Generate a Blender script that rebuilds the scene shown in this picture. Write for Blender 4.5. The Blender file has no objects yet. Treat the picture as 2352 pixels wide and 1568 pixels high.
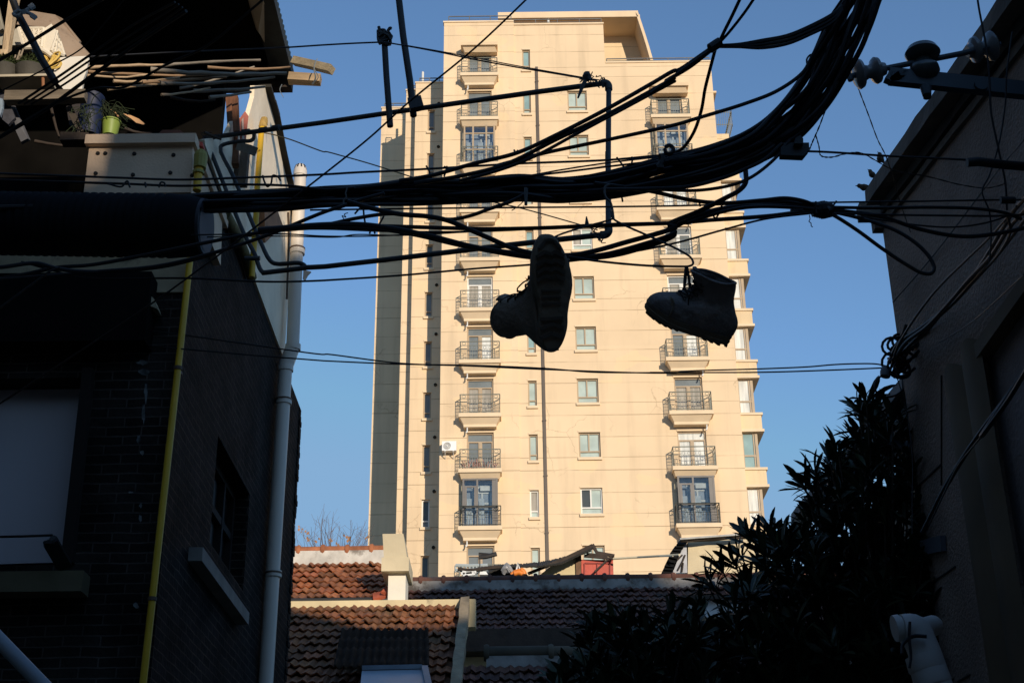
import bpy, bmesh, math, random
from mathutils import Vector, Matrix
R = math.radians
scene = bpy.context.scene
COL = scene.collection
# ---------------------------------------------------------------- camera, sky, sun
TH, RHO, F, EYE = R(24.76), R(0.71), 3267.0, 1.6
r0 = Vector((1, 0, 0)); u0 = Vector((0, -math.sin(TH), math.cos(TH))); fw = Vector((0, math.cos(TH), math.sin(TH)))
cr = r0*math.cos(RHO) - u0*math.sin(RHO)
cu = r0*math.sin(RHO) + u0*math.cos(RHO)
cam = bpy.data.cameras.new("camera"); cam.sensor_width = 36; cam.lens = 36*F/2352
cam.clip_start = 0.05; cam.clip_end = 5000
camo = bpy.data.objects.new("camera", cam); COL.objects.link(camo)
m = Matrix((cr, cu, -fw)).transposed().to_4x4(); m.translation = Vector((0, 0, EYE))
camo.matrix_world = m
scene.camera = camo
S_AZ, S_EL = R(23), R(13)          # the sun stands behind the camera, 23 degrees to its right
SUN = Vector((math.sin(S_AZ)*math.cos(S_EL), -math.cos(S_AZ)*math.cos(S_EL), math.sin(S_EL)))
w = bpy.data.worlds.new("World"); scene.world = w; w.use_nodes = True
nt = w.node_tree; bg = nt.nodes['Background']
sky = nt.nodes.new('ShaderNodeTexSky'); sky.sky_type = 'NISHITA'; sky.sun_disc = False
sky.sun_elevation = S_EL; sky.sun_rotation = math.pi - S_AZ
sky.air_density = 1.0; sky.dust_density = 0.1; sky.ozone_density = 3.5
cap = nt.nodes.new('ShaderNodeMix'); cap.data_type = 'RGBA'; cap.blend_type = 'DARKEN'; cap.inputs[0].default_value = 1     # an even winter sky: no white glare round the sun
nt.links.new(sky.outputs[0], cap.inputs[6]); cap.inputs[7].default_value = (1.27, 2.28, 3.6, 1)
nt.links.new(cap.outputs[2], bg.inputs[0]); bg.inputs[1].default_value = 0.15
sl = bpy.data.lights.new("sun", 'SUN'); sl.energy = 3.4; sl.angle = R(0.5); sl.color = (1, .86, .69)
so = bpy.data.objects.new("sun", sl); COL.objects.link(so)
so.rotation_euler = (-SUN).to_track_quat('-Z', 'Y').to_euler()
so.location = (10, -30, 20)
scene.view_settings.view_transform = 'Standard'; scene.view_settings.look = 'None'
scene.view_settings.exposure = 0.3; scene.view_settings.gamma = 1
scene.cycles.max_bounces = 5
# ---------------------------------------------------------------- measuring helpers: a sight line meets a plane of the place
def ray(x, y):
    return (fw + cr*((x-1176)/F) + cu*((784-y)/F))
def U(x, y, Y):
    d = ray(x, y); return Vector((0, 0, EYE)) + d*(Y/d.y)
def UX(x, y, X):
    d = ray(x, y); return Vector((0, 0, EYE)) + d*(X/d.x)
def UP(x, y, p, n):
    d = ray(x, y); o = Vector((0, 0, EYE)); return o + d*((p-o).dot(n)/d.dot(n))
def depth(p):
    return (p-Vector((0, 0, EYE))).dot(fw)
def vwf(ox, oy, s):
    return lambda x, y: (ox+s*x, oy+s*y)
cA = vwf(0, 0, .3175); cB = vwf(746.5, 0, .3418); cC = vwf(1493, 0, .366); cD = vwf(0, 459.4, .3296)
cE = vwf(746.5, 459.4, .3418); cF = vwf(1493, 459.4, .366); cG = vwf(0, 976.2, .3776); cH = vwf(631.6, 1091, .3052)
cI = vwf(1292, 1091, .3044); cJ = vwf(1722.7, 861.3, .4508); cK = vwf(1062.3, 505.3, .28076); cL = vwf(0, 0, .17105)
cM = vwf(373.2, 229.7, .29296); cN = vwf(918.7, 918.7, .21967); cO = vwf(1062.3, 1205.9, .26855)
# ---------------------------------------------------------------- materials
MATS = {}
def mat(name, col, rough=.7, var=.15, scale=3.0, bump=.0, bscale=20.0, metal=0.0, spec=.4, stain=None, stain_s=1.5, stain_t=.55, tint=False, stretch=None):
    if name in MATS: return MATS[name]
    mt = bpy.data.materials.new(name); mt.use_nodes = True; MATS[name] = mt
    n = mt.node_tree.nodes; l = mt.node_tree.links; b = n['Principled BSDF']
    b.inputs['Roughness'].default_value = rough; b.inputs['Metallic'].default_value = metal
    b.inputs['Specular IOR Level'].default_value = spec
    tc = n.new('ShaderNodeTexCoord'); src = tc.outputs['Object']
    if stretch:
        mp = n.new('ShaderNodeMapping'); mp.inputs['Scale'].default_value = stretch; l.new(src, mp.inputs[0]); src = mp.outputs[0]
    nz = n.new('ShaderNodeTexNoise'); nz.inputs['Scale'].default_value = scale; nz.inputs['Detail'].default_value = 6
    l.new(src, nz.inputs['Vector'])
    mr = n.new('ShaderNodeMapRange'); mr.inputs[1].default_value = .3; mr.inputs[2].default_value = .7
    mr.inputs[3].default_value = 1-var; mr.inputs[4].default_value = 1+var
    l.new(nz.outputs[0], mr.inputs[0])
    mx = n.new('ShaderNodeMix'); mx.data_type = 'RGBA'; mx.blend_type = 'MULTIPLY'; mx.inputs[0].default_value = 1
    mx.inputs[6].default_value = (*col, 1); l.new(mr.outputs[0], mx.inputs[7]); out = mx.outputs[2]
    if stain:
        n2 = n.new('ShaderNodeTexNoise'); n2.inputs['Scale'].default_value = stain_s; n2.inputs['Detail'].default_value = 8; n2.inputs['Roughness'].default_value = .65
        l.new(src, n2.inputs['Vector'])
        r2 = n.new('ShaderNodeMapRange'); r2.inputs[1].default_value = stain_t; r2.inputs[2].default_value = stain_t+.12
        l.new(n2.outputs[0], r2.inputs[0])
        m2 = n.new('ShaderNodeMix'); m2.data_type = 'RGBA'; l.new(r2.outputs[0], m2.inputs[0]); l.new(out, m2.inputs[6]); m2.inputs[7].default_value = (*stain, 1)
        out = m2.outputs[2]
    if tint:
        at = n.new('ShaderNodeVertexColor'); at.layer_name = 'tint'
        m3 = n.new('ShaderNodeMix'); m3.data_type = 'RGBA'; m3.blend_type = 'MULTIPLY'; m3.inputs[0].default_value = 1
        l.new(out, m3.inputs[6]); l.new(at.outputs[0], m3.inputs[7]); out = m3.outputs[2]
    l.new(out, b.inputs['Base Color'])
    if bump:
        nb = n.new('ShaderNodeTexNoise'); nb.inputs['Scale'].default_value = bscale; nb.inputs['Detail'].default_value = 6; l.new(src, nb.inputs['Vector'])
        bp = n.new('ShaderNodeBump'); bp.inputs['Strength'].default_value = bump; bp.inputs['Distance'].default_value = .02
        l.new(nb.outputs[0], bp.inputs['Height']); l.new(bp.outputs[0], b.inputs['Normal'])
    return mt
def facade_mat(name, col, joint_h=2.9, z0=0.0, joints=((.05, .012), (.37, .006), (.76, .012)), seed=0):
    mt = bpy.data.materials.new(name); mt.use_nodes = True; MATS[name] = mt
    n = mt.node_tree.nodes; l = mt.node_tree.links; b = n['Principled BSDF']; b.inputs['Roughness'].default_value = .85
    b.inputs['Specular IOR Level'].default_value = .2
    ge = n.new('ShaderNodeNewGeometry'); sep = n.new('ShaderNodeSeparateXYZ'); l.new(ge.outputs['Position'], sep.inputs[0])
    def math_(op, a, b_=None, c=None):
        q = n.new('ShaderNodeMath'); q.operation = op
        for i, v in enumerate((a, b_, c)):
            if v is None: continue
            if isinstance(v, (int, float)): q.inputs[i].default_value = v
            else: l.new(v, q.inputs[i])
        return q.outputs[0]
    def noise(sc, det=5, stretch=None, rough=.55, off=0):
        mp = n.new('ShaderNodeMapping'); l.new(ge.outputs['Position'], mp.inputs[0])
        mp.inputs['Scale'].default_value = stretch or (1, 1, 1); mp.inputs['Location'].default_value = (off+seed, off, seed)
        z = n.new('ShaderNodeTexNoise'); z.inputs['Scale'].default_value = sc; z.inputs['Detail'].default_value = det; z.inputs['Roughness'].default_value = rough
        l.new(mp.outputs[0], z.inputs['Vector']); return z.outputs[0]
    def rng(v, a, b_, c, d):
        q = n.new('ShaderNodeMapRange'); l.new(v, q.inputs[0])
        for i, x in enumerate((a, b_, c, d)): q.inputs[i+1].default_value = x
        return q.outputs[0]
    wob = math_('MULTIPLY', math_('SUBTRACT', noise(1.6, 3), .5), .02)
    zf = math_('FRACT', math_('DIVIDE', math_('SUBTRACT', math_('ADD', sep.outputs[2], wob), z0), joint_h))
    tot = None
    for c, wd in joints:
        d = math_('ABSOLUTE', math_('SUBTRACT', zf, c))
        line = rng(d, wd*.35, wd*.6, 1, 0)
        tot = line if tot is None else math_('MAXIMUM', tot, line)
    fade = rng(noise(.45, 4, (1, 1, 2.2)), .38, .56, .25, 1)
    jl = math_('MULTIPLY', tot, fade)
    big = rng(noise(.25, 6), .3, .7, .90, 1.05)
    strk = rng(noise(1.0, 7, (1.6, 1.6, .12), .6, 7), .50, .74, 1, .86)
    zb_ = math_('FLOOR', math_('MULTIPLY', math_('SUBTRACT', sep.outputs[2], z0), 3/joint_h)); xb_ = math_('FLOOR', math_('MULTIPLY', sep.outputs[0], .23))
    wn = n.new('ShaderNodeTexWhiteNoise'); wn.noise_dimensions = '2D'; cx_ = n.new('ShaderNodeCombineXYZ'); l.new(zb_, cx_.inputs[0]); l.new(xb_, cx_.inputs[1]); l.new(cx_.outputs[0], wn.inputs['Vector'])
    strk = math_('MULTIPLY', strk, rng(wn.outputs['Value'], 0, 1, .975, 1.02))
    # hairline cracks
    vo = n.new('ShaderNodeTexVoronoi'); vo.feature = 'DISTANCE_TO_EDGE'; vo.inputs['Scale'].default_value = .55
    mp = n.new('ShaderNodeMapping'); l.new(ge.outputs['Position'], mp.inputs[0])
    nd = n.new('ShaderNodeTexNoise'); nd.inputs['Scale'].default_value = 1.2; nd.inputs['Detail'].default_value = 8
    l.new(mp.outputs[0], nd.inputs['Vector'])
    ad = n.new('ShaderNodeVectorMath'); ad.operation = 'ADD'; l.new(mp.outputs[0], ad.inputs[0]); l.new(nd.outputs['Color'], ad.inputs[1]); l.new(ad.outputs[0], vo.inputs['Vector'])
    ck = math_('MULTIPLY', rng(vo.outputs['Distance'], .004, .014, 1, 0), rng(noise(.3, 3, None, .5, 3), .56, .64, 0, 1))
    mx = n.new('ShaderNodeMix'); mx.data_type = 'RGBA'; mx.blend_type = 'MULTIPLY'; mx.inputs[0].default_value = 1
    mx.inputs[6].default_value = (*col, 1); l.new(math_('MULTIPLY', big, strk), mx.inputs[7])
    m2 = n.new('ShaderNodeMix'); m2.data_type = 'RGBA'; l.new(math_('MAXIMUM', math_('MULTIPLY', jl, .8), math_('MULTIPLY', ck, .42)), m2.inputs[0])
    l.new(mx.outputs[2], m2.inputs[6]); m2.inputs[7].default_value = (col[0]*.42, col[1]*.38, col[2]*.34, 1)
    # repainted / peeled patches
    pt = rng(noise(.5, 2, (1, 1, 1.4), .3, 11), .68, .69, 0, .35)
    m3 = n.new('ShaderNodeMix'); m3.data_type = 'RGBA'; l.new(pt, m3.inputs[0]); l.new(m2.outputs[2], m3.inputs[6])
    m3.inputs[7].default_value = (col[0]*1.08, col[1]*1.04, col[2]*.9, 1)
    l.new(m3.outputs[2], b.inputs['Base Color'])
    bp = n.new('ShaderNodeBump'); bp.inputs['Strength'].default_value = .5; bp.inputs['Distance'].default_value = .03
    l.new(math_('SUBTRACT', math_('MULTIPLY', noise(3.5, 6), .25), jl), bp.inputs['Height']); l.new(bp.outputs[0], b.inputs['Normal'])
    return mt
def glass_mat(name, col, rough=.08, fold=0, spec=.6, col2=None):
    mt = bpy.data.materials.new(name); mt.use_nodes = True; MATS[name] = mt
    n = mt.node_tree.nodes; l = mt.node_tree.links; b = n['Principled BSDF']
    b.inputs['Roughness'].default_value = .55; b.inputs['Specular IOR Level'].default_value = .1
    b.inputs['Coat Weight'].default_value = spec; b.inputs['Coat Roughness'].default_value = rough
    tc = n.new('ShaderNodeTexCoord')
    mp = n.new('ShaderNodeMapping'); l.new(tc.outputs['Object'], mp.inputs[0])
    if fold:
        mp.inputs['Scale'].default_value = (1, 1, .08)
    nz = n.new('ShaderNodeTexNoise'); nz.inputs['Scale'].default_value = fold or 1.2; nz.inputs['Detail'].default_value = 3; l.new(mp.outputs[0], nz.inputs['Vector'])
    mr = n.new('ShaderNodeMapRange'); mr.inputs[1].default_value = .38; mr.inputs[2].default_value = .62; l.new(nz.outputs[0], mr.inputs[0])
    mx = n.new('ShaderNodeMix'); mx.data_type = 'RGBA'; l.new(mr.outputs[0], mx.inputs[0])
    c2 = col2 or tuple(c*1.25 for c in col)
    mx.inputs[6].default_value = (*col, 1); mx.inputs[7].default_value = (*c2, 1); l.new(mx.outputs[2], b.inputs['Base Color'])
    return mt
# ---------------------------------------------------------------- mesh builder
ABS = {}
class MB:
    def __init__(s): s.v = []; s.f = []; s.tint = []; s.cur = (1, 1, 1)
    def face(s, *i): s.f.append(tuple(i)); s.tint.append(s.cur)
    def add(s, vs): k = len(s.v); s.v.extend(Vector(p) for p in vs); return k
    def quad(s, a, b, c, d): k = s.add((a, b, c, d)); s.face(k, k+1, k+2, k+3)
    def poly(s, pts): k = s.add(pts); s.face(*range(k, k+len(pts)))
    def box(s, x0, x1, y0, y1, z0, z1, M=None):
        p = [Vector((x, y, z)) for z in (z0, z1) for y in (y0, y1) for x in (x0, x1)]
        if M is not None: p = [M @ q for q in p]
        k = s.add(p)
        for q in ((0, 2, 3, 1), (4, 5, 7, 6), (0, 1, 5, 4), (2, 6, 7, 3), (0, 4, 6, 2), (1, 3, 7, 5)): s.face(*(k+i for i in q))
        return s
    def beam(s, a, b, wd, ht, up=Vector((0, 0, 1)), jit=0):
        a = Vector(a); b = Vector(b); d = (b-a).normalized(); sd = d.cross(up)
        if sd.length < 1e-4: sd = d.cross(Vector((0, 1, 0)))
        sd.normalize(); u = sd.cross(d)
        N = max(1, int((b-a).length/.25)) if jit else 1; prev = None; rr = random.Random(int(abs(a.x*977+b.z*331)))
        for i in range(N+1):
            c = a.lerp(b, i/N); j = [rr.uniform(-jit, jit) for _ in range(8)]
            ring = [c+sd*(sx*wd/2+j[q])+u*(sz*ht/2+j[q+4]) for q, (sx, sz) in enumerate(((-1, -1), (1, -1), (1, 1), (-1, 1)))]
            k = s.add(ring)
            if prev is not None:
                for q in range(4): s.face(prev+q, prev+(q+1) % 4, k+(q+1) % 4, k+q)
            else: s.face(k+3, k+2, k+1, k)
            prev = k
        s.face(prev, prev+1, prev+2, prev+3); return s
    def prism(s, pts, ext):
        ext = Vector(ext); n = len(pts); k = s.add(pts); s.add([Vector(p)+ext for p in pts])
        s.face(*range(k, k+n)); s.face(*reversed(range(k+n, k+2*n)))
        for i in range(n): j = (i+1) % n; s.face(k+j, k+i, k+n+i, k+n+j)
        return s
    def tube(s, pts, r, seg=8, cap=True):
        pts = [Vector(p) for p in pts]; n = len(pts)
        rs = r if isinstance(r, (list, tuple)) else [r]*n
        up = Vector((0.13, .21, .97)); prev = None; nrm = None
        for i in range(n):
            t = (pts[min(i+1, n-1)]-pts[max(i-1, 0)])
            if t.length < 1e-9: t = Vector((0, 0, 1))
            t.normalize()
            if nrm is None:
                nrm = t.cross(up)
                if nrm.length < .05: nrm = t.cross(Vector((1, 0, 0)))
            nrm = (nrm-t*nrm.dot(t)); nrm.normalize(); bn = t.cross(nrm)
            k = s.add([pts[i]+nrm*rs[i]*math.cos(2*math.pi*j/seg)+bn*rs[i]*math.sin(2*math.pi*j/seg) for j in range(seg)])
            if prev is not None:
                for j in range(seg): s.face(prev+j, prev+(j+1) % seg, k+(j+1) % seg, k+j)
            elif cap: s.face(*reversed(range(k, k+seg)))
            prev = k
        if cap: s.face(*range(prev, prev+seg))
        return s
    def lathe(s, prof, o, axis, seg=16, cap=True):      # prof: (distance along axis, radius)
        o = Vector(o); ax = Vector(axis).normalized()
        return s.tube([o+ax*p[0] for p in prof], [max(p[1], 1e-4) for p in prof], seg, cap)
    def build(s, name, mt, parent=None, smooth=False, world=True, loc=None, noorg=False):
        me = bpy.data.meshes.new(name); o = bpy.data.objects.new(name, me); COL.objects.link(o)
        off = Vector((0, 0, 0))
        if world:
            if parent is not None: off = ABS.get(parent.name, Vector((0, 0, 0)))
            elif not noorg:
                xs = [p.x for p in s.v]; ys = [p.y for p in s.v]; zs = [p.z for p in s.v]
                off = Vector(((min(xs)+max(xs))/2, (min(ys)+max(ys))/2, min(zs)))
        me.from_pydata([p-off for p in s.v], [], s.f)
        ca = me.color_attributes.new('tint', 'FLOAT_COLOR', 'CORNER') if any(t != (1, 1, 1) for t in s.tint) else None
        if ca:
            for p in me.polygons:
                for li in p.loop_indices: ca.data[li].color = (*s.tint[p.index], 1)
        if smooth is True:
            for p in me.polygons: p.use_smooth = True
        bm = bmesh.new(); bm.from_mesh(me); bmesh.ops.recalc_face_normals(bm, faces=bm.faces)
        if smooth:
            for e in bm.edges:
                if len(e.link_faces) == 2 and e.calc_face_angle(0) > R(50): e.smooth = False
        bm.to_mesh(me); bm.free()
        me.materials.append(mt)
        if parent is not None:
            o.parent = parent; ABS[o.name] = off
            if loc is not None: o.location = loc
        else:
            o.location = off if loc is None else loc; ABS[o.name] = off
        return o
def tag(o, label=None, cat=None, group=None, kind=None):
    if label: o['label'] = label
    if cat: o['category'] = cat
    if group: o['group'] = group
    if kind: o['kind'] = kind
    return o
def empty(name, loc, label=None, cat=None, group=None):
    o = bpy.data.objects.new(name, None); COL.objects.link(o); o.location = loc; o.empty_display_size = .2
    ABS[o.name] = Vector(loc); return tag(o, label, cat, group)
def copy_tree(o, parent=None):
    c = o.copy(); COL.objects.link(c)
    if parent is not None: c.parent = parent
    for ch in list(o.children): copy_tree(ch, c)
    return c
def spline(pts, n=8):
    pts = [Vector(p) for p in pts]
    if len(pts) < 3: return [pts[0].lerp(pts[-1], i/n) for i in range(n+1)]
    P = [pts[0]*2-pts[1]]+pts+[pts[-1]*2-pts[-2]]; out = []
    for i in range(1, len(P)-2):
        a, b, c, d = P[i-1:i+3]
        # centripetal parametrisation keeps unevenly spaced points from overshooting
        t0 = 0; t1 = max((b-a).length**.5, 1e-5); t2 = t1+max((c-b).length**.5, 1e-5); t3 = t2+max((d-c).length**.5, 1e-5)
        for k in range(n):
            t = t1+(t2-t1)*k/n
            A1 = a*((t1-t)/(t1-t0))+b*((t-t0)/(t1-t0)); A2 = b*((t2-t)/(t2-t1))+c*((t-t1)/(t2-t1)); A3 = c*((t3-t)/(t3-t2))+d*((t-t2)/(t3-t2))
            B1 = A1*((t2-t)/(t2-t0))+A2*((t-t0)/(t2-t0)); B2 = A2*((t3-t)/(t3-t1))+A3*((t-t1)/(t3-t1))
            out.append(B1*((t2-t)/(t2-t1))+B2*((t-t1)/(t2-t1)))
    out.append(pts[-1]); return out
# ================================================================ the setting: ground
g = MB(); g.box(-900, 900, -900, 900, -.3, 0); tag(g.build('ground', mat('ground', (.24, .19, .14), .9, .3, .4, .3, 8)), kind='structure')
# ================================================================ apartment tower
YF = 66.0
H = 2.9
z9 = U(1100, 1206, YF-.7).z            # floor slab of the lowest fully seen balcony
def zr(i): return z9+(9-i)*H           # row 0 is the topmost balcony
C_WALL = (.78, .595, .385)
FM = facade_mat('facade_render', C_WALL, H, z9-.0, ((.03, .012), (.26, .010), (.63, .011)))
FM2 = facade_mat('facade_render_yellower', (.76, .585, .36), H, z9+.5, ((.1, .011), (.55, .008)), 5)
TRIM = mat('trim_render', (.74, .58, .385), .85, .06, 1.5, .15, 6)
SOFF = mat('soffit_render', (.72, .54, .34), .85, .06, 1.5)
BRZ = mat('bronze_window_frame', (.40, .30, .19), .5, .1, 2)
GREYF = mat('grey_window_frame', (.16, .145, .13), .5, .08, 2)
WHF = mat('white_window_frame', (.72, .70, .64), .5, .05, 2)
RAILM = mat('railing_iron', (.19, .20, .165), .5, .2, 3)
RAILD = mat('railing_dark_iron', (.035, .04, .035), .45, .2, 3)
G_PALE = glass_mat('pane_pale_frosted', (.37, .44, .40), .12)
G_BLUE = glass_mat('pane_blue', (.15, .17, .175), .06, 0, .55)
G_DARK = glass_mat('pane_dark', (.05, .06, .06), .04, 0, .8)
G_CURT = glass_mat('pane_with_curtain', (.30, .27, .22), .06, 7, .7, (.42, .38, .31))
G_WHITE = glass_mat('pane_white_curtain', (.55, .56, .52), .08, 6, .6, (.78, .78, .72))
G_TEAL = glass_mat('pane_teal', (.22, .33, .33), .06, 0, .8)
TB = U(1300, 1300, YF); ground_c = Vector((0, YF+8, 0))
tower = empty('apartment_tower', ground_c, 'tall cream rendered apartment tower rising behind the tiled roofs, with stacked balconies', 'building')
def TX(x, y, Y=YF): return U(x, y, Y).x
def TZ(x, y, Y=YF): return U(x, y, Y).z
X_L = TX(*cE(778, 900)); X_R = TX(1683, 737); X_S = TX(*cE(1302, 900)); X_M = TX(*cB(1876, 300)); X_DP = TX(*cE(1466, 1100))
Z_T1 = TZ(*cB(1040, 152)); Z_T2 = TZ(*cB(1570, 163)); Z_T3 = TZ(*cB(2100, 420))
X_W3 = TX(*cB(1270, 300))
def wall_holes(mb, x0, x1, z0, z1, holes, Y, dep=.2):
    holes = [h for h in holes if h[0] > x0 and h[1] < x1]
    xs = sorted({x0, x1, *[h[0] for h in holes], *[h[1] for h in holes]}); zs = sorted({z0, z1, *[min(max(q, z0), z1) for h in holes for q in h[2:4]]})
    for i in range(len(xs)-1):
        for j in range(len(zs)-1):
            cx = (xs[i]+xs[i+1])/2; cz = (zs[j]+zs[j+1])/2
            if any(h[0] < cx < h[1] and h[2] < cz < h[3] for h in holes): continue
            mb.quad((xs[i], Y, zs[j]), (xs[i+1], Y, zs[j]), (xs[i+1], Y, zs[j+1]), (xs[i], Y, zs[j+1]))
    for a, b, c, d in holes:
        D = Y+dep
        mb.quad((a, Y, c), (a, Y, d), (a, D, d), (a, D, c)); mb.quad((b, Y, c), (b, D, c), (b, D, d), (b, Y, d))
        mb.quad((a, Y, c), (a, D, c), (b, D, c), (b, Y, c)); mb.quad((a, Y, d), (b, Y, d), (b, D, d), (a, D, d))
holes = []      # x0,x1,z0,z1
wins = []       # kind, hole
def rect(c, x0, y0, x1, y1, Y=YF):
    a = U(*c(x0, y1), Y); b = U(*c(x1, y0), Y); return a.x, b.x, a.z, b.z
m0 = rect(cE, 1697, 1195, 1834, 1360); n0 = rect(cE, 1366, 1210, 1421, 1381); d0 = rect(cE, 953, 1200, 1131, 1420); e0 = rect(cF, 161, 1108, 326, 1308)
def at_row(r, i): return (r[0], r[1], r[2]+(7-i)*H, r[3]+(7-i)*H)
for i in range(1, 12): wins.append(('sash', at_row(m0, i), i))
for i in range(0, 12): wins.append(('slim', at_row(n0, i), i))
for i in (0, 1, 3, 4, 5, 6, 7, 8, 10): a = at_row(d0, i); wins.append(('door', (a[0], a[1], zr(i)+.12, a[3]), i))
for i in (1, 3, 4, 5, 6, 7, 8, 10): a = at_row(e0, i); wins.append(('door', (a[0], a[1], zr(i)+.12, a[3]), i+20))
def pane_quad(name, mt, parent, x0, x1, z0, z1, Y, frame_loc):
    mb = MB(); mb.box(x0, x1, Y, Y+.02, z0, z1); return mb.build(name, mt, parent)
def window(r, kind, idx, Y=YF, fm=BRZ):
    x0, x1, z0, z1 = r; rg = random.Random(idx*17+int(x0*10)); D = Y+.10
    f = MB(); t = .07
    f.box(x0, x0+t, D, D+.06, z0, z1); f.box(x1-t, x1, D, D+.06, z0, z1); f.box(x0+t, x1-t, D, D+.06, z0, z0+t); f.box(x0+t, x1-t, D, D+.06, z1-t, z1)
    panes = []
    W = x1-x0; Hh = z1-z0
    if kind == 'sash':
        zm = z0+Hh*.26; xm = x0+W*.47
        f.box(x0+t, x1-t, D+.005, D+.055, zm-t/2, zm+t/2); f.box(xm-t/2, xm+t/2, D+.01, D+.05, zm+t/2, z1-t)
        panes = [(x0, xm, zm, z1), (xm, x1, zm, z1), (x0, x1, z0, zm)]
        mts = [G_PALE, G_PALE, G_PALE]
        if idx in (4, 2): fm = WHF if idx == 4 else fm
        if idx == 4: mts = [G_CURT, G_PALE, G_PALE]
        if idx == 9: mts = [G_DARK, G_PALE, G_PALE]; fm = WHF
    elif kind == 'slim':
        zm = z0+Hh*.24
        f.box(x0+t, x1-t, D+.005, D+.055, zm-t/2, zm+t/2)
        panes = [(x0, x1, zm, z1), (x0, x1, z0, zm)]; mts = [rg.choice((G_PALE, G_TEAL)), G_PALE]
        if idx == 9: mts = [G_CURT, G_PALE]; fm = WHF
    elif kind == 'recess':
        zm = z0+Hh*.24
        f.box(x0+t, x1-t, D+.005, D+.055, zm-t/2, zm+t/2)
        panes = [(x0, x1, zm, z1), (x0, x1, z0, zm)]; mts = [G_DARK if idx in (4, 9, 10) else G_BLUE, G_BLUE]
        if idx == 9: fm = WHF
    else:
        zm = z1-Hh*.235; xm = (x0+x1)/2
        f.box(x0+t, x1-t, D+.005, D+.055, zm-t/2, zm+t/2)
        f.box(xm-t*.8, xm+t*.8, D-.01, D+.05, z0+t, zm-t/2)
        for a, b in ((x0+t, xm-t*.8), (xm+t*.8, x1-t)):
            f.box(a, a+.04, D+.01, D+.045, z0+t, zm-t/2); f.box(b-.04, b, D+.01, D+.045, z0+t, zm-t/2)
        if idx in (5, 25, 24): fm = WHF
        panes = [(x0, xm, z0, zm), (xm, x1, z0, zm), (x0, x1, zm, z1)]
        base = {5: G_CURT, 7: G_CURT, 27: G_CURT, 28: G_WHITE, 25: G_CURT, 23: G_WHITE}.get(idx, G_BLUE)
        mts = [base, base, G_BLUE]
        if idx == 6: mts = [G_BLUE, G_WHITE, G_BLUE]
        if idx == 26: mts = [G_BLUE, G_WHITE, G_BLUE]
        if idx == 24: mts = [G_CURT, G_BLUE, G_BLUE]
        if idx == 28: mts[2] = G_WHITE
    s = MB()
    if kind != 'door': s.box(x0-.06, x1+.06, Y-.09, Y+.06, z0-.14, z0-.002)      # sill
    fo = f.build('window' if kind != 'door' else 'balcony_door', fm, tower)
    if kind != 'door': s.build('sill', TRIM, fo)
    s = MB(); s.box(x0-.03, x1+.03, Y-.03, Y+.03, z1+.002, z1+.09); s.build('lintel', TRIM, fo)
    for p, mt in zip(panes, mts):
        mb = MB(); mb.box(p[0]+.03, p[1]-.03, D+.065, D+.085, p[2]+.03, p[3]-.03); mb.build('pane', mt, fo)
    return fo
# right set-back wing and its stacked bay windows: X_R ... X_E
YE = YF+.5
fr = MB()
h_all = [w_[1] for w_ in wins]
wall_holes(fr, X_L, X_W3, 0, Z_T1, h_all, YF)
fr.build('wall', FM, tower)
fr = MB()
wall_holes(fr, X_W3, X_M, 0, Z_T2, h_all, YF+.06, .16)
fr.quad((X_W3, YF, 0), (X_W3, YF, Z_T1), (X_W3, YF+.06, Z_T1), (X_W3, YF+.06, 0))
wall_holes(fr, X_M, X_R, 0, Z_T3, h_all, YF+.06, .16)
fr.build('wall', FM, tower)
body = MB()
body.box(X_L+.001, X_W3, YF+.24, YF+9, 0, Z_T1-.001); body.box(X_W3+.001, X_M, YF+.24, YF+9, 0, Z_T2-.001); body.box(X_M+.001, X_R-.001, YF+.24, YF+14, 0, Z_T3-.001)
body.quad((X_L, YF, 0), (X_L, YF+9.01, 0), (X_L, YF+9.01, Z_T1), (X_L, YF, Z_T1))
body.quad((X_R, YF+.06, 0), (X_R, YF+14, 0), (X_R, YF+14, Z_T3), (X_R, YF+.06, Z_T3))
body.quad((X_M, YF+.06, Z_T3), (X_M, YF+9, Z_T3), (X_M, YF+9, Z_T2), (X_M, YF+.06, Z_T2))
for a, b, z, y in ((X_L, X_W3, Z_T1, YF), (X_W3, X_M, Z_T2, YF+.06), (X_M, X_R, Z_T3, YF+.06)): body.quad((a, y, z), (b, y, z), (b, y+.3, z), (a, y+.3, z))
body.build('wall', FM, tower)
cp = MB()
for a, b, z, y in ((X_L-.05, X_W3-.004, Z_T1, YF), (X_W3, X_M+.03, Z_T2, YF+.06), (X_M+.035, X_R+.04, Z_T3, YF+.06)):
    cp = MB(); cp.box(a, b, y-.05, y+.3, z+.002, z+.1); cp.build('parapet_coping', TRIM, tower)
for k, r, i in wins: window(r, k, i, YF if r[1] < X_W3 else YF+.06)
# downpipe strip on the facade
dp = MB(); zt = TZ(*cB(1425, 450)); dp.box(X_DP-.075, X_DP+.075, YF-.02, YF+.05, 0, zt)
for k in range(12): dp.box(X_DP-.095, X_DP+.095, YF-.035, YF+.05, zt-1-k*H, zt-.94-k*H)
dp.build('downpipe', mat('brown_downpipe', (.10, .075, .055), .5, .15, 2), tower)
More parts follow.
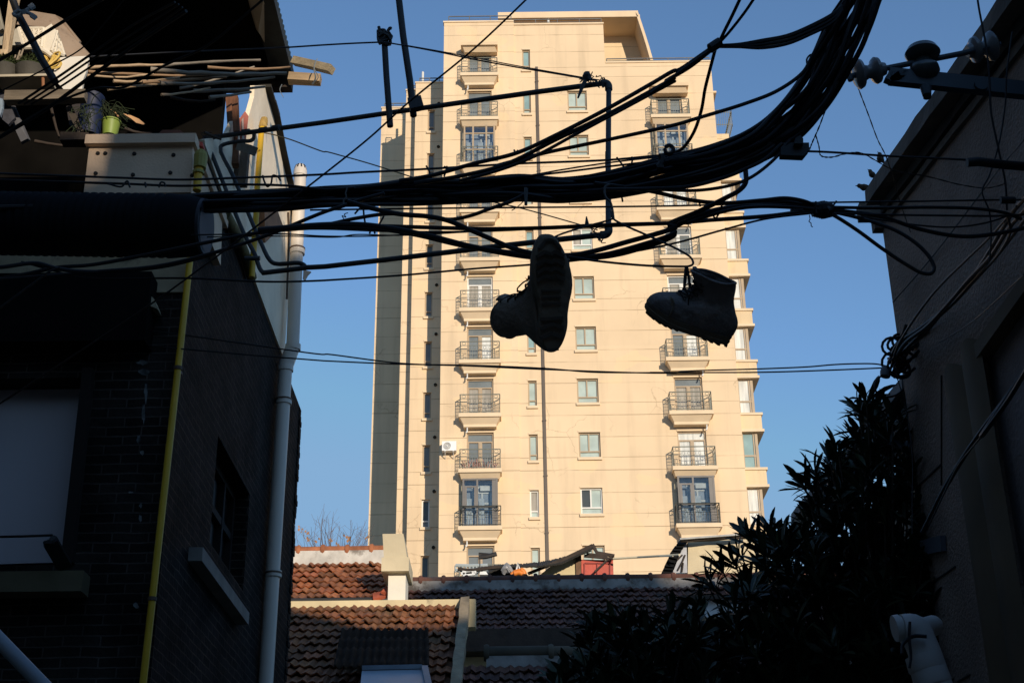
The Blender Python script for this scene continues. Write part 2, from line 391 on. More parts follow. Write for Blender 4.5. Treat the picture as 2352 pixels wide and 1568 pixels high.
# stepped left wings: B, C (shaded recess) and D
YB, YC = YF+1.95, YF+2.6
YD = YC+4.1
XB = TX(*cB(604, 900), YB); XC = TX(*cB(540, 900), YC); XD = TX(*cE(333, 900), YD)
ZB = TZ(*cB(700, 560), YB); ZC = TZ(*cB(575, 610), YC); ZD = TZ(*cB(470, 728), YD)
rb = rect(cE, 658, 1292, 713, 1468, YB)
bh = [at_row(rb, i) for i in range(1, 12)]
wl = MB(); wall_holes(wl, XB, X_L+.3, 0, ZB, bh, YB)
wl.quad((XB, YB, 0), (XB, YC, 0), (XB, YC, ZB), (XB, YB, ZB)); wl.box(XB+.002, X_L+.3, YB+.24, YD+8, 0, ZB-.002)
wl.build('wall', FM, tower)
wl = MB(); wl.box(XC, XB+.3, YC, YD+8, 0, ZC); wl.build('wall', FM, tower)
wl = MB(); wl.box(XD, XC+.3, YD, YD+8, 0, ZD); wl.build('wall', FM, tower)
for i, h in zip(range(1, 12), bh): window(h, 'recess', i, YB)
vt = MB()
for i in range(1, 12):
    c = Vector((rb[1]+.22, YB, rb[3]+(7-i)*H+.42))
    vt.lathe([(-.06, .085), (-.06, .085), (.02, .085)], c, (0, 1, 0), 12)
vt.build('vent_hole', mat('vent_black', (.02, .018, .016), .8), tower)
for q in ((XB-.04, X_L-.01, YB-.05, YB+.25, ZB+.002, ZB+.09), (XC-.04, XB-.05, YC-.05, YC+.25, ZC+.002, ZC+.09), (XD-.04, XC-.05, YD-.05, YD+.25, ZD+.002, ZD+.09)):
    cp = MB(); cp.box(*q); cp.build('parapet_coping', TRIM, tower)
def roof_rail(x0, x1, y, z, hh=.42, n=None, side=0):
    r_ = MB(); n = n or max(2, int((x1-x0)/1.1)); 
    r_.tube([(x0, y, z+hh), (x1, y, z+hh)], .035, 6); r_.tube([(x0, y, z+hh*.55), (x1, y, z+hh*.55)], .018, 5)
    for k in range(n+1):
        x = x0+(x1-x0)*k/n; r_.tube([(x, y, z), (x, y, z+hh)], .026, 5)
    if side:
        r_.tube([(x1, y, z+hh), (x1, y+side, z+hh)], .035, 6)
    return r_.build('roof_railing', mat('roof_rail_grey', (.15, .15, .145), .5), tower)
roof_rail(X_L+.25, TX(*cB(1250, 130)), YF+.15, Z_T1+.1, .45)
roof_rail(X_W3, TX(*cB(1858, 150)), YF+.2, Z_T2+.1, .38)
roof_rail(X_M+.1, X_R-.05, YF+.2, Z_T3+.1, .3)
roof_rail(XB+.2, X_L+.2, YB+.15, ZB+.1, .35, 3); roof_rail(XD+.15, XC-.1, YD+.15, ZD+.1, .35, 3); roof_rail(XC+.15, XB-.1, YC+.15, ZC+.1, .35, 1)
for c, y in ((cB(657, 520), YB+.5), (cB(1500, 130), YF+.5)):
    p = U(*c, y); mb = MB(); mb.tube([(p.x, y, p.z-1.0), (p.x, y, p.z+.35)], .07, 8); mb.build('vent_pipe', mat('white_pvc', (.72, .72, .68), .4, .05), tower)
# penthouse with its bent canopy
YP = YF+2.2
a = U(*cB(1870, 400), YP); b = U(*cB(2120, 180), YP)
ph = MB(); xp0 = TX(*cB(1180, 140), YP+.3); ph.box(xp0, b.x, YP, YP+7, Z_T3-.5, U(*cB(2000, 100), YP).z); ph.build('penthouse_wall', FM2, tower)
Yc = YF+.35
c0 = U(*cB(1162, 84), Yc); c1 = U(*cB(2103, 70), Yc); zc = c0.z; th = .42
cn = MB(); cn.box(c0.x, c1.x, Yc, YP+8, zc-th, zc); cn.build('canopy', mat('canopy_render', (.74, .56, .36), .85, .06, 1.2), tower)
cv = MB(); pr = []
xr = c1.x
for k in range(9):      # the right end folds down as a curved fin
    t = k/8; pr.append(Vector((xr+.95*math.sin(t*math.pi/2)*.75+.35*t, Yc, zc-th*.2-t*6.6)))
out = [Vector((xr, Yc, zc-.003))]+pr+[Vector((p.x-.16, Yc, p.z)) for p in reversed(pr)]+[Vector((xr-.001, Yc, zc-th))]
cv.prism(out, (0, YP+7.9-Yc, 0)); cv.build('canopy_fin', mat('canopy_render', None), tower)
# railings
RAILW = None
def railing(x0, x1, z, proj, mt, parent, hh=1.0, fancy=True):
    r_ = MB(); yf = YF-proj+.06; n = 6
    def seg(a, b):
        a = Vector(a); b = Vector(b)
        for q, rr in ((hh, .028), (hh*.78, .016), (.08, .018)): r_.tube([a+Vector((0, 0, q)), b+Vector((0, 0, q))], rr, 5)
        L = (b-a).length; k = max(2, round(L/.125)); cen = (a+b)/2
        for i in range(k+1):
            p = a.lerp(b, i/k); t = abs(i/k-.5)*2
            top = hh if i in (0, k) else (hh*.78 if not fancy or t < .62 else hh*.78)
            if fancy and .62 < t < 1 and L > 1.2: continue
            if fancy and t < .62 and L > 1.2: top = hh*.55
            r_.tube([p, p+Vector((0, 0, top))], .02 if i in (0, k) else .011, 4)
        if fancy and L > 1.2:
            d = (b-a).normalized()
            for sg in (-1, 1):
                e = cen+d*sg*L*.5; i0 = cen+d*sg*L*.31
                for q in (.28, .45, .62): r_.tube([e+Vector((0, 0, hh*q)), i0+Vector((0, 0, hh*q))], .012, 4)
                r_.tube([i0, i0+Vector((0, 0, hh*.78))], .013, 4)
                cc = (e+i0)/2
                r_.tube([cc+d*.1*math.cos(u_*.785)+Vector((0, 0, hh*.89+.08*math.sin(u_*.785))) for u_ in range(9)], .012, 4, False)
                for j in range(3):
                    q = e.lerp(i0, (j+.5)/3); r_.tube([q, q+Vector((0, 0, hh*.2))], .011, 4)
            r_.tube([cen-d*L*.31+Vector((0, 0, hh*.55)), cen+d*L*.31+Vector((0, 0, hh*.55))], .012, 4)
            for i in range(5):
                c_ = cen+d*(i-2)*L*.13; r_.tube([c_+d*.06*math.cos(u_*.785)+Vector((0, 0, hh*.665+.09*math.sin(u_*.785))) for u_ in range(9)], .009, 4, False)
    seg((x0, yf, z), (x1, yf, z)); seg((x0, YF-.02, z), (x0, yf, z)); seg((x1, yf, z), (x1, YF-.02, z))
    return r_.build('railing', mt, parent)
def slab(x0, x1, z, proj, below=True):
    s = MB(); yf = YF-proj
    s.box(x0, x1, yf, YF+.01, z-.2, z)
    a = [(x0+.06, yf+.07, z-.2), (x1-.06, yf+.07, z-.2), (x1-.06, YF, z-.2), (x0+.06, YF, z-.2)]
    i_ = .24 if below else .14; dh = .5 if below else .45
    b = [(x0+i_, yf+.28, z-dh), (x1-i_, yf+.28, z-dh), (x1-i_, YF, z-dh), (x0+i_, YF, z-dh)]
    c = [(p[0], p[1], z-dh-.14) for p in b]
    k = s.add(a); s.add(b); s.add(c)
    for q in range(4):
        s.face(k+q, k+(q+1) % 4, k+4+(q+1) % 4, k+4+q)
        if below: s.face(k+4+q, k+4+(q+1) % 4, k+8+(q+1) % 4, k+8+q)
    s.face(*(k+(8 if below else 4)+q for q in range(4)))
    o = s.build('balcony', TRIM, tower)
    if below:
        d = MB(); xx = x0+.42 if x0 < 0 else x1-.35
        d.tube([(xx, yf+.35, z-.6), (xx, yf+.35, z-.86)], .035, 8); d.tube([(xx, yf+.35, z-.86), (xx-.06, yf+.32, z-.93)], .04, 8)
        d.build('drain_spout', mat('white_pvc', None), o)
    return o
PR = .66
cols = (((cE(897, 1424), cE(1184, 1424)), range(0, 11), (2, 9)), ((cF(121, 1318), cF(400, 1318)), range(1, 11), (2, 9)))
def bay(x0, x1, z0, z1, old, i):
    yb = YF-.48; f = MB(); t = .09; mt = BRZ if old else GREYF
    xs = [x0, x0+(x1-x0)*.3, x0+(x1-x0)*.72, x1] if old else [x0, x0+(x1-x0)*.42, x1]
    for x in xs:
        xa = min(max(x-t/2, x0), x1-t); f.box(xa, xa+t, yb, yb+.09, z0, z1)
    zm = z1-.52 if old else z1-.42
    for a in (z0+.9, zm) if old else (z0+1.02,): f.box(x0+t, x1-t, yb+.008, yb+.082, a-.035, a+.035)
    for a in (z0, z1-.09): f.box(x0+t, x1-t, yb+.005, yb+.085, a, a+.09)
    if not old:
        xm = xs[1]; f.box(x0+t, xm-t/2, yb+.01, yb+.08, zm-.04, zm+.04); f.box(x0+t, x0+t+.12, yb-.01, yb+.07, z0+1.06, zm-.05); f.box(xm-.15, xm-t/2, yb-.01, yb+.07, z0+1.06, zm-.05)
        f.box(x1-.28, x1-t, yb+.012, yb+.078, z0+.1, z1-.1)
    for x in (x0+.001, x1-t-.001):
        f.box(x, x+t, YF-.09, YF, z0, z1)
        for a in (z0, z1-.09, z0+1.0): f.box(x+.01, x+t-.01, yb+.09, YF-.09, a, a+.07)
    b_ = f.build('enclosed_bay', mt, tower)
    def P(x0_, x1_, y0_, y1_, za, zb, m_): mb = MB(); mb.box(x0_, x1_, y0_, y1_, za, zb); mb.build('pane', m_, b_)
    GT = MATS.get('bay_glass')
    if GT is None:
        GT = bpy.data.materials.new('bay_glass'); GT.use_nodes = True; MATS['bay_glass'] = GT
        q = GT.node_tree.nodes; gl = q.new('ShaderNodeBsdfGlossy'); gl.inputs['Roughness'].default_value = .03; gl.inputs[0].default_value = (.75, .8, .85, 1)
        tr = q.new('ShaderNodeBsdfTransparent'); tr.inputs[0].default_value = (.90, .93, .95, 1); mi = q.new('ShaderNodeMixShader'); mi.inputs[0].default_value = .09
        GT.node_tree.links.new(tr.outputs[0], mi.inputs[1]); GT.node_tree.links.new(gl.outputs[0], mi.inputs[2]); GT.node_tree.links.new(mi.outputs[0], q['Material Output'].inputs[0])
    P(x0+.05, x1-.05, yb+.04, yb+.05, z0+.05, z1-.05, GT)
    P(x0+.045, x0+.055, yb+.06, YF-.03, z0+.05, z1-.05, GT); P(x1-.055, x1-.045, yb+.06, YF-.03, z0+.05, z1-.05, GT)
    # what shows inside: the old door frame, a blind and curtains
    i_ = MB(); cx = (x0+x1)/2; wd = (x1-x0)
    for a in (.28, .55, .8): i_.box(x0+wd*a-.04, x0+wd*a+.04, YF-.06, YF-.01, z0, z1-.5)
    for a in (.35, .6, 1.15): i_.box(x0+wd*.25, x1-wd*.18, YF-.055, YF-.012, z1-a-.05, z1-a+.05)
    i_.box(x0+wd*.5, x0+wd*.82, YF-.2, YF-.17, z1-.55, z1-.3)
    i_.build('inner_door_frame', mat('cream_inner_frame', (.62, .60, .52), .6), b_)
    c_ = MB()
    for a, b2 in ((.1, .26), (.46, .62), (.85, .93)):
        xa = x0+wd*a; n = 10; w2 = wd*(b2-a)
        for k in range(n): c_.quad((xa+w2*k/n, YF-.25+.04*(k % 2), z0+.1), (xa+w2*(k+1)/n, YF-.25+.04*((k+1) % 2), z0+.1), (xa+w2*(k+1)/n, YF-.25+.04*((k+1) % 2), z1-.95), (xa+w2*k/n, YF-.25+.04*(k % 2), z1-.95))
    c_.build('curtain', mat('white_curtain', (.6, .62, .6), .8), b_)
    d_ = MB(); d_.box(x0+.1, x1-.1, YF-.008, YF-.002, z0+.02, z1-.02); d_.build('room_opening', mat('room_dark_blue', (.27, .30, .32), .7), b_)
for (pa, pb), rows, bays in cols:
    x0 = U(*pa, YF-PR).x; x1 = U(*pb, YF-PR).x
    for i in rows:
        z = zr(i); s = slab(x0, x1, z, PR, below=(i+1 not in bays))
        railing(x0+.07, x1-.07, z, PR, RAILD if i == 9 else RAILM, s)
        if i in bays: bay(x0+.2, x1-.2, z, zr(i-1)-.45, i == 2, i)
    i = rows[0]; hz = U(*(cB(1035, 300) if x0 < 0 else cC(150, 535)), YF-PR).z
    hd = MB(); hd.box(x0+.03, x1-.03, YF-PR, YF+.01, hz-.02, hz+.18)
    hd.prism([(x0+.12, YF-.001, hz-.022), (x0+.12, YF-PR+.12, hz-.022), (x0+.25, YF-PR+.3, hz-.3), (x0+.25, YF-.001, hz-.3)], (x1-x0-.3, 0, 0)); hd.build('door_hood', SOFF, tower)
# clutter on one balcony
cl = MB(); rg = random.Random(5); xa = U(*cE(897, 1424), YF-PR).x
for k in range(34):
    p = Vector((xa+.35+rg.random()*1.5, YF-PR+.2+rg.random()*.3, zr(8)+.05)); cl.tube([p, p+Vector((rg.uniform(-.3, .3), rg.uniform(-.1, .1), rg.uniform(.2, .55)))], rg.uniform(.015, .035), 4)
tag(cl.build('stacked_clutter', mat('faded_red_clutter', (.40, .22, .18), .8, .5, 4)), 'pile of faded red sticks and chairs heaped on the tower balcony beside the air conditioner', 'clutter')
# right wing with bay windows
e = rect(cF, 555, 1145, 640, 1330, YE); X_E = TX(*cF(652, 1250), YE); ZE = U(*cC(470, 790), YE-.2).z
z_s = U(*cF(620, 1332), YE-.25).z      # sill of row 6.. (its seventh)
wg = MB(); wg.box(X_R+.002, X_E-.06, YE+.14, YE+11, 0, ZE-.3); wg.build('wall', FM2, tower)
rows_e = range(-5, 6)
for k in rows_e:
    zs_ = z_s+k*H; wh = e[3]-e[2]+.28
    if zs_ > ZE: continue
    top = min(zs_, ZE)
    sp = MB(); zb = zs_-H+wh
    if top-zb > .1:
        sp.box(X_R+.003, X_E+.26, YE-.2, YE+2.6, zb+.14, top-.13)
        sp.build('spandrel', FM2, tower)
    if zb+.14 < ZE:
        lp = MB(); lp.box(X_R-.02, X_E+.34, YE-.27, YE+2.7, zb, zb+.138); lp.build('ledge', TRIM, tower)
    if zs_ <= ZE+.05:
        lp = MB(); lp.box(X_R-.02, X_E+.33, YE-.26, YE+2.7, top-.128, top); lp.build('ledge', TRIM, tower)
    if k < 5 and zs_+wh < ZE+.5:
        f = MB(); xa, xb, za, zb2 = X_R+.03, X_E, zs_+.002, zs_+wh-.002; t = .07; yb = YE-.05; zm = za+(zb2-za)*.36
        f.box(xa, xa+t, yb, yb+.1, za, zb2); f.box(xb-t*2, xb, yb, yb+.12, za, zb2); f.box(xa+t, xb-2*t, yb+.01, yb+.09, zm-.04, zm+.04)
        f.box(xa+t, xb-2*t, yb+.01, yb+.09, za, za+.06); f.box(xa+t, xb-2*t, yb+.01, yb+.09, zb2-.06, zb2); xmid = xa+(xb-xa)*.74; f.box(xmid-.03, xmid+.03, yb+.012, yb+.088, za+.06, zb2-.06)
        for yy in (YE+.7, YE+1.5, YE+2.4): f.box(xb-.1, xb-.001, yy, yy+.08, za, zb2)
        f.box(xb-.09, xb-.003, yb+.12, YE+2.4, zm-.03, zm+.03)
        fo = f.build('corner_window', BRZ, tower)
        g1 = MB(); g1.box(xa+.02, xb-.05, yb+.05, yb+.07, za+.02, zb2-.02); g1.build('pane', G_WHITE if k not in (-1,) else G_TEAL, fo)
        g1 = MB(); g1.box(xb-.06, xb-.04, yb+.13, YE+2.45, za+.02, zb2-.02); g1.build('pane', G_BLUE, fo)
rr = MB(); xa, xb = X_R+.1, X_E+.15
for q in (.15, 1.1, .95): rr.tube([(xa, YE-.1, ZE+q), (xb, YE-.1, ZE+q), (xb, YE+2.4, ZE+q)], .025, 5)
for k in range(9):
    x = xa+(xb-xa)*k/8; rr.tube([(x, YE-.1, ZE), (x, YE-.1, ZE+1.1)], .012, 4)
for k in range(12): rr.tube([(xb, YE-.1+k*.2, ZE), (xb, YE-.1+k*.2, ZE+1.1)], .012, 4)
rr.build('railing', RAILM, tower)
hx = U(*cC(405, 590), YF+2.5); hb = MB(); hb.box(X_R-.3, X_R+.55, YF+2.2, YF+5, hx.z-.12, hx.z); hb.prism([(X_R, YF+2.4, hx.z-.122), (X_R+.42, YF+2.4, hx.z-.122), (X_R+.05, YF+2.4, hx.z-2.2), (X_R, YF+2.4, hx.z-2.2)], (0, 2.2, 0)); hb.build('side_hood', SOFF, tower)
# air conditioner hung on the facade
ax0 = U(*cN(440, 535), YF-.3); ax1 = U(*cN(590, 435), YF-.3); ac = empty('air_conditioner', (ax0.x, YF-.3, ax0.z), 'white air conditioner box with round fan hung on the tower wall', 'air conditioner')
q = MB(); q.box(ax0.x, ax1.x, YF-.42, YF-.08, ax0.z, ax1.z); q.build('casing', mat('ac_white', (.8, .8, .77), .4, .03), ac)
q = MB(); cc = Vector((ax0.x+(ax1.x-ax0.x)*.36, YF-.425, (ax0.z+ax1.z)/2)); rad = (ax1.z-ax0.z)*.38
for k in range(5): q.tube([cc+Vector((math.cos(t*.3927)*rad*(k+1)/5, -.01, math.sin(t*.3927)*rad*(k+1)/5)) for t in range(17)], .012, 4, False)
q.lathe([(0, rad*.2), (.02, rad*.18)], cc+Vector((0, -.02, 0)), (0, -1, 0), 12); q.build('fan_grille', mat('ac_white', None), ac)
q = MB(); q.lathe([(0, rad), (.004, rad)], cc+Vector((0, .003, 0)), (0, -1, 0), 24); q.build('fan_opening', mat('ac_dark', (.13, .12, .09), .7), ac)
q = MB()
for x in (ax0.x+.15, ax1.x-.15): q.beam((x, YF-.45, ax0.z-.03), (x, YF, ax0.z-.03), .04, .04); q.beam((x, YF-.42, ax0.z-.04), (x, YF, ax0.z-.3), .03, .03)
q.build('bracket', mat('ac_white', None), ac)
# rear rooms are closed by the body; plant growing out of a balcony wall crack
# ================================================================ tiled houses in the middle distance
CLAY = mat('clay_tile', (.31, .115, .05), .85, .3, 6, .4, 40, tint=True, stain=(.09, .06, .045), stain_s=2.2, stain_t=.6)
CLAYD = mat('clay_tile_shaded', (.115, .050, .034), .85, .3, 6, .4, 40, tint=True, stain=(.05, .045, .045), stain_s=2.2, stain_t=.55)  # clay tile again, darkened for the roofs that stand in shade
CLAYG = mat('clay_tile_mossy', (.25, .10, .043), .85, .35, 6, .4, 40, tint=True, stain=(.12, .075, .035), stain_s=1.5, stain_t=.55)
MORT = mat('lime_mortar', (.55, .52, .46), .9, .25, 4, .4, 15, stain=(.22, .19, .16), stain_s=3.5, stain_t=.52)
PLAST = mat('pale_plaster', (.66, .59, .47), .9, .12, 2, .25, 12, stain=(.42, .36, .27), stain_s=1.6, stain_t=.62)
PLYEL = mat('yellow_plaster', (.60, .50, .30), .9, .15, 2, .3, 12, stain=(.30, .25, .16), stain_s=2.5, stain_t=.58)
DARKW = mat('dark_weathered_wood', (.045, .032, .024), .85, .3, 6, .3, 30)
GUT = mat('dark_gutter', (.03, .028, .026), .5, .2, 3)
def tile_field(x0, x1, ye, ze, rows, pitch, mtl, seed, parent, exp=.3, tw=.235, yaw=0):
    rg = random.Random(seed); mb = MB(); sp, cp_ = math.sin(pitch), math.cos(pitch)
    def P(x, s, h): return Vector((x, ye+s*cp_-h*sp, ze+s*sp+h*cp_))
    nx = int((x1-x0)/tw+.5); N = 8
    for i in range(rows):
        for j in range(-1, nx):
            xa = x0+(j+(.5 if i % 2 else 0))*tw; xb = xa+tw
            if xb <= x0+.02 or xa >= x1-.02: continue
            c = rg.uniform(.62, 1.25); r_ = rg.uniform(.92, 1.1); mb.cur = (c*r_, c, c*rg.uniform(.85, 1.1))
            j1, j2, j3 = rg.uniform(-.01, .01), rg.uniform(-.01, .016), rg.gauss(0, .006)
            s0 = i*exp+j1; s1 = (i+1)*exp+.04
            lo = []; hi = []; un = []
            for k in range(N+1):
                u = k/N; x = min(max(xa+u*(tw-.004), x0), x1)
                hh = .012*math.cos(4*math.pi*u)+(.014 if u < .13 else 0)
                tl = .045+j2+j3*(u-.5)*4
                sc = .004*math.cos(4*math.pi*u)
                lo.append(P(x, s0+sc, hh+tl)); hi.append(P(x, s1, hh+.008)); un.append(P(x, s0+sc+.012, hh+tl-.024))
            k0 = mb.add(lo); k1 = mb.add(hi); k2 = mb.add(un)
            for k in range(N):
                mb.face(k0+k, k0+k+1, k1+k+1, k1+k); mb.face(k2+k, k2+k+1, k0+k+1, k0+k)
            mb.quad(lo[-1], hi[-1], hi[-1]-Vector((0, 0, .03)), un[-1]); mb.quad(lo[0], hi[0], hi[0]-Vector((0, 0, .03)), un[0])
    mb.cur = (.5, .5, .5)
    L = rows*exp; mb.quad(P(x0, 0, -.02), P(x1, 0, -.02), P(x1, L, -.02), P(x0, L, -.02))
    return mb.build('roof_tiles', mtl, parent)
def ridge(x0, x1, y, z, mtl, parent, seed, L=.38, r=.075, slope=0):
    mb = MB(); rg = random.Random(seed); n = int((x1-x0)/L+.5)
    for k in range(n):
        c = rg.uniform(.7, 1.2); mb.cur = (c, c*.97, c*.95); a = x0+k*(x1-x0)/n; b = x0+(k+1)*(x1-x0)/n; dz = rg.uniform(-.008, .008)
        mb.tube([(a, y, z+dz), (b-.01, y, z+dz+rg.uniform(-.006, .006))], r, 12)
        mb.tube([(a-.03, y, z+dz), (a+.01, y, z+dz), (a+.035, y, z+dz)], [r+.018, r+.03, r+.014], 12)
    return mb.build('ridge_tiles', mtl, parent, smooth=True)
# ---- house with the orange roof and chimney
Y1 = 20.0; P30 = R(30)
e1 = U(*cH(600, 935), Y1); x1b = U(*cH(838, 850), Y1+.6).x; xl = -6.5
hA = empty('tiled_house', (-3.5, Y1+1.8, 0), 'house with sunlit orange tiled roof and cream chimney below the tower', 'house')
rows1 = 7; yr1 = Y1+rows1*.3*math.cos(P30); zr1 = e1.z+rows1*.3*math.sin(P30)
tile_field(xl, x1b, Y1, e1.z, rows1, P30, CLAY, 3, hA)
mb = MB(); mb.box(xl, x1b+.05, yr1-.06, yr1+.1, zr1-.05, zr1+.2); mb.build('ridge_mortar', MORT, hA)
ridge(xl, x1b+.02, yr1+.02, zr1+.22, CLAY, hA, 4)
mb = MB(); mb.box(xl, x1b+.1, Y1+.12, Y1+3.6, 0, e1.z-.06); mb.build('wall', PLAST, hA)
mb = MB(); mb.tube([(xl, Y1-.03, e1.z-.02), (x1b, Y1-.03, e1.z-.02)], .045, 10); mb.build('gutter', GUT, hA)
# chimney: slim shaft with a broad tapered cap, standing where the two roofs meet
YH = 19.75
s0 = U(*cH(848, 965), YH); s1 = U(*cH(985, 705), YH)
k0 = U(*cH(800, 722), YH-.12); k1 = U(*cH(1008, 660), YH-.12); kt = U(*cH(984, 435), YH-.12)
ch = MB(); ch.box(s0.x, s1.x, YH, YH+.5, s0.z-.6, k0.z+.02); co = ch.build('chimney', mat('chimney_plaster', (.74, .69, .58), .9, .08, 2, .2, 10, stain=(.5, .42, .3), stain_s=2, stain_t=.66), hA)
cc = MB(); zl = k0.z; zb = zl+.2; zt_ = kt.z
cc.box(k0.x, k1.x, YH-.13, YH+.66, zl, zb)
cc.prism([(k0.x+.03, YH-.1, zb+.001), (k1.x-.03, YH-.1, zb+.001), (k1.x-.09, YH-.1, zt_), (k0.x+.0, YH-.1, zt_)], (0, .7, 0))
cc.build('chimney_cap', mat('chimney_cap_render', (.60, .51, .34), .9, .12, 2, .3, 10), co)
ch = MB(); ch.cur = (1.2, .75, .8)
for cxy, a in ((cH(865, 875), .3), (cH(790, 905), -.2)):
    p = U(*cxy, YH+.2); ch.box(-.1, .1, -.12, .12, -.02, .02, Matrix.Translation(p) @ Matrix.Rotation(a, 4, 'Y') @ Matrix.Rotation(.6, 4, 'X'))
ch.build('loose_tile', CLAY, hA)
# ---- lean-to with mossy tiles in front of it
Y2t = 19.45; t2 = U(*cH(700, 990), Y2t); x2r = U(*cH(1402, 985), Y2t).x; rows2 = 13; L2 = rows2*.3
hB = empty('tiled_lean_to', (-2.3, 18, 0), 'lean-to roof of mossy orange tiles with dark sheeting and a pale skylight', 'house')
ye2 = Y2t-L2*math.cos(P30); ze2 = t2.z-L2*math.sin(P30)
tile_field(-6, x2r, ye2, ze2, rows2, P30, CLAYG, 8, hB)
mb = MB(); mb.box(-6, x2r+.2, Y2t-.02, Y2t+.22, t2.z-.3, t2.z+.09); mb.build('top_flashing', PLYEL, hB)
mb = MB(); a = Vector((x2r+.06, Y2t, t2.z+.05)); b = Vector((x2r+.06, ye2-.1, ze2-.0)); mb.beam(a, b, .12, .16, jit=.008); mb.build('verge_coping', mat('verge_plaster_shaded', (.30, .235, .15), .95, .3, 4, .5, 20), hB)  # coping plaster given a darker base to stand in for its shade
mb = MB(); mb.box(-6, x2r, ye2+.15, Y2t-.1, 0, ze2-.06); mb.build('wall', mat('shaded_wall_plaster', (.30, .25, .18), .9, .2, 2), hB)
# dark corrugated sheets over the dormer
def on2(c, lift=.1):
    n = Vector((0, -math.sin(P30), math.cos(P30))); q = UP(*c, Vector((0, Y2t, t2.z))+n*lift, n); return q
BSH = mat('black_sheeting', (.034, .021, .014), .95, .3, 3, .5, 8, spec=.08)
a, b = on2(cH(500, 1180), .16), on2(cH(1155, 1180), .16); c_, d_ = on2(cH(440, 1452), .3), on2(cH(1160, 1452), .3)
mb = MB(); NX, NY = 60, 14; rg = random.Random(2); dv = [rg.uniform(-.012, .012) for _ in range(NY+1)]; k0_ = len(mb.v)
for j in range(NY+1):
    for i in range(NX+1):
        p = a.lerp(b, i/NX).lerp(c_.lerp(d_, i/NX), j/NY); p = p+Vector((0, 0, .02*math.sin(i*1.3)+dv[j]*3+.05*abs(math.sin(j*.9)))); mb.v.append(p)
for j in range(NY):
    for i in range(NX): q = k0_+j*(NX+1)+i; mb.face(q, q+1, q+NX+2, q+NX+1)
o = mb.build('corrugated_sheet', BSH, hB, smooth=True); md = o.modifiers.new('thick', 'SOLIDIFY'); md.thickness = .015
mb = MB(); pa, pb, pc, pd = on2(cH(655, 1468), .32), on2(cH(1105, 1458), .32), on2(cH(1135, 1600), .4), on2(cH(640, 1600), .4)
mb.prism([pa, pb, pc, pd], (0, .02, -.05)); mb.build('skylight', mat('pale_blue_sheet', (.30, .36, .42), .35, .1, 2), hB)
mb = MB(); mb.beam(pb+Vector((.03, 0, .02)), pc+Vector((.03, 0, .02)), .07, .05); mb.beam(pa+Vector((0, 0, .03)), pb+Vector((0, 0, .03)), .03, .05); mb.build('skylight_frame', mat('grey_blue_frame', (.18, .22, .26), .5), hB)
# ---- long house with the shaded brown roof
Y3 = 21.2; e3 = U(*cH(1700, 1180), Y3); x3a = x1b+.03; x3b = 6.5; rows3 = 8
hC = empty('tiled_house', (2, Y3+2, 0), 'long house with shaded brown tiled roof and stained white ridge mortar', 'house')
yr3 = Y3+rows3*.3*math.cos(P30); zr3 = e3.z+rows3*.3*math.sin(P30)
x3a = U(*cH(988, 850), yr3).x-.15
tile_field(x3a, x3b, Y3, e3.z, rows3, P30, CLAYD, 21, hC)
mb = MB(); mb.box(x3a, x3b, yr3-.06, yr3+.1, zr3-.05, zr3+.15); mb.build('ridge_mortar', mat('stained_shaded_mortar', (.27, .255, .235), .9, .25, 4, .4, 15, stain=(.10, .085, .07), stain_s=3.0, stain_t=.48), hC)  # mottled stains are its own; the base is darkened for the shade
ridge(x3a, x3b, yr3+.02, zr3+.17, CLAYD, hC, 9)
mb = MB(); mb.box(x3a, x3b, Y3+.3, Y3+3.8, 0, e3.z-.05); mb.build('wall', PLYEL, hC)
mb = MB(); mb.box(x3a, x3b, Y3-.1, Y3+.32, e3.z-.3, e3.z+.03); mb.build('eaves_board', DARKW, hC)
p = U(*cI(960, 1070), Y3-.6); p2 = U(*cI(1200, 945), Y3-.6); mb = MB(); mb.box(p.x, p2.x+.3, Y3-.6, Y3+.8, p.z, p2.z); mb.build('white_dormer_wall', mat('white_limewash', (.5, .5, .5), .9, .15, 3), hC)
mb = MB(); mb.box(p.x-.12, p2.x+.4, Y3-.72, Y3+.9, p2.z+.002, p2.z+.06); mb.build('dormer_roof', DARKW, hC)
# ---- low house in front, only its ridge and top tiles in view
Y4 = 17.5; t4 = U(*cH(1900, 1400), Y4); x4a = U(*cH(1590, 1340), Y4).x
hD = empty('tiled_house', (2.2, 17, 0), 'low dark house between the lean-to and the leafy tree, only its roof ridge in view', 'house')
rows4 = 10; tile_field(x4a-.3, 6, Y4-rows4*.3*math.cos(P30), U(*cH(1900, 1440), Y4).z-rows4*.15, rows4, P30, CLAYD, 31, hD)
mb = MB(); mb.box(x4a, 6, Y4-.03, Y4+.12, t4.z-.22, U(*cH(1900, 1355), Y4).z); mb.build('ridge_mortar', mat('stained_shaded_mortar', None), hD)
ridge(x4a, 6, Y4+.03, U(*cH(1900, 1330), Y4).z, mat('grey_ridge_tile', (.08, .07, .05), .9, .2, 5, tint=True), hD, 14, .8, .08)
mb = MB(); mb.box(x4a-.3, 6, Y4-rows4*.3*math.cos(P30)+.2, Y4+2, 0, t4.z-1.9); mb.box(x4a-.3, 6, Y4-.02, Y4+2, t4.z-1.95, t4.z-.25); mb.build('wall', mat('shaded_wall_plaster', None), hD)
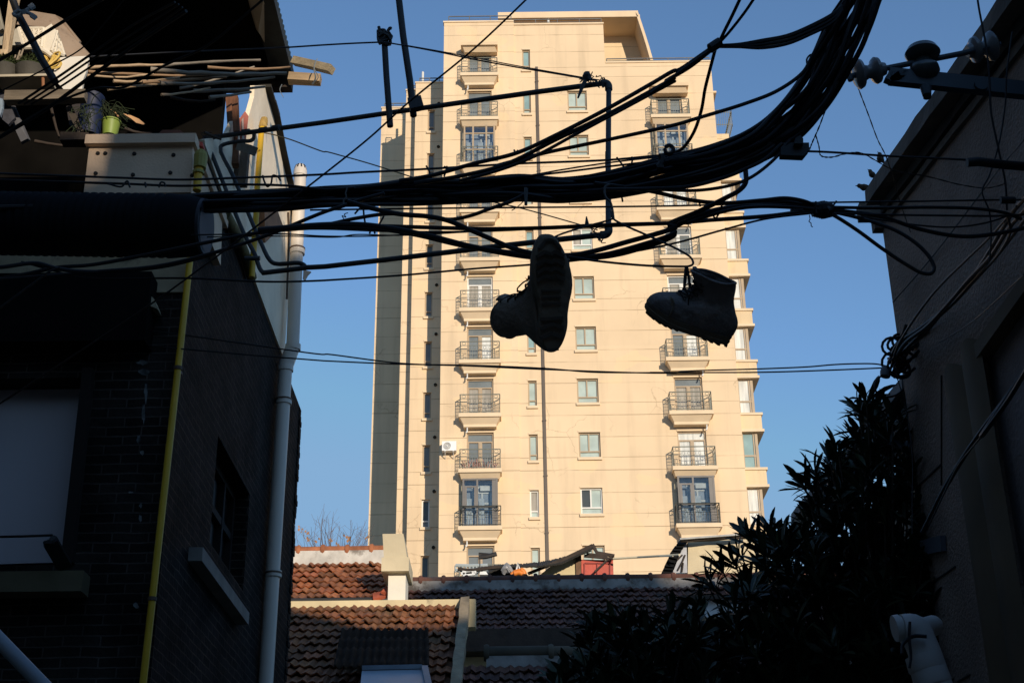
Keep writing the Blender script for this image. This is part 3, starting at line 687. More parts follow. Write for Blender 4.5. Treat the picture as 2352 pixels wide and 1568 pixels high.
# ---- rooftop shack with a ragged sheet roof and red door
YS = 24.5
def S(x, y, Y=YS): return U(*cO(x, y), Y)
sh = empty('rooftop_shack', (S(900, 420).x, YS, 0), 'ragged rooftop shack with sloping black sheet roof and a red door', 'shack')
mb = MB(); mb.prism([S(640, 440), S(1020, 440), S(1015, 215), S(960, 255), S(760, 345)], (0, 1.6, 0)); mb.build('wall', PLYEL, sh)
mb = MB(); mb.prism([S(1018, 430, YS-.03), S(1292, 430, YS-.03), S(1288, 296, YS-.03), S(1016, 292, YS-.03)], (0, .05, 0)); dr = mb.build('red_door', mat('faded_red_paint', (.50, .085, .055), .6, .25, 5, .2, 20, stain=(.62, .3, .22), stain_s=4, stain_t=.66), sh)
mb = MB()
for a, b in (((1045, 322), (1262, 322)), ((1045, 322), (1045, 430)), ((1152, 322), (1152, 430)), ((1262, 322), (1262, 430))): mb.beam(S(*a, YS-.045), S(*b, YS-.045), .02, .02)
mb.build('door_moulding', mat('dark_red_paint', (.33, .05, .04), .6), dr)
mb = MB(); mb.prism([S(972, 430, YS-.04), S(1014, 430, YS-.04), S(1014, 262, YS-.04), S(968, 268, YS-.04)], (0, .08, 0)); mb.build('door_post', mat('brown_post', (.16, .09, .05), .8, .3, 8), sh)
mb = MB()
for (a, b, w_) in (((560, 412), (840, 300), .1), ((800, 325), (1115, 175), .13), ((1110, 165), (1155, 240), .1), ((1000, 250), (1098, 215), .06), ((1040, 262), (1290, 285), .09), ((1150, 235), (1300, 258), .1), ((1060, 245), (1240, 262), .06), ((1130, 400), (1275, 262), .05)):
    mb.beam(S(*a, YS-.12), S(*b, YS-.12), .05, w_*.5, jit=.006)
mb.build('roof_beam', DARKW, sh)
mb = MB(); rg = random.Random(4); top = [(220, 345), (330, 330), (500, 325), (640, 312), (760, 292), (860, 268), (960, 235), (1110, 168)]; bot = [(225, 400), (330, 352), (500, 350), (640, 345), (760, 335), (860, 315), (960, 262), (1110, 195)]
def along(L, t):
    t = t*(len(L)-1); i = min(int(t), len(L)-2); f_ = t-i; return (L[i][0]*(1-f_)+L[i+1][0]*f_, L[i][1]*(1-f_)+L[i+1][1]*f_)
N = 90; rowsS = []
for i in range(N+1):
    a = along(top, i/N); b = along(bot, i/N); w_ = 5*(i % 2)+rg.uniform(-4, 4)
    rowsS.append((S(b[0], b[1]+rg.uniform(-4, 4), YS-.35), S(a[0], a[1]+w_, YS+1.6)))
k = len(mb.v)
for a, b in rowsS: mb.v += [a, b]
for i in range(N): mb.face(k+2*i, k+2*i+2, k+2*i+3, k+2*i+1)
o = mb.build('sheet_roof', mat('tar_sheet', (.022, .02, .016), .9, .4, 6), sh); md = o.modifiers.new('thick', 'SOLIDIFY'); md.thickness = .03
mb = MB(); mb.prism([S(215, 430), S(560, 430), S(520, 370), S(420, 355), S(230, 352)], (0, .3, 0)); mb.build('dark_siding', mat('tar_sheet', None), sh)
# things left on the roof
mb = MB(); rg = random.Random(8)
for k in range(6):
    a = S(345+rg.uniform(0, 20), 415-k*8, YS-.45); b = S(400+rg.uniform(0, 25), 412-k*5+rg.uniform(-12, 12), YS-.45)
    mb.tube(spline([a, a.lerp(b, .5)+Vector((0, -.05, rg.uniform(.02, .1))), b], 4), rg.uniform(.03, .06), 6)
tag(mb.build('plastic_bag', mat('silver_plastic', (.30, .30, .31), .25, .3, 8, .6, 10), smooth=True), 'crumpled silver grey plastic bag on the roof edge left of the orange one', 'bag')
mb = MB(); mb.tube(spline([S(415, 420, YS-.5), S(450, 395, YS-.5), S(500, 383, YS-.5), S(522, 400, YS-.5), S(526, 420, YS-.5)], 6), [.03]*12+[.05]*13, 8)
mb.tube(spline([S(440, 412, YS-.5), S(480, 402, YS-.5), S(515, 415, YS-.5)], 6), .05, 8)
tag(mb.build('orange_bag', mat('orange_plastic', (.75, .22, .03), .5, .2, 6), smooth=True), 'bright orange sack lying behind the brown roof ridge', 'sack')
for pts, lb in ((((460, 390), (472, 320), (492, 385)), 'thin white wire hanger hooked over the orange sack'),):
    mb = MB(); mb.tube([S(x, y, YS-.5) for x, y in pts], .018, 6); tag(mb.build('wire_hanger', mat('white_paint', (.75, .75, .72), .4)), lb, 'hanger')
mb = MB()
for a, b in (((0, 400), (100, 388)), ((5, 422), (108, 412)), ((0, 400), (8, 424)), ((100, 388), (106, 414)), ((30, 404), (80, 400))): mb.beam(S(*a, YS-.6), S(*b, YS-.6), .05, .06)
tag(mb.build('plastic_tray', mat('white_paint', None)), 'small white plastic tray frame lying left of the black sheeting on the roof', 'tray')
mb = MB(); mb.prism([S(145, 420, YS-.6), S(218, 420, YS-.6), S(200, 392, YS-.6), S(150, 396, YS-.6)], (0, .3, 0)); tag(mb.build('white_tub', mat('white_paint', None)), 'small white tub on the roof between the white tray and the black sheeting', 'tub')
mb = MB(); mb.tube(spline([S(-40, 372, YS-.6), S(60, 385, YS-.6), S(210, 366, YS-.6), S(320, 355, YS-.6)], 5), .035, 6); tag(mb.build('plank', DARKW), 'thin dark plank lying across the clutter on the roof', 'plank')
mb = MB(); mb.tube([S(138, 272, YS-.4), S(200, 268, YS-.4), S(292, 243, YS-.4)], .04, 6); mb.tube([S(138, 240, YS-.4), S(260, 250, YS-.4)], .02, 5); mb.tube([S(148, 270, YS-.4), S(150, 400, YS-.4)], .012, 5)
tag(mb.build('aerial', GUT), 'small dark rooftop aerial in front of the lowest tower window', 'aerial')
mb = MB(); rail_l = [(-60, 342), (60, 345), (215, 340)]
mb.tube([S(*q, YS+.5) for q in rail_l], .03, 6); mb.tube([S(q[0], q[1]+40, YS+.5) for q in rail_l], .03, 6)
for x in range(-60, 216, 30): mb.tube([S(x, 343, YS+.5), S(x, 400, YS+.5)], .018, 5)
tag(mb.build('roof_railing', mat('pale_grey_rail', (.4, .45, .45), .5)), 'low pale grey railing on the roof in front of the lowest tower balcony', 'railing')
# ---- dormer house at the right, beige wall and tiled slope
YR = 23.5
def T(x, y, Y=YR): return U(*cI(x, y), Y)
dh = empty('dormer_house', (T(1100, 730).x, YR, 0), 'small beige dormer house with steep dark tiled side behind the leafy tree', 'house')
mb = MB(); mb.prism([T(945, 760), T(1560, 760), T(1560, 480), T(1400, 468), T(1100, 470), T(948, 492)], (0, 3, 0)); mb.build('wall', mat('beige_flaking_plaster', (.62, .52, .34), .9, .15, 2.5, .4, 10, stain=(.32, .24, .14), stain_s=6, stain_t=.63), dh)
mb = MB(); mb.poly([T(832, 735), T(942, 735), T(936, 500), T(905, 545)]); mb.build('side_wall', mat('grey_white_board', (.42, .43, .46), .8, .2, 4), dh)
mb = MB(); L = [(755, 730), (780, 670), (815, 590), (850, 540), (885, 490)]; Rr = [(830, 735), (835, 680), (870, 610), (905, 545), (944, 492)]; rg = random.Random(3)
for i in range(9):
    t0, t1 = i/9, (i+1)/9+.02; a, b = along(L, t0), along(Rr, t0); c2, d2 = along(L, min(t1, 1)), along(Rr, min(t1, 1)); sx = rg.uniform(-6, 4)
    mb.prism([T(a[0]+sx-6, a[1]+8, YR-.1), T(b[0]+2, b[1]+4, YR-.1), T(d2[0], d2[1], YR+.02), T(c2[0]+sx, c2[1], YR+.02)], (0, .5, -.04))
mb.build('tiled_slope', CLAYD, dh)
mb = MB(); mb.beam(T(885, 486, YR-.2), T(1400, 447, YR-.2), .12, .03); mb.build('roof_edge', mat('grey_zinc', (.35, .35, .33), .5, .3, 8), dh)
mb = MB(); mb.beam(T(890, 496, YR-.15), T(1390, 462, YR-.15), .1, .045, jit=.012); mb.build('roof_edge_board', DARKW, dh)
mb = MB()
for a, b in (((865, 640), (905, 600)), ((870, 715), (905, 650)), ((905, 650), (925, 600)), ((900, 730), (910, 660))): mb.tube([T(*a, YR-.03), T(*b, YR-.03)], .015, 5)
mb.build('brace', DARKW, dh)
mb = MB(); mb.tube([S(1290, 285, YS-.2), S(1500, 272, YS-.4), S(1855, 252, YR-.4)], .02, 8); tag(mb.build('bamboo_pole', mat('pale_bamboo', (.62, .55, .38), .6, .2, 3)), 'pale bamboo clothes pole laid from the red door shack to the dormer house', 'pole')
mb = MB(); mb.tube([S(1290, 285, YS-.2), S(1600, 270, YS-.5), S(1800, 262, YR-.5)], .01, 6); tag(mb.build('thin_rod', mat('pale_bamboo', None)), 'thin rod lying just below the pale bamboo clothes pole', 'rod')
# bare tree far behind the orange roof, a few withered leaves left
bt = empty('bare_tree', (U(760, 1250, 30).x, 30, 0), 'bare winter treetop with a few dry brown leaves behind the orange roof', 'tree')
tw = MB(); lv = MB(); rg = random.Random(11); base = U(760, 1420, 30)
for k in range(42):
    x = rg.uniform(662, 862); hgt = 1248-rg.uniform(5, 52)*(1 if rg.random() < .7 else 1.4)-(22 if 720 < x < 790 else 0)
    p0 = U(760+(x-760)*.55, 1300, 30+rg.uniform(-1, 1)); p1 = U(x, hgt, 30+rg.uniform(-1.4, 1.4)); mid = p0.lerp(p1, .5)+Vector((rg.uniform(-.12, .12), 0, -.05))
    pts = spline([p0, mid, p1], 5); tw.tube(pts, [.006*(1-i/len(pts))+.002 for i in range(len(pts))], 4)
    for _ in range(3):
        s_ = pts[rg.randrange(4, len(pts)-1)]; tw.tube([s_, s_+Vector((rg.uniform(-.22, .22), 0, rg.uniform(.08, .3)))], .0022, 4)
tw.build('twig', mat('twig_brown', (.14, .10, .08), .9), bt)
lp = [cH(145, 340), cH(120, 440), cH(212, 418), cH(240, 432), cH(325, 480), cH(300, 505), cH(415, 485), cH(530, 462), cH(548, 468), cH(555, 492), cH(698, 478), cH(258, 480), cH(118, 455), cH(560, 480), cH(468, 515), (672, 1236), (684, 1212)]
for c in lp:
    p = U(*c, 30)
    lv = MB()
    for _ in range(2):
        a = Vector((rg.uniform(-1, 1), rg.uniform(-.3, .3), rg.uniform(-1, 1))).normalized()*rg.uniform(.03, .055); b = a.cross(Vector((0, 1, .2)))*.8
        q = p+Vector((rg.uniform(-.04, .04), 0, rg.uniform(-.04, .04))); lv.poly([q-a, q+b*.7, q+a*.4+b*.2, q+a, q-b])
    lv.build('dry_leaf', mat('dry_leaf', (.36, .19, .10), .8, .3, 9), bt)
tr_ = MB(); tr_.tube([(base.x, 30, 0), (base.x+.1, 30, 3), U(760, 1300, 30)], [.2, .14, .05], 8); tr_.build('trunk', mat('twig_brown', None), bt)
# ================================================================ unseen blocks behind the camera, added and shaped to shade the lane
def plain_shade_block(x0, x1, y0, y1, z, lab, gable=0, wallc=(.12, .11, .10)):
    h = empty('shade_block', ((x0+x1)/2, (y0+y1)/2, 0), lab, 'house')
    mb = MB(); mb.box(x0, x1, y0, y1, 0, z); mb.build('wall', mat('shade_block_brown', wallc, .9, .2, 3, .3, 10), h)
    if gable:
        xm = (x0+x1)/2; mb = MB(); mb.prism([(x0-.3, y0-.2, z), (xm, y0-.2, z+gable), (x1+.3, y0-.2, z)], (0, y1-y0+.4, 0)); mb.build('roof', CLAYD, h)
    wn = MB()
    for k in range(int(z//3)):
        for j in range(int((x1-x0)//2.5)):
            cx = x0+1.3+j*2.5; wn = MB(); wn.box(cx-.45, cx+.45, y1-.02, y1+.03, 1+k*3, 2.4+k*3); wn.build('window', G_DARK, h)
    return h
YO = -15.0      # plane of the added shade block; dx, dz turn a shaded point into a point of its top edge
kx, kz = SUN.x/-SUN.y, SUN.z/-SUN.y
SKY_ = [(-12, 9.5), (.55, 9.5), (.63, 9.5), (.66, 9.05), (.70, 9.05), (.73, 9.5), (1.05, 9.55), (1.2, 10.4), (1.95, 10.7), (2.15, 10.6), (2.3, 11.0), (2.9, 11.7), (4.3, 11.75), (5.0, 11.35), (5.4, 11.1), (5.7, 10.8), (6.1, 10.5), (6.8, 10.65), (7.5, 10.9), (7.93, 13.4), (8.7, 13.85), (9.5, 14.1), (12.2, 14.0), (12.4, 13.7), (18, 13.7)]   # (x, z) of the wanted shadow line, measured in the plane y = 0
pts = [(x-YO*kx, z-YO*kz) for x, z in SKY_]
rh = empty('shade_block', (2, YO-3, 0), 'unseen block with a stepped top edge behind the viewer, added for its shadow', 'house')
mb = MB(); mb.prism([(pts[0][0], YO, 0)]+[(x, YO, z) for x, z in pts]+[(pts[-1][0], YO, 0)], (4*kx, -4, 0)); mb.build('wall', mat('shade_block_brown', (.16, .125, .095), .9, .2, 3, .3, 10), rh)
# ================================================================ brick house at the left
def brick_mat(name, col, mort, rough=.85, bump=.6):
    mt = bpy.data.materials.new(name); mt.use_nodes = True; MATS[name] = mt
    n = mt.node_tree.nodes; l = mt.node_tree.links; b = n['Principled BSDF']; b.inputs['Roughness'].default_value = rough; b.inputs['Specular IOR Level'].default_value = .06
    ge = n.new('ShaderNodeNewGeometry'); sp = n.new('ShaderNodeSeparateXYZ'); l.new(ge.outputs['Position'], sp.inputs[0])
    ad = n.new('ShaderNodeMath'); ad.operation = 'ADD'; l.new(sp.outputs[0], ad.inputs[0]); l.new(sp.outputs[1], ad.inputs[1])
    nw = n.new('ShaderNodeTexNoise'); nw.inputs['Scale'].default_value = 3; nw.inputs['Detail'].default_value = 4; l.new(ge.outputs['Position'], nw.inputs['Vector'])
    mm = n.new('ShaderNodeMath'); mm.operation = 'MULTIPLY_ADD'; l.new(nw.outputs[0], mm.inputs[0]); mm.inputs[1].default_value = .03; l.new(sp.outputs[2], mm.inputs[2])
    cb = n.new('ShaderNodeCombineXYZ'); l.new(ad.outputs[0], cb.inputs[0]); l.new(mm.outputs[0], cb.inputs[1])
    br = n.new('ShaderNodeTexBrick'); l.new(cb.outputs[0], br.inputs['Vector']); br.inputs['Scale'].default_value = 1
    br.inputs['Brick Width'].default_value = .24; br.inputs['Row Height'].default_value = .068; br.inputs['Mortar Size'].default_value = .006; br.inputs['Mortar Smooth'].default_value = .3
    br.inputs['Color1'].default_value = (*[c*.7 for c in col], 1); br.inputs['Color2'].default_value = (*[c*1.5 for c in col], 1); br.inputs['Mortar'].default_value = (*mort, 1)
    nz = n.new('ShaderNodeTexNoise'); nz.inputs['Scale'].default_value = 2.2; nz.inputs['Detail'].default_value = 8; l.new(ge.outputs['Position'], nz.inputs['Vector'])
    mr = n.new('ShaderNodeMapRange'); mr.inputs[1].default_value = .35; mr.inputs[2].default_value = .7; mr.inputs[3].default_value = .5; mr.inputs[4].default_value = 1.6; l.new(nz.outputs[0], mr.inputs[0])
    mx = n.new('ShaderNodeMix'); mx.data_type = 'RGBA'; mx.blend_type = 'MULTIPLY'; mx.inputs[0].default_value = 1; l.new(br.outputs[0], mx.inputs[6]); l.new(mr.outputs[0], mx.inputs[7])
    l.new(mx.outputs[2], b.inputs['Base Color'])
    nf = n.new('ShaderNodeTexNoise'); nf.inputs['Scale'].default_value = 30; nf.inputs['Detail'].default_value = 5; l.new(ge.outputs['Position'], nf.inputs['Vector'])
    ma = n.new('ShaderNodeMath'); ma.operation = 'MULTIPLY_ADD'; l.new(br.outputs['Fac'], ma.inputs[0]); ma.inputs[1].default_value = -1; l.new(nf.outputs[0], ma.inputs[2])
    bp = n.new('ShaderNodeBump'); bp.inputs['Strength'].default_value = bump; bp.inputs['Distance'].default_value = .015; l.new(ma.outputs[0], bp.inputs['Height']); l.new(bp.outputs[0], b.inputs['Normal'])
    return mt
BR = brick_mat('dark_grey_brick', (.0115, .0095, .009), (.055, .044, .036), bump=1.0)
BR2 = brick_mat('near_black_brick', (.017, .0145, .013), (.06, .052, .046), bump=.9)  # near-black brick with paler mortar
XL = -2.3; YA = 9.0
BLACKI = mat('shade_black_boards', (.005, .0045, .004), .95, .4, 3, spec=.05)  # deep shade under the eaves is put into this near-black colour
zb_top = 7.42; zf = 6.25; YFAR = 14.3
lh = empty('brick_house', (-5, 11, 0), 'dark grey brick house on the left with a pale upper storey under black eaves', 'house')
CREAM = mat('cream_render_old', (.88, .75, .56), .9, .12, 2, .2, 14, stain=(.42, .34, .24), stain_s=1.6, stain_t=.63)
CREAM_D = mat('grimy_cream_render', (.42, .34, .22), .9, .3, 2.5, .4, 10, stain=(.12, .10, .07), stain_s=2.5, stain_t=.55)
def L9(x, y, Y=YA): return U(x, y, Y)
# side wall with the window opening
a0, a1 = UX(*cG(1300, 400), XL), UX(*cG(1520, 400), XL)
wz1 = UX(*cG(1325, 60), XL).z; ws = UX(*cG(1300, 745), XL); wy0, wy1 = a0.y, a1.y
mb = MB(); ys = [YA, wy0, wy1, YFAR]; zs_ = [0, ws.z, wz1, zb_top]
for i in range(3):
    for j in range(3):
        if i == 1 and j == 1: continue
        mb.quad((XL, ys[i], zs_[j]), (XL, ys[i+1], zs_[j]), (XL, ys[i+1], zs_[j+1]), (XL, ys[i], zs_[j+1]))
D = XL-.3
mb.quad((XL, wy0, ws.z), (D, wy0, ws.z), (D, wy0, wz1), (XL, wy0, wz1)); mb.quad((XL, wy1, ws.z), (D, wy1, ws.z), (D, wy1, wz1), (XL, wy1, wz1))
mb.quad((XL, wy0, ws.z), (D, wy0, ws.z), (D, wy1, ws.z), (XL, wy1, ws.z)); mb.quad((XL, wy0, wz1), (D, wy0, wz1), (D, wy1, wz1), (XL, wy1, wz1))
mb.quad((XL, YA, zb_top), (XL, YFAR, zb_top), (XL-.25, YFAR, zb_top), (XL-.25, YA, zb_top)); mb.quad((XL, YFAR, 0), (XL-6, YFAR, 0), (XL-6, YFAR, zb_top), (XL, YFAR, zb_top))
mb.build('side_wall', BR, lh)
mb = MB(); rg = random.Random(7)      # uneven brick ends along the far corner
for k in range(int(zb_top/.068)):
    z = k*.068; d = rg.uniform(-.012, .03); mb.box(XL-.1, XL+.004+rg.uniform(0, .012), YFAR-.1, YFAR+d+.02, z+.004, z+.062)
mb.build('corner_bricks', BR, lh)
wf = MB(); X = D+.12
for y in (wy0, (wy0*2+wy1)/3, (wy0+2*wy1)/3, wy1-.06): wf.box(X, X+.06, y, y+.06, ws.z, wz1)
for z in (ws.z, (ws.z+wz1)/2, wz1-.06): wf.box(X+.005, X+.055, wy0, wy1, z, z+.06)
wo = wf.build('window', mat('dark_brown_frame', (.012, .007, .005), .9, .2, 4), lh)
mb = MB(); mb.box(X-.02, X, wy0, wy1, ws.z, wz1); mb.build('pane', mat('black_window', (.004, .004, .004), .5, .1), wo)

s_a, s_b = UX(*cG(1235, 740), XL+.1), UX(*cG(1525, 1020), XL+.1); s_c = UX(*cG(1235, 832), XL+.1)
mb = MB(); mb.box(XL-.05, XL+.1, s_a.y, s_b.y, s_c.z, s_a.z); mb.build('window_sill', mat('grey_concrete', (.20, .19, .17), .9, .2, 4, .3, 15), lh)
# front wall
wl0, wl1 = L9(-60, 1297).x, L9(158, 1290).x; pz1 = L9(100, 868).z; pz0 = L9(100, 1297).z
prb = L9(203, 870).x
mb = MB(); zpl = L9(300, 675).z
wall_holes(mb, -8, XL-.001, 0, zpl, [(-5.2, L9(170, 1100).x, pz0, pz1)], YA, .35); mb.box(-8, XL-.33, YA+.4, YFAR-.2, 0, zpl-.02)
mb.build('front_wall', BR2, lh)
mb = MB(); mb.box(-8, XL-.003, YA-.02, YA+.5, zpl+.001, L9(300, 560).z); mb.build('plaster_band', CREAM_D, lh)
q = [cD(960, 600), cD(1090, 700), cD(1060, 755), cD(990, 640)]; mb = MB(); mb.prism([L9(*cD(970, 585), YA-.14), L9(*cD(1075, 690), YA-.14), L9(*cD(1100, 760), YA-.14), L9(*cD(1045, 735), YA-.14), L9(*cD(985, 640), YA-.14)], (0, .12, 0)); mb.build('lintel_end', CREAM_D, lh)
mb = MB(); mb.box(-8, L9(345, 700, YA-.15).x, YA-.2, YA+.02, L9(200, 810, YA).z, L9(200, 655, YA).z); mb.build('shop_fascia', mat('black_board', (.007, .006, .006), .9, .3, 2, spec=.05), lh)
mb = MB(); mb.prism([L9(-80, 1297, YA+.2), L9(158, 1290, YA+.2), L9(203, 868, YA+.2), L9(-80, 868, YA+.2)], (0, .05, 0)); mb.build('window_panel', mat('blue_grey_blind', (.55, .50, .52), .6, .06, .7), lh)
mb = MB(); mb.beam(L9(164, 1300, YA+.05), L9(212, 860, YA+.05), .07, .25, Vector((0, 1, 0))); mb.build('window_frame', mat('dark_brown_frame', None), lh)
mb = MB(); mb.box(-8, L9(196, 1330, YA-.1).x, YA-.16, YA+.01, L9(100, 1363, YA-.1).z, L9(100, 1316, YA-.1).z); mb.build('window_sill', mat('ochre_stone', (.12, .10, .055), .9, .2, 3, .3, 12), lh)
mb = MB(); rg = random.Random(9)      # lime runs on the brick pier
for (cx, cy, w_, h_) in ((328, 832, 18, 8), (330, 855, 16, 10), (322, 790, 6, 14), (318, 1010, 5, 16), (327, 1040, 7, 8), (323, 1160, 5, 7), (322, 1190, 4, 12), (335, 900, 5, 30), (330, 950, 5, 30), (300, 1130, 8, 3), (312, 1390, 10, 8), (320, 765, 4, 10)):
    n = 12; P = []
    for k in range(n): a = k*2*math.pi/n; rr = rg.uniform(.5, 1); P.append(L9(cx+math.cos(a)*w_*rr, cy+math.sin(a)*h_*rr, YA-.004))
    mb = MB(); mb.poly(P); mb.build('lime_stain', mat('lime_stain', (.12, .13, .13), .9, .95, 14), lh)
# upper storey: pale box parapet, cream side wall, deep black eaves
p0, p1 = L9(*cA(612, 1345), 8.62), L9(*cA(1420, 990), 8.62); yb = 8.62
pl = L9(*cA(655, 990), yb)
mb = MB(); zt = p1.z; zl = L9(*cA(1000, 1060), yb).z; z0_ = L9(*cA(640, 1400), yb).z
mb.prism([(p0.x, yb, z0_), (L9(*cA(1385, 1340), yb).x, yb, z0_), (L9(*cA(1395, 1062), yb).x, yb, zl), (pl.x, yb, zl)], (0, 1.1, 0)); po = mb.build('balcony_parapet', mat('speckled_cream_panel', (.66, .49, .34), .85, .12, 3, .15, 60, stain=(.48, .35, .24), stain_s=1.2, stain_t=.68), lh)
mb = MB(); mb.box(pl.x-.02, L9(*cA(1400, 1062), yb).x+.02, yb-.05, yb+1.2, zl, zt); mb.build('parapet_rim', mat('speckled_cream_panel', None), po)
mb = MB()
for c in ((708, 1110), (762, 1110), (972, 1113), (1255, 1122), (692, 1255), (962, 1265), (1232, 1250), (1390, 1270)):
    mb.lathe([(-.004, .015), (.0, .016), (.01, .012)], L9(*cA(*c), yb-.002), (0, -1, 0), 10)
mb.build('weep_hole', mat('vent_black', None), po)
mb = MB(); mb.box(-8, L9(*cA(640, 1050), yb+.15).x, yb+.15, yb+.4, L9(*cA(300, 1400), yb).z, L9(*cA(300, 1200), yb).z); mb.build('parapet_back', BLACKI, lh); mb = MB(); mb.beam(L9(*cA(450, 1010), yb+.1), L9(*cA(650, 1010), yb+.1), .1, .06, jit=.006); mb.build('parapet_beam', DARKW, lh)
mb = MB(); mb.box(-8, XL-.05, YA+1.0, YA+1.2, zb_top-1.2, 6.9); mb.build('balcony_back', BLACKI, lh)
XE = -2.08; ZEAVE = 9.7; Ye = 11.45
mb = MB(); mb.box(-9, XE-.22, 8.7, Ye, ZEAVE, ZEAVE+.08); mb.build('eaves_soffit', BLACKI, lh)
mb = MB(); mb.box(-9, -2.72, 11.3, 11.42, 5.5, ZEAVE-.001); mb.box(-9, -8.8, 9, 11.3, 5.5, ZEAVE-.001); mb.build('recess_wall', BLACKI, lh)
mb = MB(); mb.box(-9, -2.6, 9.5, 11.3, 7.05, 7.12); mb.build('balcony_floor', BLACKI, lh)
mb = MB(); mb.beam((XE-.1, 8.2, ZEAVE+.05), (XE-.1, Ye, ZEAVE+.02), .2, .1); mb.build('bargeboard', mat('black_green_board', (.02, .026, .024), .7, .4, 6, .2, 20), lh)
mb = MB(); n = 40
for k in range(n): y = 8.2+(Ye-8.2)*k/n; mb.tube([(XE-.02, y, ZEAVE+.11), (XE-2.5, y, ZEAVE+.9)], .045, 8)
mb.build('roof_sheet', mat('slate_green_sheet', (.03, .045, .042), .6, .3, 6), lh)
mb = MB(); mb.beam((-5, Ye+.02, ZEAVE-.03), (XE-.02, Ye+.02, ZEAVE-.03), .1, .14); mb.build('eaves_beam', DARKW, lh)
XC_ = -2.25; zc_ = 9.12
pw_ = [UX(*cA(*q), XC_-.03) for q in ((1480, 1010), (1640, 985), (1690, 880), (1800, 840), (1838, 700), (1842, 620), (1918, 619), (1950, 735), (1980, 835), (2030, 1090), (2092, 1365))]
mb = MB(); mb.prism([Vector((XC_-.03, max(pw_[0].y, 9.05), zb_top+.002))]+pw_+[Vector((XC_-.03, 13.0, pw_[-1].z-.3)), Vector((XC_-.03, 13.0, zb_top+.002))], (-.04, 0, 0)); mb.build('upper_side_wall', CREAM, lh)
mb = MB()
for a_, b_ in zip(pw_[6:], pw_[7:]+[Vector((XC_-.03, 13.0, pw_[-1].z-.3))]): mb.beam(a_, b_, .12, .03, jit=.004)
mb.build('wall_capping', mat('tar_sheet', None), lh)
mb = MB(); t = [L9(*cA(1800, 0), 10.2), L9(*cA(1905, 0), 10.2), L9(*cA(2040, 440), 11.2), L9(*cA(1985, 440), 11.2), L9(*cA(1940, 330), 11), L9(*cA(1870, 230), 10.6)]
mb.prism(t, (-.03, .03, .05)); mb.build('gable_panel', mat('peeling_cream_board', (.52, .42, .28), .9, .2, 3, .3, 20, stain=(.2, .1, .05), stain_s=3, stain_t=.58), lh)
# the wedge of boards and posts at the corner of the balcony
mb = MB(); mb.beam(L9(*cA(1668, 705), 10.0), L9(*cA(1700, 1200), 10.0), .075, .08, Vector((0, 1, 0)), jit=.002); mb.beam(L9(*cA(1700, 700), 9.8), L9(*cA(1712, 960), 9.8), .05, .06, Vector((0, 1, 0)), jit=.002); mb.build('corner_post', mat('red_brown_timber', (.16, .065, .03), .8, .35, 8, .3, 40, stretch=(3, 3, .6)), lh)
mb = MB(); mb.beam(L9(*cA(1740, 1060), 9.7), L9(*cA(1832, 1090), 9.5), .06, .07, jit=.006); mb.build('bracket', mat('grey_timber', (.17, .15, .12), .85, .3, 8, .3, 40), lh)
mb = MB(); mb.beam(L9(*cA(1775, 1100), 9.9), L9(*cA(1755, 1345), 9.9), .06, .06, Vector((0, 1, 0)), jit=.008); mb.beam(L9(*cA(1718, 1180), 10.1), L9(*cA(1722, 1345), 10.1), .05, .06, Vector((0, 1, 0)), jit=.008); mb.build('lower_post', mat('grey_brown_timber', (.11, .075, .05), .85, .3, 8, .3, 40), lh)
# brick-red awning patch and small things on the side wall
mb = MB(); mb.prism([UX(*cM(800, 880), XC_+.05), UX(*cM(905, 875), XC_+.05), UX(*cM(945, 985), XC_+.05), UX(*cM(805, 1120), XC_+.05)], (-.06, 0, .0)); mb.build('timber_patch', mat('orange_brown_timber', (.33, .15, .07), .85, .25, 6, .3, 30), lh)
mb = MB(); mb.tube(spline([UX(*cM(985, 880), XC_+.03), UX(*cM(990, 1050), XC_+.03), UX(*cM(985, 1290), XC_+.03), UX(*cM(975, 1560), XC_+.03)], 4), .012, 5); mb.build('wall_conduit', mat('grey_brown_timber', None), lh)
def pipe_thing(name, label, cat, segs, mtl, smooth=True, group=None):
    r = empty(name, segs[0][1][0], label, cat, group)
    for nm, pts, rad in segs: mb = MB(); mb.tube(pts, rad, 14); mb.build(nm, mtl, r, smooth=smooth)
    return r
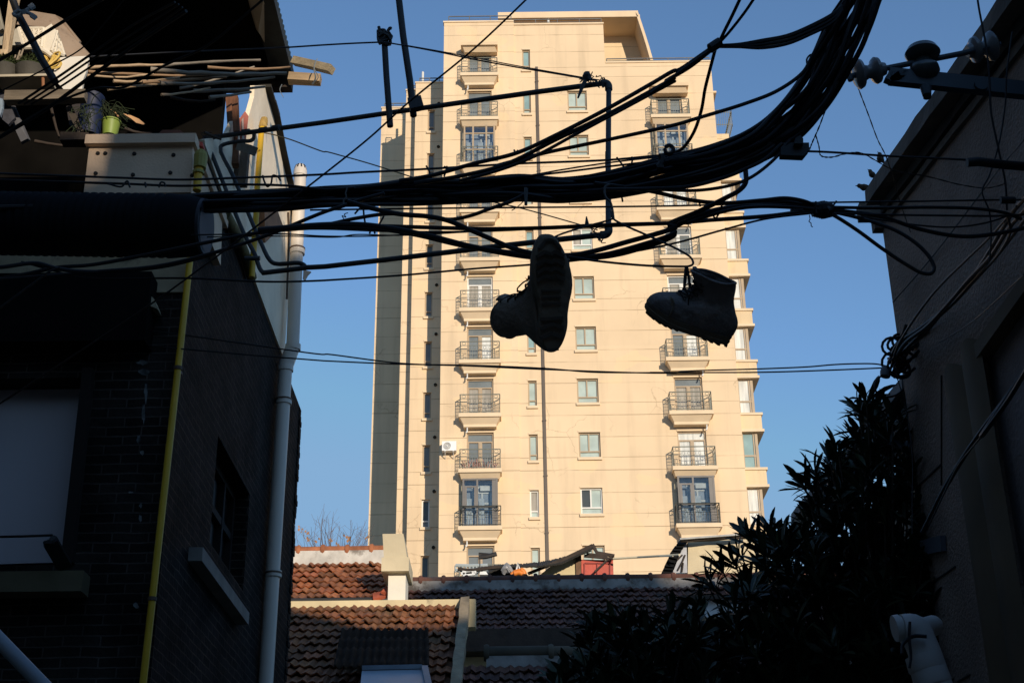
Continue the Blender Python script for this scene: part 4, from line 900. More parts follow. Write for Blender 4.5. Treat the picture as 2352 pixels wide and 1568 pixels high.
# ---- things on and around the upper balcony
def stick(pts, r, node=.4, seed=0):
    mb = MB(); rg = random.Random(seed); a, b = pts; Lt = (b-a).length; n = max(3, int(Lt/.09)); P = []; Rr = []
    sag = Vector((0, 0, rg.uniform(-.03, .01)))
    for k in range(n+1):
        t = k/n; P.append(a.lerp(b, t)+sag*math.sin(math.pi*t)+Vector((0, rg.uniform(-.003, .003), rg.uniform(-.004, .004)))); Rr.append(r*(1+.18*(k % 4 == 0)-.3*t))
    mb.tube(P, Rr, 8); return mb
BAM = [mat('bamboo_tan', (.46, .32, .19), .6, .25, 4, .2, 20, stretch=(.6, 3, 3)), mat('bamboo_grey', (.26, .22, .17), .7, .3, 4, .2, 20, stretch=(.6, 3, 3)), mat('bamboo_brown', (.28, .17, .09), .7, .3, 4, .2, 20, stretch=(.6, 3, 3))]
BL = [((640, 490), (1180, 470), .022, 0, 9.0), ((1090, 505), (2075, 530), .03, 1, 8.9), ((1180, 475), (1885, 436), .02, 1, 9.1), ((630, 545), (1110, 540), .016, 0, 8.9), ((820, 588), (1300, 560), .019, 0, 8.8), ((1030, 598), (1640, 555), .02, 2, 8.85), ((780, 645), (1165, 605), .02, 0, 8.8), ((1165, 607), (1990, 560), .021, 1, 8.9), ((1165, 682), (1520, 632), .016, 0, 8.8), ((1400, 655), (1915, 630), .022, 1, 9.1), ((1515, 705), (1815, 665), .02, 1, 8.8), ((1500, 490), (2100, 490), .02, 2, 9.4), ((640, 520), (1500, 545), .02, 2, 9.1), ((1300, 640), (1840, 480), .016, 1, 9.4)]
BD = ['short tan bamboo pole lying highest on the stack next to the white panel', 'thick pale grey split bamboo running longest to the right end of the stack', 'thin grey bamboo pole rising at the top right of the stack', 'thin tan bamboo pole second from the top on the left', 'tan bamboo pole with a rounded left end in the middle of the stack', 'brown bamboo pole crossing the middle of the stack', 'short tan bamboo piece low on the left of the stack', 'long split bamboo with pale left end in the lower stack', 'pointed pale bamboo sliver hanging below the left half of the stack', 'dark grey bamboo pole jutting out towards the cream side wall', 'short pale cut bamboo lowest of all at the right', 'brown pole end lying behind the others under the eaves corner', 'long brown pole hidden behind the tan ones', 'thin dark pole slanting up across the back of the stack']
for k, (a, b, r_, m_, Y_) in enumerate(BL):
    o = stick((L9(*cA(*a), Y_), L9(*cA(*b), Y_+.25)), r_*.62, seed=k).build('bamboo_pole', BAM[m_], smooth=True); tag(o, BD[k], 'pole', 'bamboo poles stacked under the eaves')
o = MB(); o.beam(L9(*cA(2130, 442), 11.2), L9(*cA(2400, 505), 11.0), .08, .07, jit=.004); tag(o.build('timber_beam', mat('grey_yellow_timber', (.30, .24, .15), .85, .3, 5, .4, 30, stretch=(.5, 3, 3))), 'upper grey timber beam end sticking out past the black eaves into the sky', 'beam', 'timber beams past the eaves')
o = MB(); o.beam(L9(*cA(2090, 565), 10.9), L9(*cA(2320, 580), 10.9), .09, .085, jit=.004); tag(o.build('timber_beam', mat('brown_yellow_timber', (.36, .25, .14), .85, .3, 5, .4, 30, stretch=(.5, 3, 3))), 'lower square timber beam end with string tied round it below the eaves corner', 'beam', 'timber beams past the eaves')
mb = MB(); rg = random.Random(1)
for k in range(4):
    c0 = cA(2275+rg.uniform(-10, 10), 445); mb.tube(spline([L9(*cA(2280+rg.uniform(-8, 20), 425+k*8), 10.7), L9(*cA(2265+rg.uniform(-10, 10), 500), 10.68), L9(*cA(2290+rg.uniform(-10, 15), 560), 10.7), L9(*cA(2265+rg.uniform(-10, 10), 612), 10.75)], 5), .004, 4)
mb.tube(spline([L9(*cA(2040, 612), 10.8), L9(*cA(2025, 650), 10.8), L9(*cA(2050, 705), 10.8)], 5), .004, 4)
tag(mb.build('string', mat('grey_string', (.15, .17, .18), .8)), 'loose grey string wound round the two jutting timber ends', 'string')
# white crate
YK = 8.95
def K(x, y, Y=YK): return U(*cL(x, y), Y)
crt = empty('plastic_crate', K(600, 700), 'battered white openwork plastic crate lying on its side on the top shelf', 'crate')
WP = mat('cream_plastic', (.74, .66, .52), .55, .08, 4)
mb = MB()
A_, B_, C__, D_ = K(270, 390), K(740, 340), K(650, 700), K(320, 630)        # front wall corners
E_ = K(860, 750)
def lat(mb, P00, P10, P11, P01, nx, ny, r, n_off):
    def Q(u, v): return P00.lerp(P10, u).lerp(P01.lerp(P11, u), v)
    for i in range(nx+1): mb.tube([Q(i/nx, k/4) for k in range(5)], r*(1.6 if i in (0, nx) else 1), 5)
    for j in range(ny+1): mb.tube([Q(k/4, j/ny) for k in range(5)], r*(1.6 if j in (0, ny) else 1), 5)
    for i in range(nx):
        for j in range(ny):
            mb.tube([Q(i/nx, j/ny), Q((i+1)/nx, (j+1)/ny)], r*.6, 4); mb.tube([Q((i+1)/nx, j/ny), Q(i/nx, (j+1)/ny)], r*.6, 4)
lat(mb, K(250, 380), K(590, 380), K(560, 640), K(310, 600), 5, 4, .009, 0)
lat(mb, K(760, 420, YK+.02), K(800, 560, YK+.12), K(860, 745, YK+.1), K(690, 690, YK+.02), 3, 3, .009, 0)
mb.build('lattice_side', WP, crt)
mb = MB(); mb.prism([K(600, 380), K(690, 320), K(755, 410), K(730, 520), K(660, 700), K(560, 640), K(585, 520)], (0, .03, 0)); mb.build('corner_panel', WP, crt)
mb = MB()
back = [K(220, 330, YK+.2), K(300, 160, YK+.35), K(440, 150, YK+.35), K(740, 200, YK+.35), K(820, 240, YK+.33), K(1070, 550, YK+.3), K(1060, 575, YK+.3), K(1200, 730, YK+.28), K(1190, 760, YK+.28), K(900, 760, YK+.2), K(800, 560, YK+.2), K(740, 380, YK+.2)]
mb.prism(back, (0, .04, .02)); mb.build('back_panel', mat('brown_cream_plastic', (.30, .22, .155), .7, .12, 6, .2, 30, stain=(.14, .08, .06), stain_s=14, stain_t=.6), crt)
mb = MB(); mb.tube(spline([K(330, 640), K(450, 640), K(600, 690), K(700, 760)], 6), [.02]*19, 8); mb.build('rim', WP, crt)
mb = MB(); mb.prism([K(720, 975), K(760, 790), K(830, 770), K(1180, 752), K(1190, 800), K(1160, 960), K(1120, 1060), K(1100, 1205), K(1050, 1205), K(1010, 1180), K(930, 1210), K(860, 1210), K(830, 1170), K(750, 1095), K(722, 1045)], (.0, .03, .01))
tag(mb.build('white_sheet', mat('white_worn_panel', (.70, .66, .58), .6, .08, 3, stain=(.4, .33, .26), stain_s=3, stain_t=.66)), 'bent white plastic panel leaning beside the crate at the left end of the bamboo', 'panel')
mb = MB(); rg = random.Random(12)
for k in range(9):
    c = K(660+rg.uniform(-55, 60), 810+rg.uniform(-25, 30)); e1_ = Vector((rg.uniform(.6, 1), rg.uniform(-.3, .3), rg.uniform(-.3, .4))).normalized(); e2_ = Vector((rg.uniform(-.2, .2), .4, 1)).normalized(); rr = rg.uniform(.05, .1)
    mb.tube([c+e1_*rr*.8*math.cos(t*.524)+e2_*rr*math.sin(t*.524) for t in range(13)], .009, 5, False)
mb.tube(spline([K(430, 820), K(500, 760), K(540, 850), K(600, 780)], 5), .009, 5)
tag(mb.build('yellow_cord', mat('yellow_cord', (.62, .42, .10), .6, .2, 8)), 'coil of yellow cord lying inside the tipped white crate', 'cord')
def pot(name, label, c, w_, h_, Y_, mpot, mosscol, cat='planter'):
    r = empty(name, U(*c, Y_), label, cat); b = U(*c, Y_); mb = MB()
    mb.lathe([(0, w_*.7), (h_*.8, w_), (h_*.95, w_*1.05), (h_, w_*1.0)], b, (0, 0, 1), 20); mb.build('pot', mpot, r, smooth=True)
    return r, b
GREYPOT = mat('dark_grey_pot', (.06, .055, .045), .85, .3, 6, .3, 20)
MOSS = mat('moss', (.035, .05, .012), .95, .5, 14, .8, 60)
for c, w_, lb in ((cL(390, 1130), .12, 'round mossy planter on the top shelf under the crate'), (cL(40, 1130), .12, 'mossy planter at the very left edge of the shelf')):
    r, b = pot('mossy_planter', lb, c, w_, .13, 8.95, GREYPOT, None); mb = MB(); rg = random.Random(int(w_*1000))
    for k in range(900):
        a = rg.uniform(0, 6.283); t = rg.random()**.5; q = b+Vector((math.cos(a)*w_*t, math.sin(a)*w_*t, .13+.11*(1-t*t)+rg.uniform(-.01, .01))); n_ = Vector((rg.uniform(-1, 1), rg.uniform(-1, 1), rg.uniform(.2, 1))).normalized()*.025; s_ = n_.cross(Vector((0, 0, 1)))*.35
        mb.poly([q-s_, q+s_, q+n_])
    mb.lathe([(0, w_), (.05, w_*.8), (.09, w_*.4), (.1, .01)], b+Vector((0, 0, .12)), (0, 0, 1), 16); mb.build('moss', MOSS, r)
mb = MB(); rg = random.Random(6)
for (a, b) in (((170, 1000), (320, 640)), ((120, 760), (200, 1060)), ((200, 900), (270, 680)), ((250, 740), (380, 810)), ((130, 780), (60, 900)), ((160, 880), (210, 740))): mb.tube(spline([K(*a), K((a[0]+b[0])/2+rg.uniform(-15, 15), (a[1]+b[1])/2), K(*b)], 4), [.012-.0008*i for i in range(9)], 5)
tag(mb.build('dry_plant', mat('dry_stem', (.30, .24, .17), .9, .3, 8)), 'tangle of dry stems standing between the wooden post and the mossy planter', 'stems')
mb = MB(); mb.beam(K(0, 1150, 8.8), K(720, 1135, 8.8), .25, .02); tag(mb.build('shelf_board', mat('pale_board', (.40, .35, .26), .8, .2, 4)), 'pale shelf board carrying the mossy planters', 'board')
mb = MB(); mb.beam(K(80, 1320, 8.75), K(1155, 1290, 8.75), .08, .08, jit=.003); tag(mb.build('timber_beam', mat('grey_beam', (.15, .12, .085), .9, .35, 5, .4, 25, stretch=(.5, 3, 3))), 'thick grey timber beam under the shelf board left of the blue bucket', 'beam')
mb = MB(); mb.tube([K(578, 1050, 8.7), K(580, 1180, 8.7)], [.012, .011], 10); tag(mb.build('peg', mat('orange_clay_peg', (.28, .12, .05), .8)), 'short rusty peg standing on the front of the shelf board', 'peg')
mb = MB(); mb.beam(K(205, -60, 9.0), K(75, 760, 9.0), .055, .06, Vector((0, 1, 0)), jit=.01); mb.beam(K(75, 700, 9.0), K(40, 1000, 9.0), .065, .07, Vector((0, 1, 0)), jit=.006)
tag(mb.build('wooden_post', mat('split_timber', (.50, .37, .23), .85, .25, 5, .5, 30, stretch=(3, 3, .5))), 'sunlit splintered wooden post at the far left beside the crate', 'post')
mb = MB(); mb.beam(K(-20, 60, 9.1), K(20, 420, 9.1), .04, .04, Vector((0, 1, 0)), jit=.02); mb.prism([K(-60, 440, 9.15), K(70, 460, 9.15), K(60, 600, 9.15), K(-60, 640, 9.15)], (0, .1, 0)); tag(mb.build('broken_board', mat('grey_board', (.36, .33, .26), .9, .25, 5, .3, 20)), 'broken greyish board at the left edge behind the wooden post', 'board')
mb = MB(); mb.prism([K(165, 400, 9.1), K(240, 380, 9.1), K(290, 470, 9.1), K(300, 600, 9.1), K(220, 600, 9.1), K(160, 560, 9.1)], (0, .06, 0)); tag(mb.build('grey_sack', mat('grey_sack', (.42, .38, .30), .9, .2, 5, .3, 12)), 'pale grey sack between the wooden post and the crate', 'sack')
mb = MB(); mb.beam(K(0, 640, 9.12), K(420, 640, 9.12), .1, .035, jit=.004); tag(mb.build('thin_board', mat('grey_board', None)), 'thin board under the tipped crate', 'board')
# blue bucket, green pot, leaves
def AA(x, y, Y=8.9): return U(*cA(x, y), Y)
dr = empty('blue_bucket', AA(640, 975, 9.2), 'tall blue plastic bucket in the shade left of the green pot', 'bucket'); b = AA(635, 985, 9.3); top = AA(650, 706, 9.3); hh_ = top.z-b.z
mb = MB(); mb.lathe([(q_[0], q_[1]*.42) for q_ in [(0, .20), (.03, .215), (hh_*.45, .21), (hh_*.48, .225), (hh_*.52, .225), (hh_*.55, .21), (hh_*.9, .205), (hh_*.93, .222), (hh_, .222)]], b, (0, 0, 1), 24); mb.build('shell', mat('shaded_blue_plastic', (.003, .009, .04), .6, .1, 3, spec=.5), dr, smooth=True)  # blue darkened so the bucket looks shaded where the sun reaches it
mb = MB(); mb.lathe([(hh_, .084), (hh_+.01, .084)], b+Vector((0, 0, .001)), (0, 0, 1), 24); mb.build('lid', mat('shaded_blue_plastic', None), dr)
gp = empty('potted_plant', AA(793, 985, 8.85), 'pale green plastic pot with a drooping dark grassy plant on the parapet', 'plant'); b = AA(793, 985, 8.85); hg = AA(793, 880, 8.85).z-b.z
mb = MB(); mb.lathe([(0, .052), (hg*.9, .066), (hg*.92, .072), (hg, .072)], b, (0, 0, 1), 20); mb.build('pot', mat('green_plastic', (.20, .27, .045), .5, .1, 4), gp, smooth=True)
mb = MB(); rg = random.Random(3)
for k in range(60):
    a = rg.uniform(0, 6.283); r1 = rg.uniform(.03, .16); hh2 = rg.uniform(.0, .16); p0_ = b+Vector((0, 0, hg)); p1_ = p0_+Vector((math.cos(a)*r1*.5-.04, math.sin(a)*r1*.5, hh2)); p2_ = p0_+Vector((math.cos(a)*r1+rg.uniform(-.04, .08), math.sin(a)*r1, hh2-rg.uniform(.0, .2)*(r1*5)))
    mb.tube(spline([p0_, p1_, p2_], 4), .003, 4)
mb.build('foliage', mat('dark_grass', (.02, .03, .01), .9), gp)
mb = MB()
for pts in (((890, 822), (940, 832), (1000, 858), (1045, 895), (1035, 902), (985, 888), (950, 860)),):
    mb.prism([AA(x, y, 8.8) for x, y in pts], (0, .02, .01))
tag(mb.build('dry_leaf', mat('orange_dry_leaf', (.55, .31, .15), .8, .15, 5)), 'single sunlit orange brown leaf blade right of the green pot', 'leaf')
mb = MB(); mb.tube(spline([AA(800, 795), AA(830, 812), AA(858, 845)], 4), .006, 5); tag(mb.build('dry_stalk', mat('orange_dry_leaf', None)), 'short pale dry stalk above the green pot', 'stalk')
mb = MB(); c = AA(1240, 985, 8.95)
mb.prism([AA(1125, 985, 8.95), AA(1175, 940, 8.95), AA(1300, 940, 8.95), AA(1365, 985, 8.95)], (0, .3, 0)); tag(mb.build('clay_tray', mat('dull_red_clay', (.14, .055, .035), .85, .3, 5)), 'dull red clay tray on the parapet right of the leaf', 'tray')
mb = MB(); mb.prism([AA(1432, 1022, 8.7), AA(1465, 1028, 8.7), AA(1468, 1058, 8.7), AA(1435, 1055, 8.7)], (0, .08, 0)); tag(mb.build('red_cap', mat('bright_red_plastic', (.55, .06, .03), .5)), 'small bright red plastic cap at the right end of the parapet', 'cap')
mb = MB(); mb.prism([AA(1742, 1010, 9.9), AA(1732, 860, 9.9), AA(1772, 805, 9.9), AA(1798, 840, 9.9), AA(1780, 1012, 9.9)], (-.02, .08, 0)); o = tag(mb.build('notched_board', mat('faded_red_board', (.50, .16, .12), .8, .25, 5, stain=(.6, .45, .38), stain_s=5, stain_t=.56)), 'faded red pointed board against the cream side wall beside the brown corner post', 'board')
mb = MB(); mb.prism([AA(1752, 1008, 9.88), AA(1748, 870, 9.88), AA(1760, 850, 9.88), AA(1766, 1008, 9.88)], (0, .01, 0)); mb.build('pale_stripe', mat('pale_stripe', (.6, .48, .42), .8), o)
for c, rot in (((300, 1190), 0),):
    pass
sawn = MB(); sawn.beam(L9(*cA(500, 780), 9.2), L9(*cA(590, 965), 9.2), .05, .04, Vector((0, 1, 0)), jit=.006); tag(sawn.build('leaning_plank', mat('dark_plank', (.05, .04, .03), .9, .3)), 'dark plank leaning below the beam left of the blue bucket', 'plank')
sawn = MB(); sawn.beam(L9(*cA(30, 680), 8.9), L9(*cA(185, 1020), 8.9), .06, .04, Vector((0, 1, 0)), jit=.01); tag(sawn.build('leaning_plank', mat('slate_plank', (.09, .09, .10), .8, .3)), 'slate grey plank leaning at the far left below the shelf', 'plank')
# clothes peg on the black pole
mb = MB(); mb.tube([K(150, -60, 7.6), K(235, 180, 7.6), K(430, 540, 7.6), K(560, 800, 7.6), K(740, 1100, 7.6)], .024, 10); tag(mb.build('black_pole', mat('black_pole', (.018, .018, .018), .5), smooth=True), 'thin black pole slanting down across the crate at top left', 'pole')
mb = MB(); YP_ = 7.52
for pts in ([(460, 70), (320, 160), (240, 215), (190, 205), (180, 180)], [(480, 240), (390, 180), (300, 160), (240, 150), (185, 178)]):
    mb.tube(spline([K(x, y, YP_) for x, y in pts], 5), .012, 8)
mb.tube([K(320, 160, YP_-.02), K(320, 160, YP_+.02)], .018, 8); mb.beam(K(455, 72, YP_), K(395, 112, YP_), .02, .035); mb.beam(K(480, 245, YP_), K(420, 205, YP_), .02, .03)
tag(mb.build('clothes_peg', mat('grey_plastic', (.26, .29, .30), .5)), 'large grey clothes peg clipped on the black pole above the crate', 'peg')
# ---- yellow gas pipes
YEL = mat('yellow_gas_paint', (.62, .37, .015), .45, .12, 3, stain=(.35, .2, .05), stain_s=5, stain_t=.68)
pr = [UX(432, 600, XL+.06), UX(415, 730, XL+.06), UX(330, 1560, XL+.06)]; pr[0].y = pr[1].y = pr[2].y = YA-.04
a_ = U(437, 590, 8.93); b_ = U(325, 1600, 8.93)
gpz = empty('gas_pipe', b_, 'long yellow gas pipe running down the corner of the brick house', 'pipe')
mb = MB(); mb.tube([a_, a_.lerp(b_, .5), b_], .024, 12); mb.build('pipe', YEL, gpz, smooth=True)
mb = MB()
for t in (.28, .80): c = a_.lerp(b_, t); mb.lathe([(-.012, .031), (.012, .031)], c, b_-a_, 12); mb.beam(c, c+Vector((0, .1, 0)), .02, .02)
mb.build('clamp', mat('rusty_steel', (.10, .06, .04), .7, .3), gpz)
for nm, pts, rr, lb in (('gas_pipe', [(*cA(1912, 870),), (*cA(1890, 960),), (*cA(1862, 1345),), (*cM(735, 900),), (*cM(700, 1390),)], .026, 'bright yellow gas pipe with taped top on the cream side wall'),):
    P = [UX(*p, XC_+.07) for p in pts]; r = empty(nm, P[-1], lb, 'pipe'); mb = MB(); mb.tube(P, rr, 12); mb.build('pipe', YEL, r, smooth=True)
    mb = MB(); rg = random.Random(4)
    for k in range(7): c = P[0].lerp(P[1], k/7*.6); mb.lathe([(-.015, rr*rg.uniform(1.1, 1.5)), (.02, rr*rg.uniform(1.1, 1.4))], c, (rg.uniform(-.2, .2), 0, 1), 10)
    mb.build('tape_wrap', mat('dirty_tape', (.42, .27, .07), .7, .4, 9), r)
P = [L9(*cA(1450, 1165), 8.6), L9(*cA(1435, 1250), 8.6), L9(*cA(1425, 1380), 8.6)]; r = empty('gas_pipe', P[-1], 'short olive yellow pipe with collar at the right end of the pale parapet', 'pipe')
mb = MB(); mb.tube(P, .03, 12); mb.build('pipe', YEL, r, smooth=True); mb = MB(); mb.lathe([(0, .045), (.1, .05), (.13, .04), (.15, .02)], P[0]-Vector((0, 0, .06)), (0, 0, 1), 12); mb.lathe([(-.01, .042), (.01, .042)], P[1], (0, 0, 1), 12); mb.build('cap', mat('olive_cap', (.30, .26, .05), .5), r)
mb = MB(); mb.tube(spline([UX(*cM(490, 890), XL+.05), UX(*cM(560, 1020), XL+.05), UX(*cM(640, 1200), XL+.05), UX(*cM(700, 1390), XL+.05)], 5), .045, 10); tag(mb.build('mossy_gutter', mat('mossy_rust', (.10, .085, .03), .9, .5, 8, .5, 20), smooth=True), 'mossy brown gutter edge sloping down along the top of the brick side wall', 'gutter')
# ---- white drainpipe up the far corner
DPX = -2.12
W_ = mat('white_pvc_old', (.62, .555, .475), .4, .06, 2, stain=(.45, .40, .32), stain_s=2.5, stain_t=.67)
def DP(x, y): return UX(x, y, DPX)
tp = DP(690, 400); A1 = DP(672, 800); A2 = DP(657, 838); B0 = UX(607, 1610, DPX)
Yd = 12.75
tp = U(689, 405, Yd); A1 = U(672, 798, Yd); A2 = U(656, 842, Yd); B0 = U(607, 1620, Yd)
dp = empty('drainpipe', B0, 'thick white plastic drainpipe with perforated round cap at the far end of the brick house', 'drainpipe')
mb = MB(); mb.tube([tp, A1], .065, 20); mb.tube(spline([A1, A1.lerp(A2, .2), A1.lerp(A2, .8), A2], 4), .072, 20); mb.tube([A2, B0], .066, 20); mb.build('pipe', W_, dp, smooth=True)
mb = MB(); mb.lathe([(0, .072), (.05, .072), (.1, .062), (.135, .04), (.15, .01)], tp, (0, 0, 1), 20); cp_ = mb.build('cap', W_, dp, smooth=True)
mb = MB()
for k in range(10):
    a = k*.628; c = tp+Vector((math.cos(a)*.062, math.sin(a)*.062, .1)); mb.beam(c-Vector((0, 0, .02)), c+Vector((-math.cos(a)*.015, -math.sin(a)*.015, .025)), .016, .012)
mb.build('cap_slot', mat('vent_black', None), cp_)
for c in ((683, 578), (673, 798), (656, 846), (652, 922), (628, 1318)):
    c3_ = U(*c, Yd-.0); mb = MB(); mb.lathe([(-.03, .076), (.03, .076)], c3_, tp-A1, 20); mb.build('collar', W_, dp, smooth=True)
for c in ((683, 572), (652, 918), (628, 1316)):
    c3_ = U(*c, Yd); mb = MB(); mb.lathe([(-.008, .08), (.008, .08)], c3_, tp-A1, 20); mb.beam(c3_+Vector((0, 0, 0)), c3_+Vector((-.16, .05, 0)), .025, .025); mb.build('strap', mat('rusty_steel', None), dp)
mb = MB(); mb.prism([U(*cM(1105, 1330), Yd), U(*cM(1165, 1345), Yd), U(*cM(1140, 1370), Yd), U(*cM(1118, 1410), Yd), U(*cM(1100, 1400), Yd)], (0, .02, 0)); tag(mb.build('torn_plastic', mat('torn_plastic', (.5, .42, .36), .7, .2)), 'scrap of torn plastic stuck behind the white drainpipe', 'scrap')
# ---- window bar, hook bracket and pipe at the lower left
mb = MB(); mb.beam(L9(*cG(305, 705), 8.7), L9(*cG(395, 860), 8.9), .09, .05, Vector((0, 1, 0))); mb.beam(L9(*cG(270, 715), 8.68), L9(*cG(330, 712), 8.68), .03, .02); mb.tube([L9(*cG(325, 690), 8.7), L9(*cG(325, 720), 8.8)], .025, 8)
tag(mb.build('awning_bracket', mat('black_steel', (.012, .012, .012), .5)), 'black steel awning bracket in front of the pale window panel', 'bracket')
mb = MB(); mb.tube([L9(-60, 1233, 8.7), L9(*cG(130, 675), 8.7), L9(*cG(320, 668), 8.7)], .008, 6); tag(mb.build('steel_wire', mat('black_steel', None)), 'thin black rod running level from the awning bracket to the left edge', 'rod')
a_, b_ = U(-20, 1450, 6.0), U(125, 1600, 6.0); a_, b_ = a_+(a_-b_)*2, b_+(b_-a_)*4; pw = empty('plastic_pipe', b_, 'bluish white plastic pipe slanting down in the bottom left corner', 'pipe')
mb = MB(); mb.tube([a_, b_], .032, 16, False); mb.tube([b_, a_], .028, 16, False); mb.build('pipe', mat('blue_white_pvc', (.32, .36, .40), .5, .1), pw, smooth=True)
# ================================================================ stuccoed house at the right
XR_ = 2.5
STU = mat('rough_stucco', (.29, .215, .17), .95, .35, 1.2, 1.0, 45, stain=(.15, .11, .085), stain_s=1.2, stain_t=.58)
CORN = mat('cornice_stone', (.15, .125, .10), .95, .3, 3, .5, 20)
rhs = empty('stucco_house', (4.5, 5, 0), 'rough grey stucco house wall with a stepped cornice on the right side of the lane', 'house')
k1_, k2_ = UX(1985, 440, 2.36), UX(2290, 0, 2.36); dirc = (k2_-k1_); dirc.normalize()
near = k1_+dirc*9
def zcor(y): t = (y-k1_.y)/dirc.y; return k1_.z+dirc.z*t
YN = -5.5; Yfar = 8.38
# wall, with the window opening
wy_a, wy_b = 5.0, U(*cF(2085, 990), 1).y*0+UX(2254, 830, XR_).y; wz_t = UX(2254, 826, XR_).z
wallz = lambda y: zcor(y)-.12
mb = MB()
ysr = [Yfar, wy_b, wy_a, 3.0, YN]
for i in range(len(ysr)-1):
    a, b = ysr[i], ysr[i+1]
    if i == 1:
        mb.quad((XR_, a, wz_t), (XR_, b, wz_t), (XR_, b, wallz(b)), (XR_, a, wallz(a))); mb.quad((XR_, a, 0), (XR_, b, 0), (XR_, b, 3.0), (XR_, a, 3.0))
    else: mb.quad((XR_, a, 0), (XR_, b, 0), (XR_, b, wallz(b)), (XR_, a, wallz(a)))
mb.quad((XR_, Yfar, 0), (XR_+5, Yfar, 0), (XR_+5, Yfar, wallz(Yfar)), (XR_, Yfar, wallz(Yfar)))
for (a, b, c, d) in (((XR_, wy_b, 3), (XR_+.05, wy_b, 3), (XR_+.05, wy_b, wz_t), (XR_, wy_b, wz_t)), ((XR_, wy_a, 3), (XR_+.05, wy_a, 3), (XR_+.05, wy_a, wz_t), (XR_, wy_a, wz_t)), ((XR_, wy_a, wz_t), (XR_+.05, wy_a, wz_t), (XR_+.05, wy_b, wz_t), (XR_, wy_b, wz_t)), ((XR_, wy_a, 3), (XR_+.05, wy_a, 3), (XR_+.05, wy_b, 3), (XR_, wy_b, 3)), ((XR_+.05, wy_a, 3), (XR_+.05, wy_b, 3), (XR_+.05, wy_b, wz_t), (XR_+.05, wy_a, wz_t))): mb.quad(a, b, c, d)
mb.build('wall', STU, rhs)
mb = MB(); mb.prism([(XR_+.02, YN, wallz(YN)), (XR_+.02, Yfar, wallz(Yfar)), (XR_+4.9, Yfar, wallz(Yfar)), (XR_+4.9, YN, wallz(YN))], (0, 0, .05)); mb.build('roof', CORN, rhs)
def strip(off, drop, w_, h_, nm, mt):
    mb = MB(); a = k1_+Vector((off, .0, -drop)); b = near+Vector((off, 0, -drop))
    mb.beam(a, b, w_, h_, jit=.004); return mb.build(nm, mt, rhs)
strip(.10, .05, .20, .10, 'cornice', CORN)
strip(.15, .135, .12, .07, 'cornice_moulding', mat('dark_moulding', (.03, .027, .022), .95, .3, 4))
strip(.16, .20, .09, .05, 'cornice_moulding', CORN)
mb = MB(); mb.box(2.36, 7, 8.34, 8.45, k1_.z-.10, k1_.z+.005); mb.box(2.44, 7, 8.341, 8.42, k1_.z-.2, k1_.z-.112); mb.build('cornice_end', CORN, rhs)
# brown fluted cladding with scalloped top, and pilaster joints
mb = MB(); pa_ = [UX(*cF(x, y), XR_-.03) for x, y in ((1835, 760), (1880, 745), (1925, 775), (1945, 748), (1990, 738), (2030, 752), (2060, 790))]
ya, yb2 = UX(2165, 760, XR_).y, UX(2262, 760, XR_).y; n = 44
for k in range(n):
    t0, t1 = k/n, (k+1)/n; f = lambda t: XR_-.035-.03*abs(math.sin(t*math.pi*2)); zf_ = lambda t: 4.72+.07*abs(math.sin(t*math.pi*2))
    y0_, y1_ = ya+(yb2-ya)*t0, ya+(yb2-ya)*t1
    mb.quad((f(t0), y0_, 0), (f(t1), y1_, 0), (f(t1), y1_, zf_(t1)), (f(t0), y0_, zf_(t0)))
mb.build('fluted_cladding', mat('brown_cladding', (.13, .09, .05), .8, .25, 2), rhs)
mb = MB()
for (c1_, c2_) in ((cJ(850, 570), cJ(972, 455)), (cJ(920, 1062), cJ(1045, 975)), (cJ(1060, 1560), cJ(1120, 1525)), (cJ(975, 0), cJ(975, 560))):
    mb = MB(); mb.beam(UX(*c1_, XR_-.004), UX(*c2_, XR_-.004), .008, .008, Vector((1, 0, 0)))
    mb.build('wall_joint', mat('vent_black', None), rhs)
mb = MB(); mb.box(XR_-.05, XR_+.1, wy_a, wy_b+.1, wz_t-.02, wz_t+.06); mb.build('shadow_moulding', mat('brown_cladding', None), rhs)  # brown moulding strip added to draw the dark shadow band
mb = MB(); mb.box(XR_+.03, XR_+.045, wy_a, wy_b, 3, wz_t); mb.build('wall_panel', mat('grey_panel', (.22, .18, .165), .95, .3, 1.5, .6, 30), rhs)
mb = MB(); mb.beam(UX(*cJ(880, 880), XR_-.02), UX(*cJ(985, 855), XR_-.02), .03, .09); tag(mb.build('steel_plate', mat('grey_steel', (.10, .11, .13), .5, .2)), 'small grey steel plate bolted low on the stucco wall behind the leaves', 'plate')
# next house along, with its sloping eaves, behind the leaves
hE = empty('eaves_house', (4.2, 11, 0), 'pale house with dark overhanging eaves behind the leafy tree on the right', 'house')
e_a, e_b = UX(2092, 880, 2.62), UX(1832, 1188, 2.62)
mb = MB(); mb.beam(e_a, e_b, .12, .07, jit=.005); mb.build('gutter', mat('grey_gutter', (.12, .12, .12), .7, .3, 5), hE)
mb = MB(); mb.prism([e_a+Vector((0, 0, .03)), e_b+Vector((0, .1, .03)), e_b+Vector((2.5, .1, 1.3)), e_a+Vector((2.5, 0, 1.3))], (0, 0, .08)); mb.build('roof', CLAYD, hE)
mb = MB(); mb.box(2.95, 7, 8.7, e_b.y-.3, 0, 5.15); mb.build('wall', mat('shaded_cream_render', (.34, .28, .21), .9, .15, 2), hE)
mb = MB(); pp = [U(*cJ(222, 742), 12.3), U(*cJ(258, 690), 12.3), U(*cJ(330, 690), 12.3), U(*cJ(300, 775), 12.3), U(*cJ(230, 778), 12.3)]; mb.prism(pp, (0, .5, 0)); mb.build('eaves_return', mat('shaded_cream_render', None), hE)
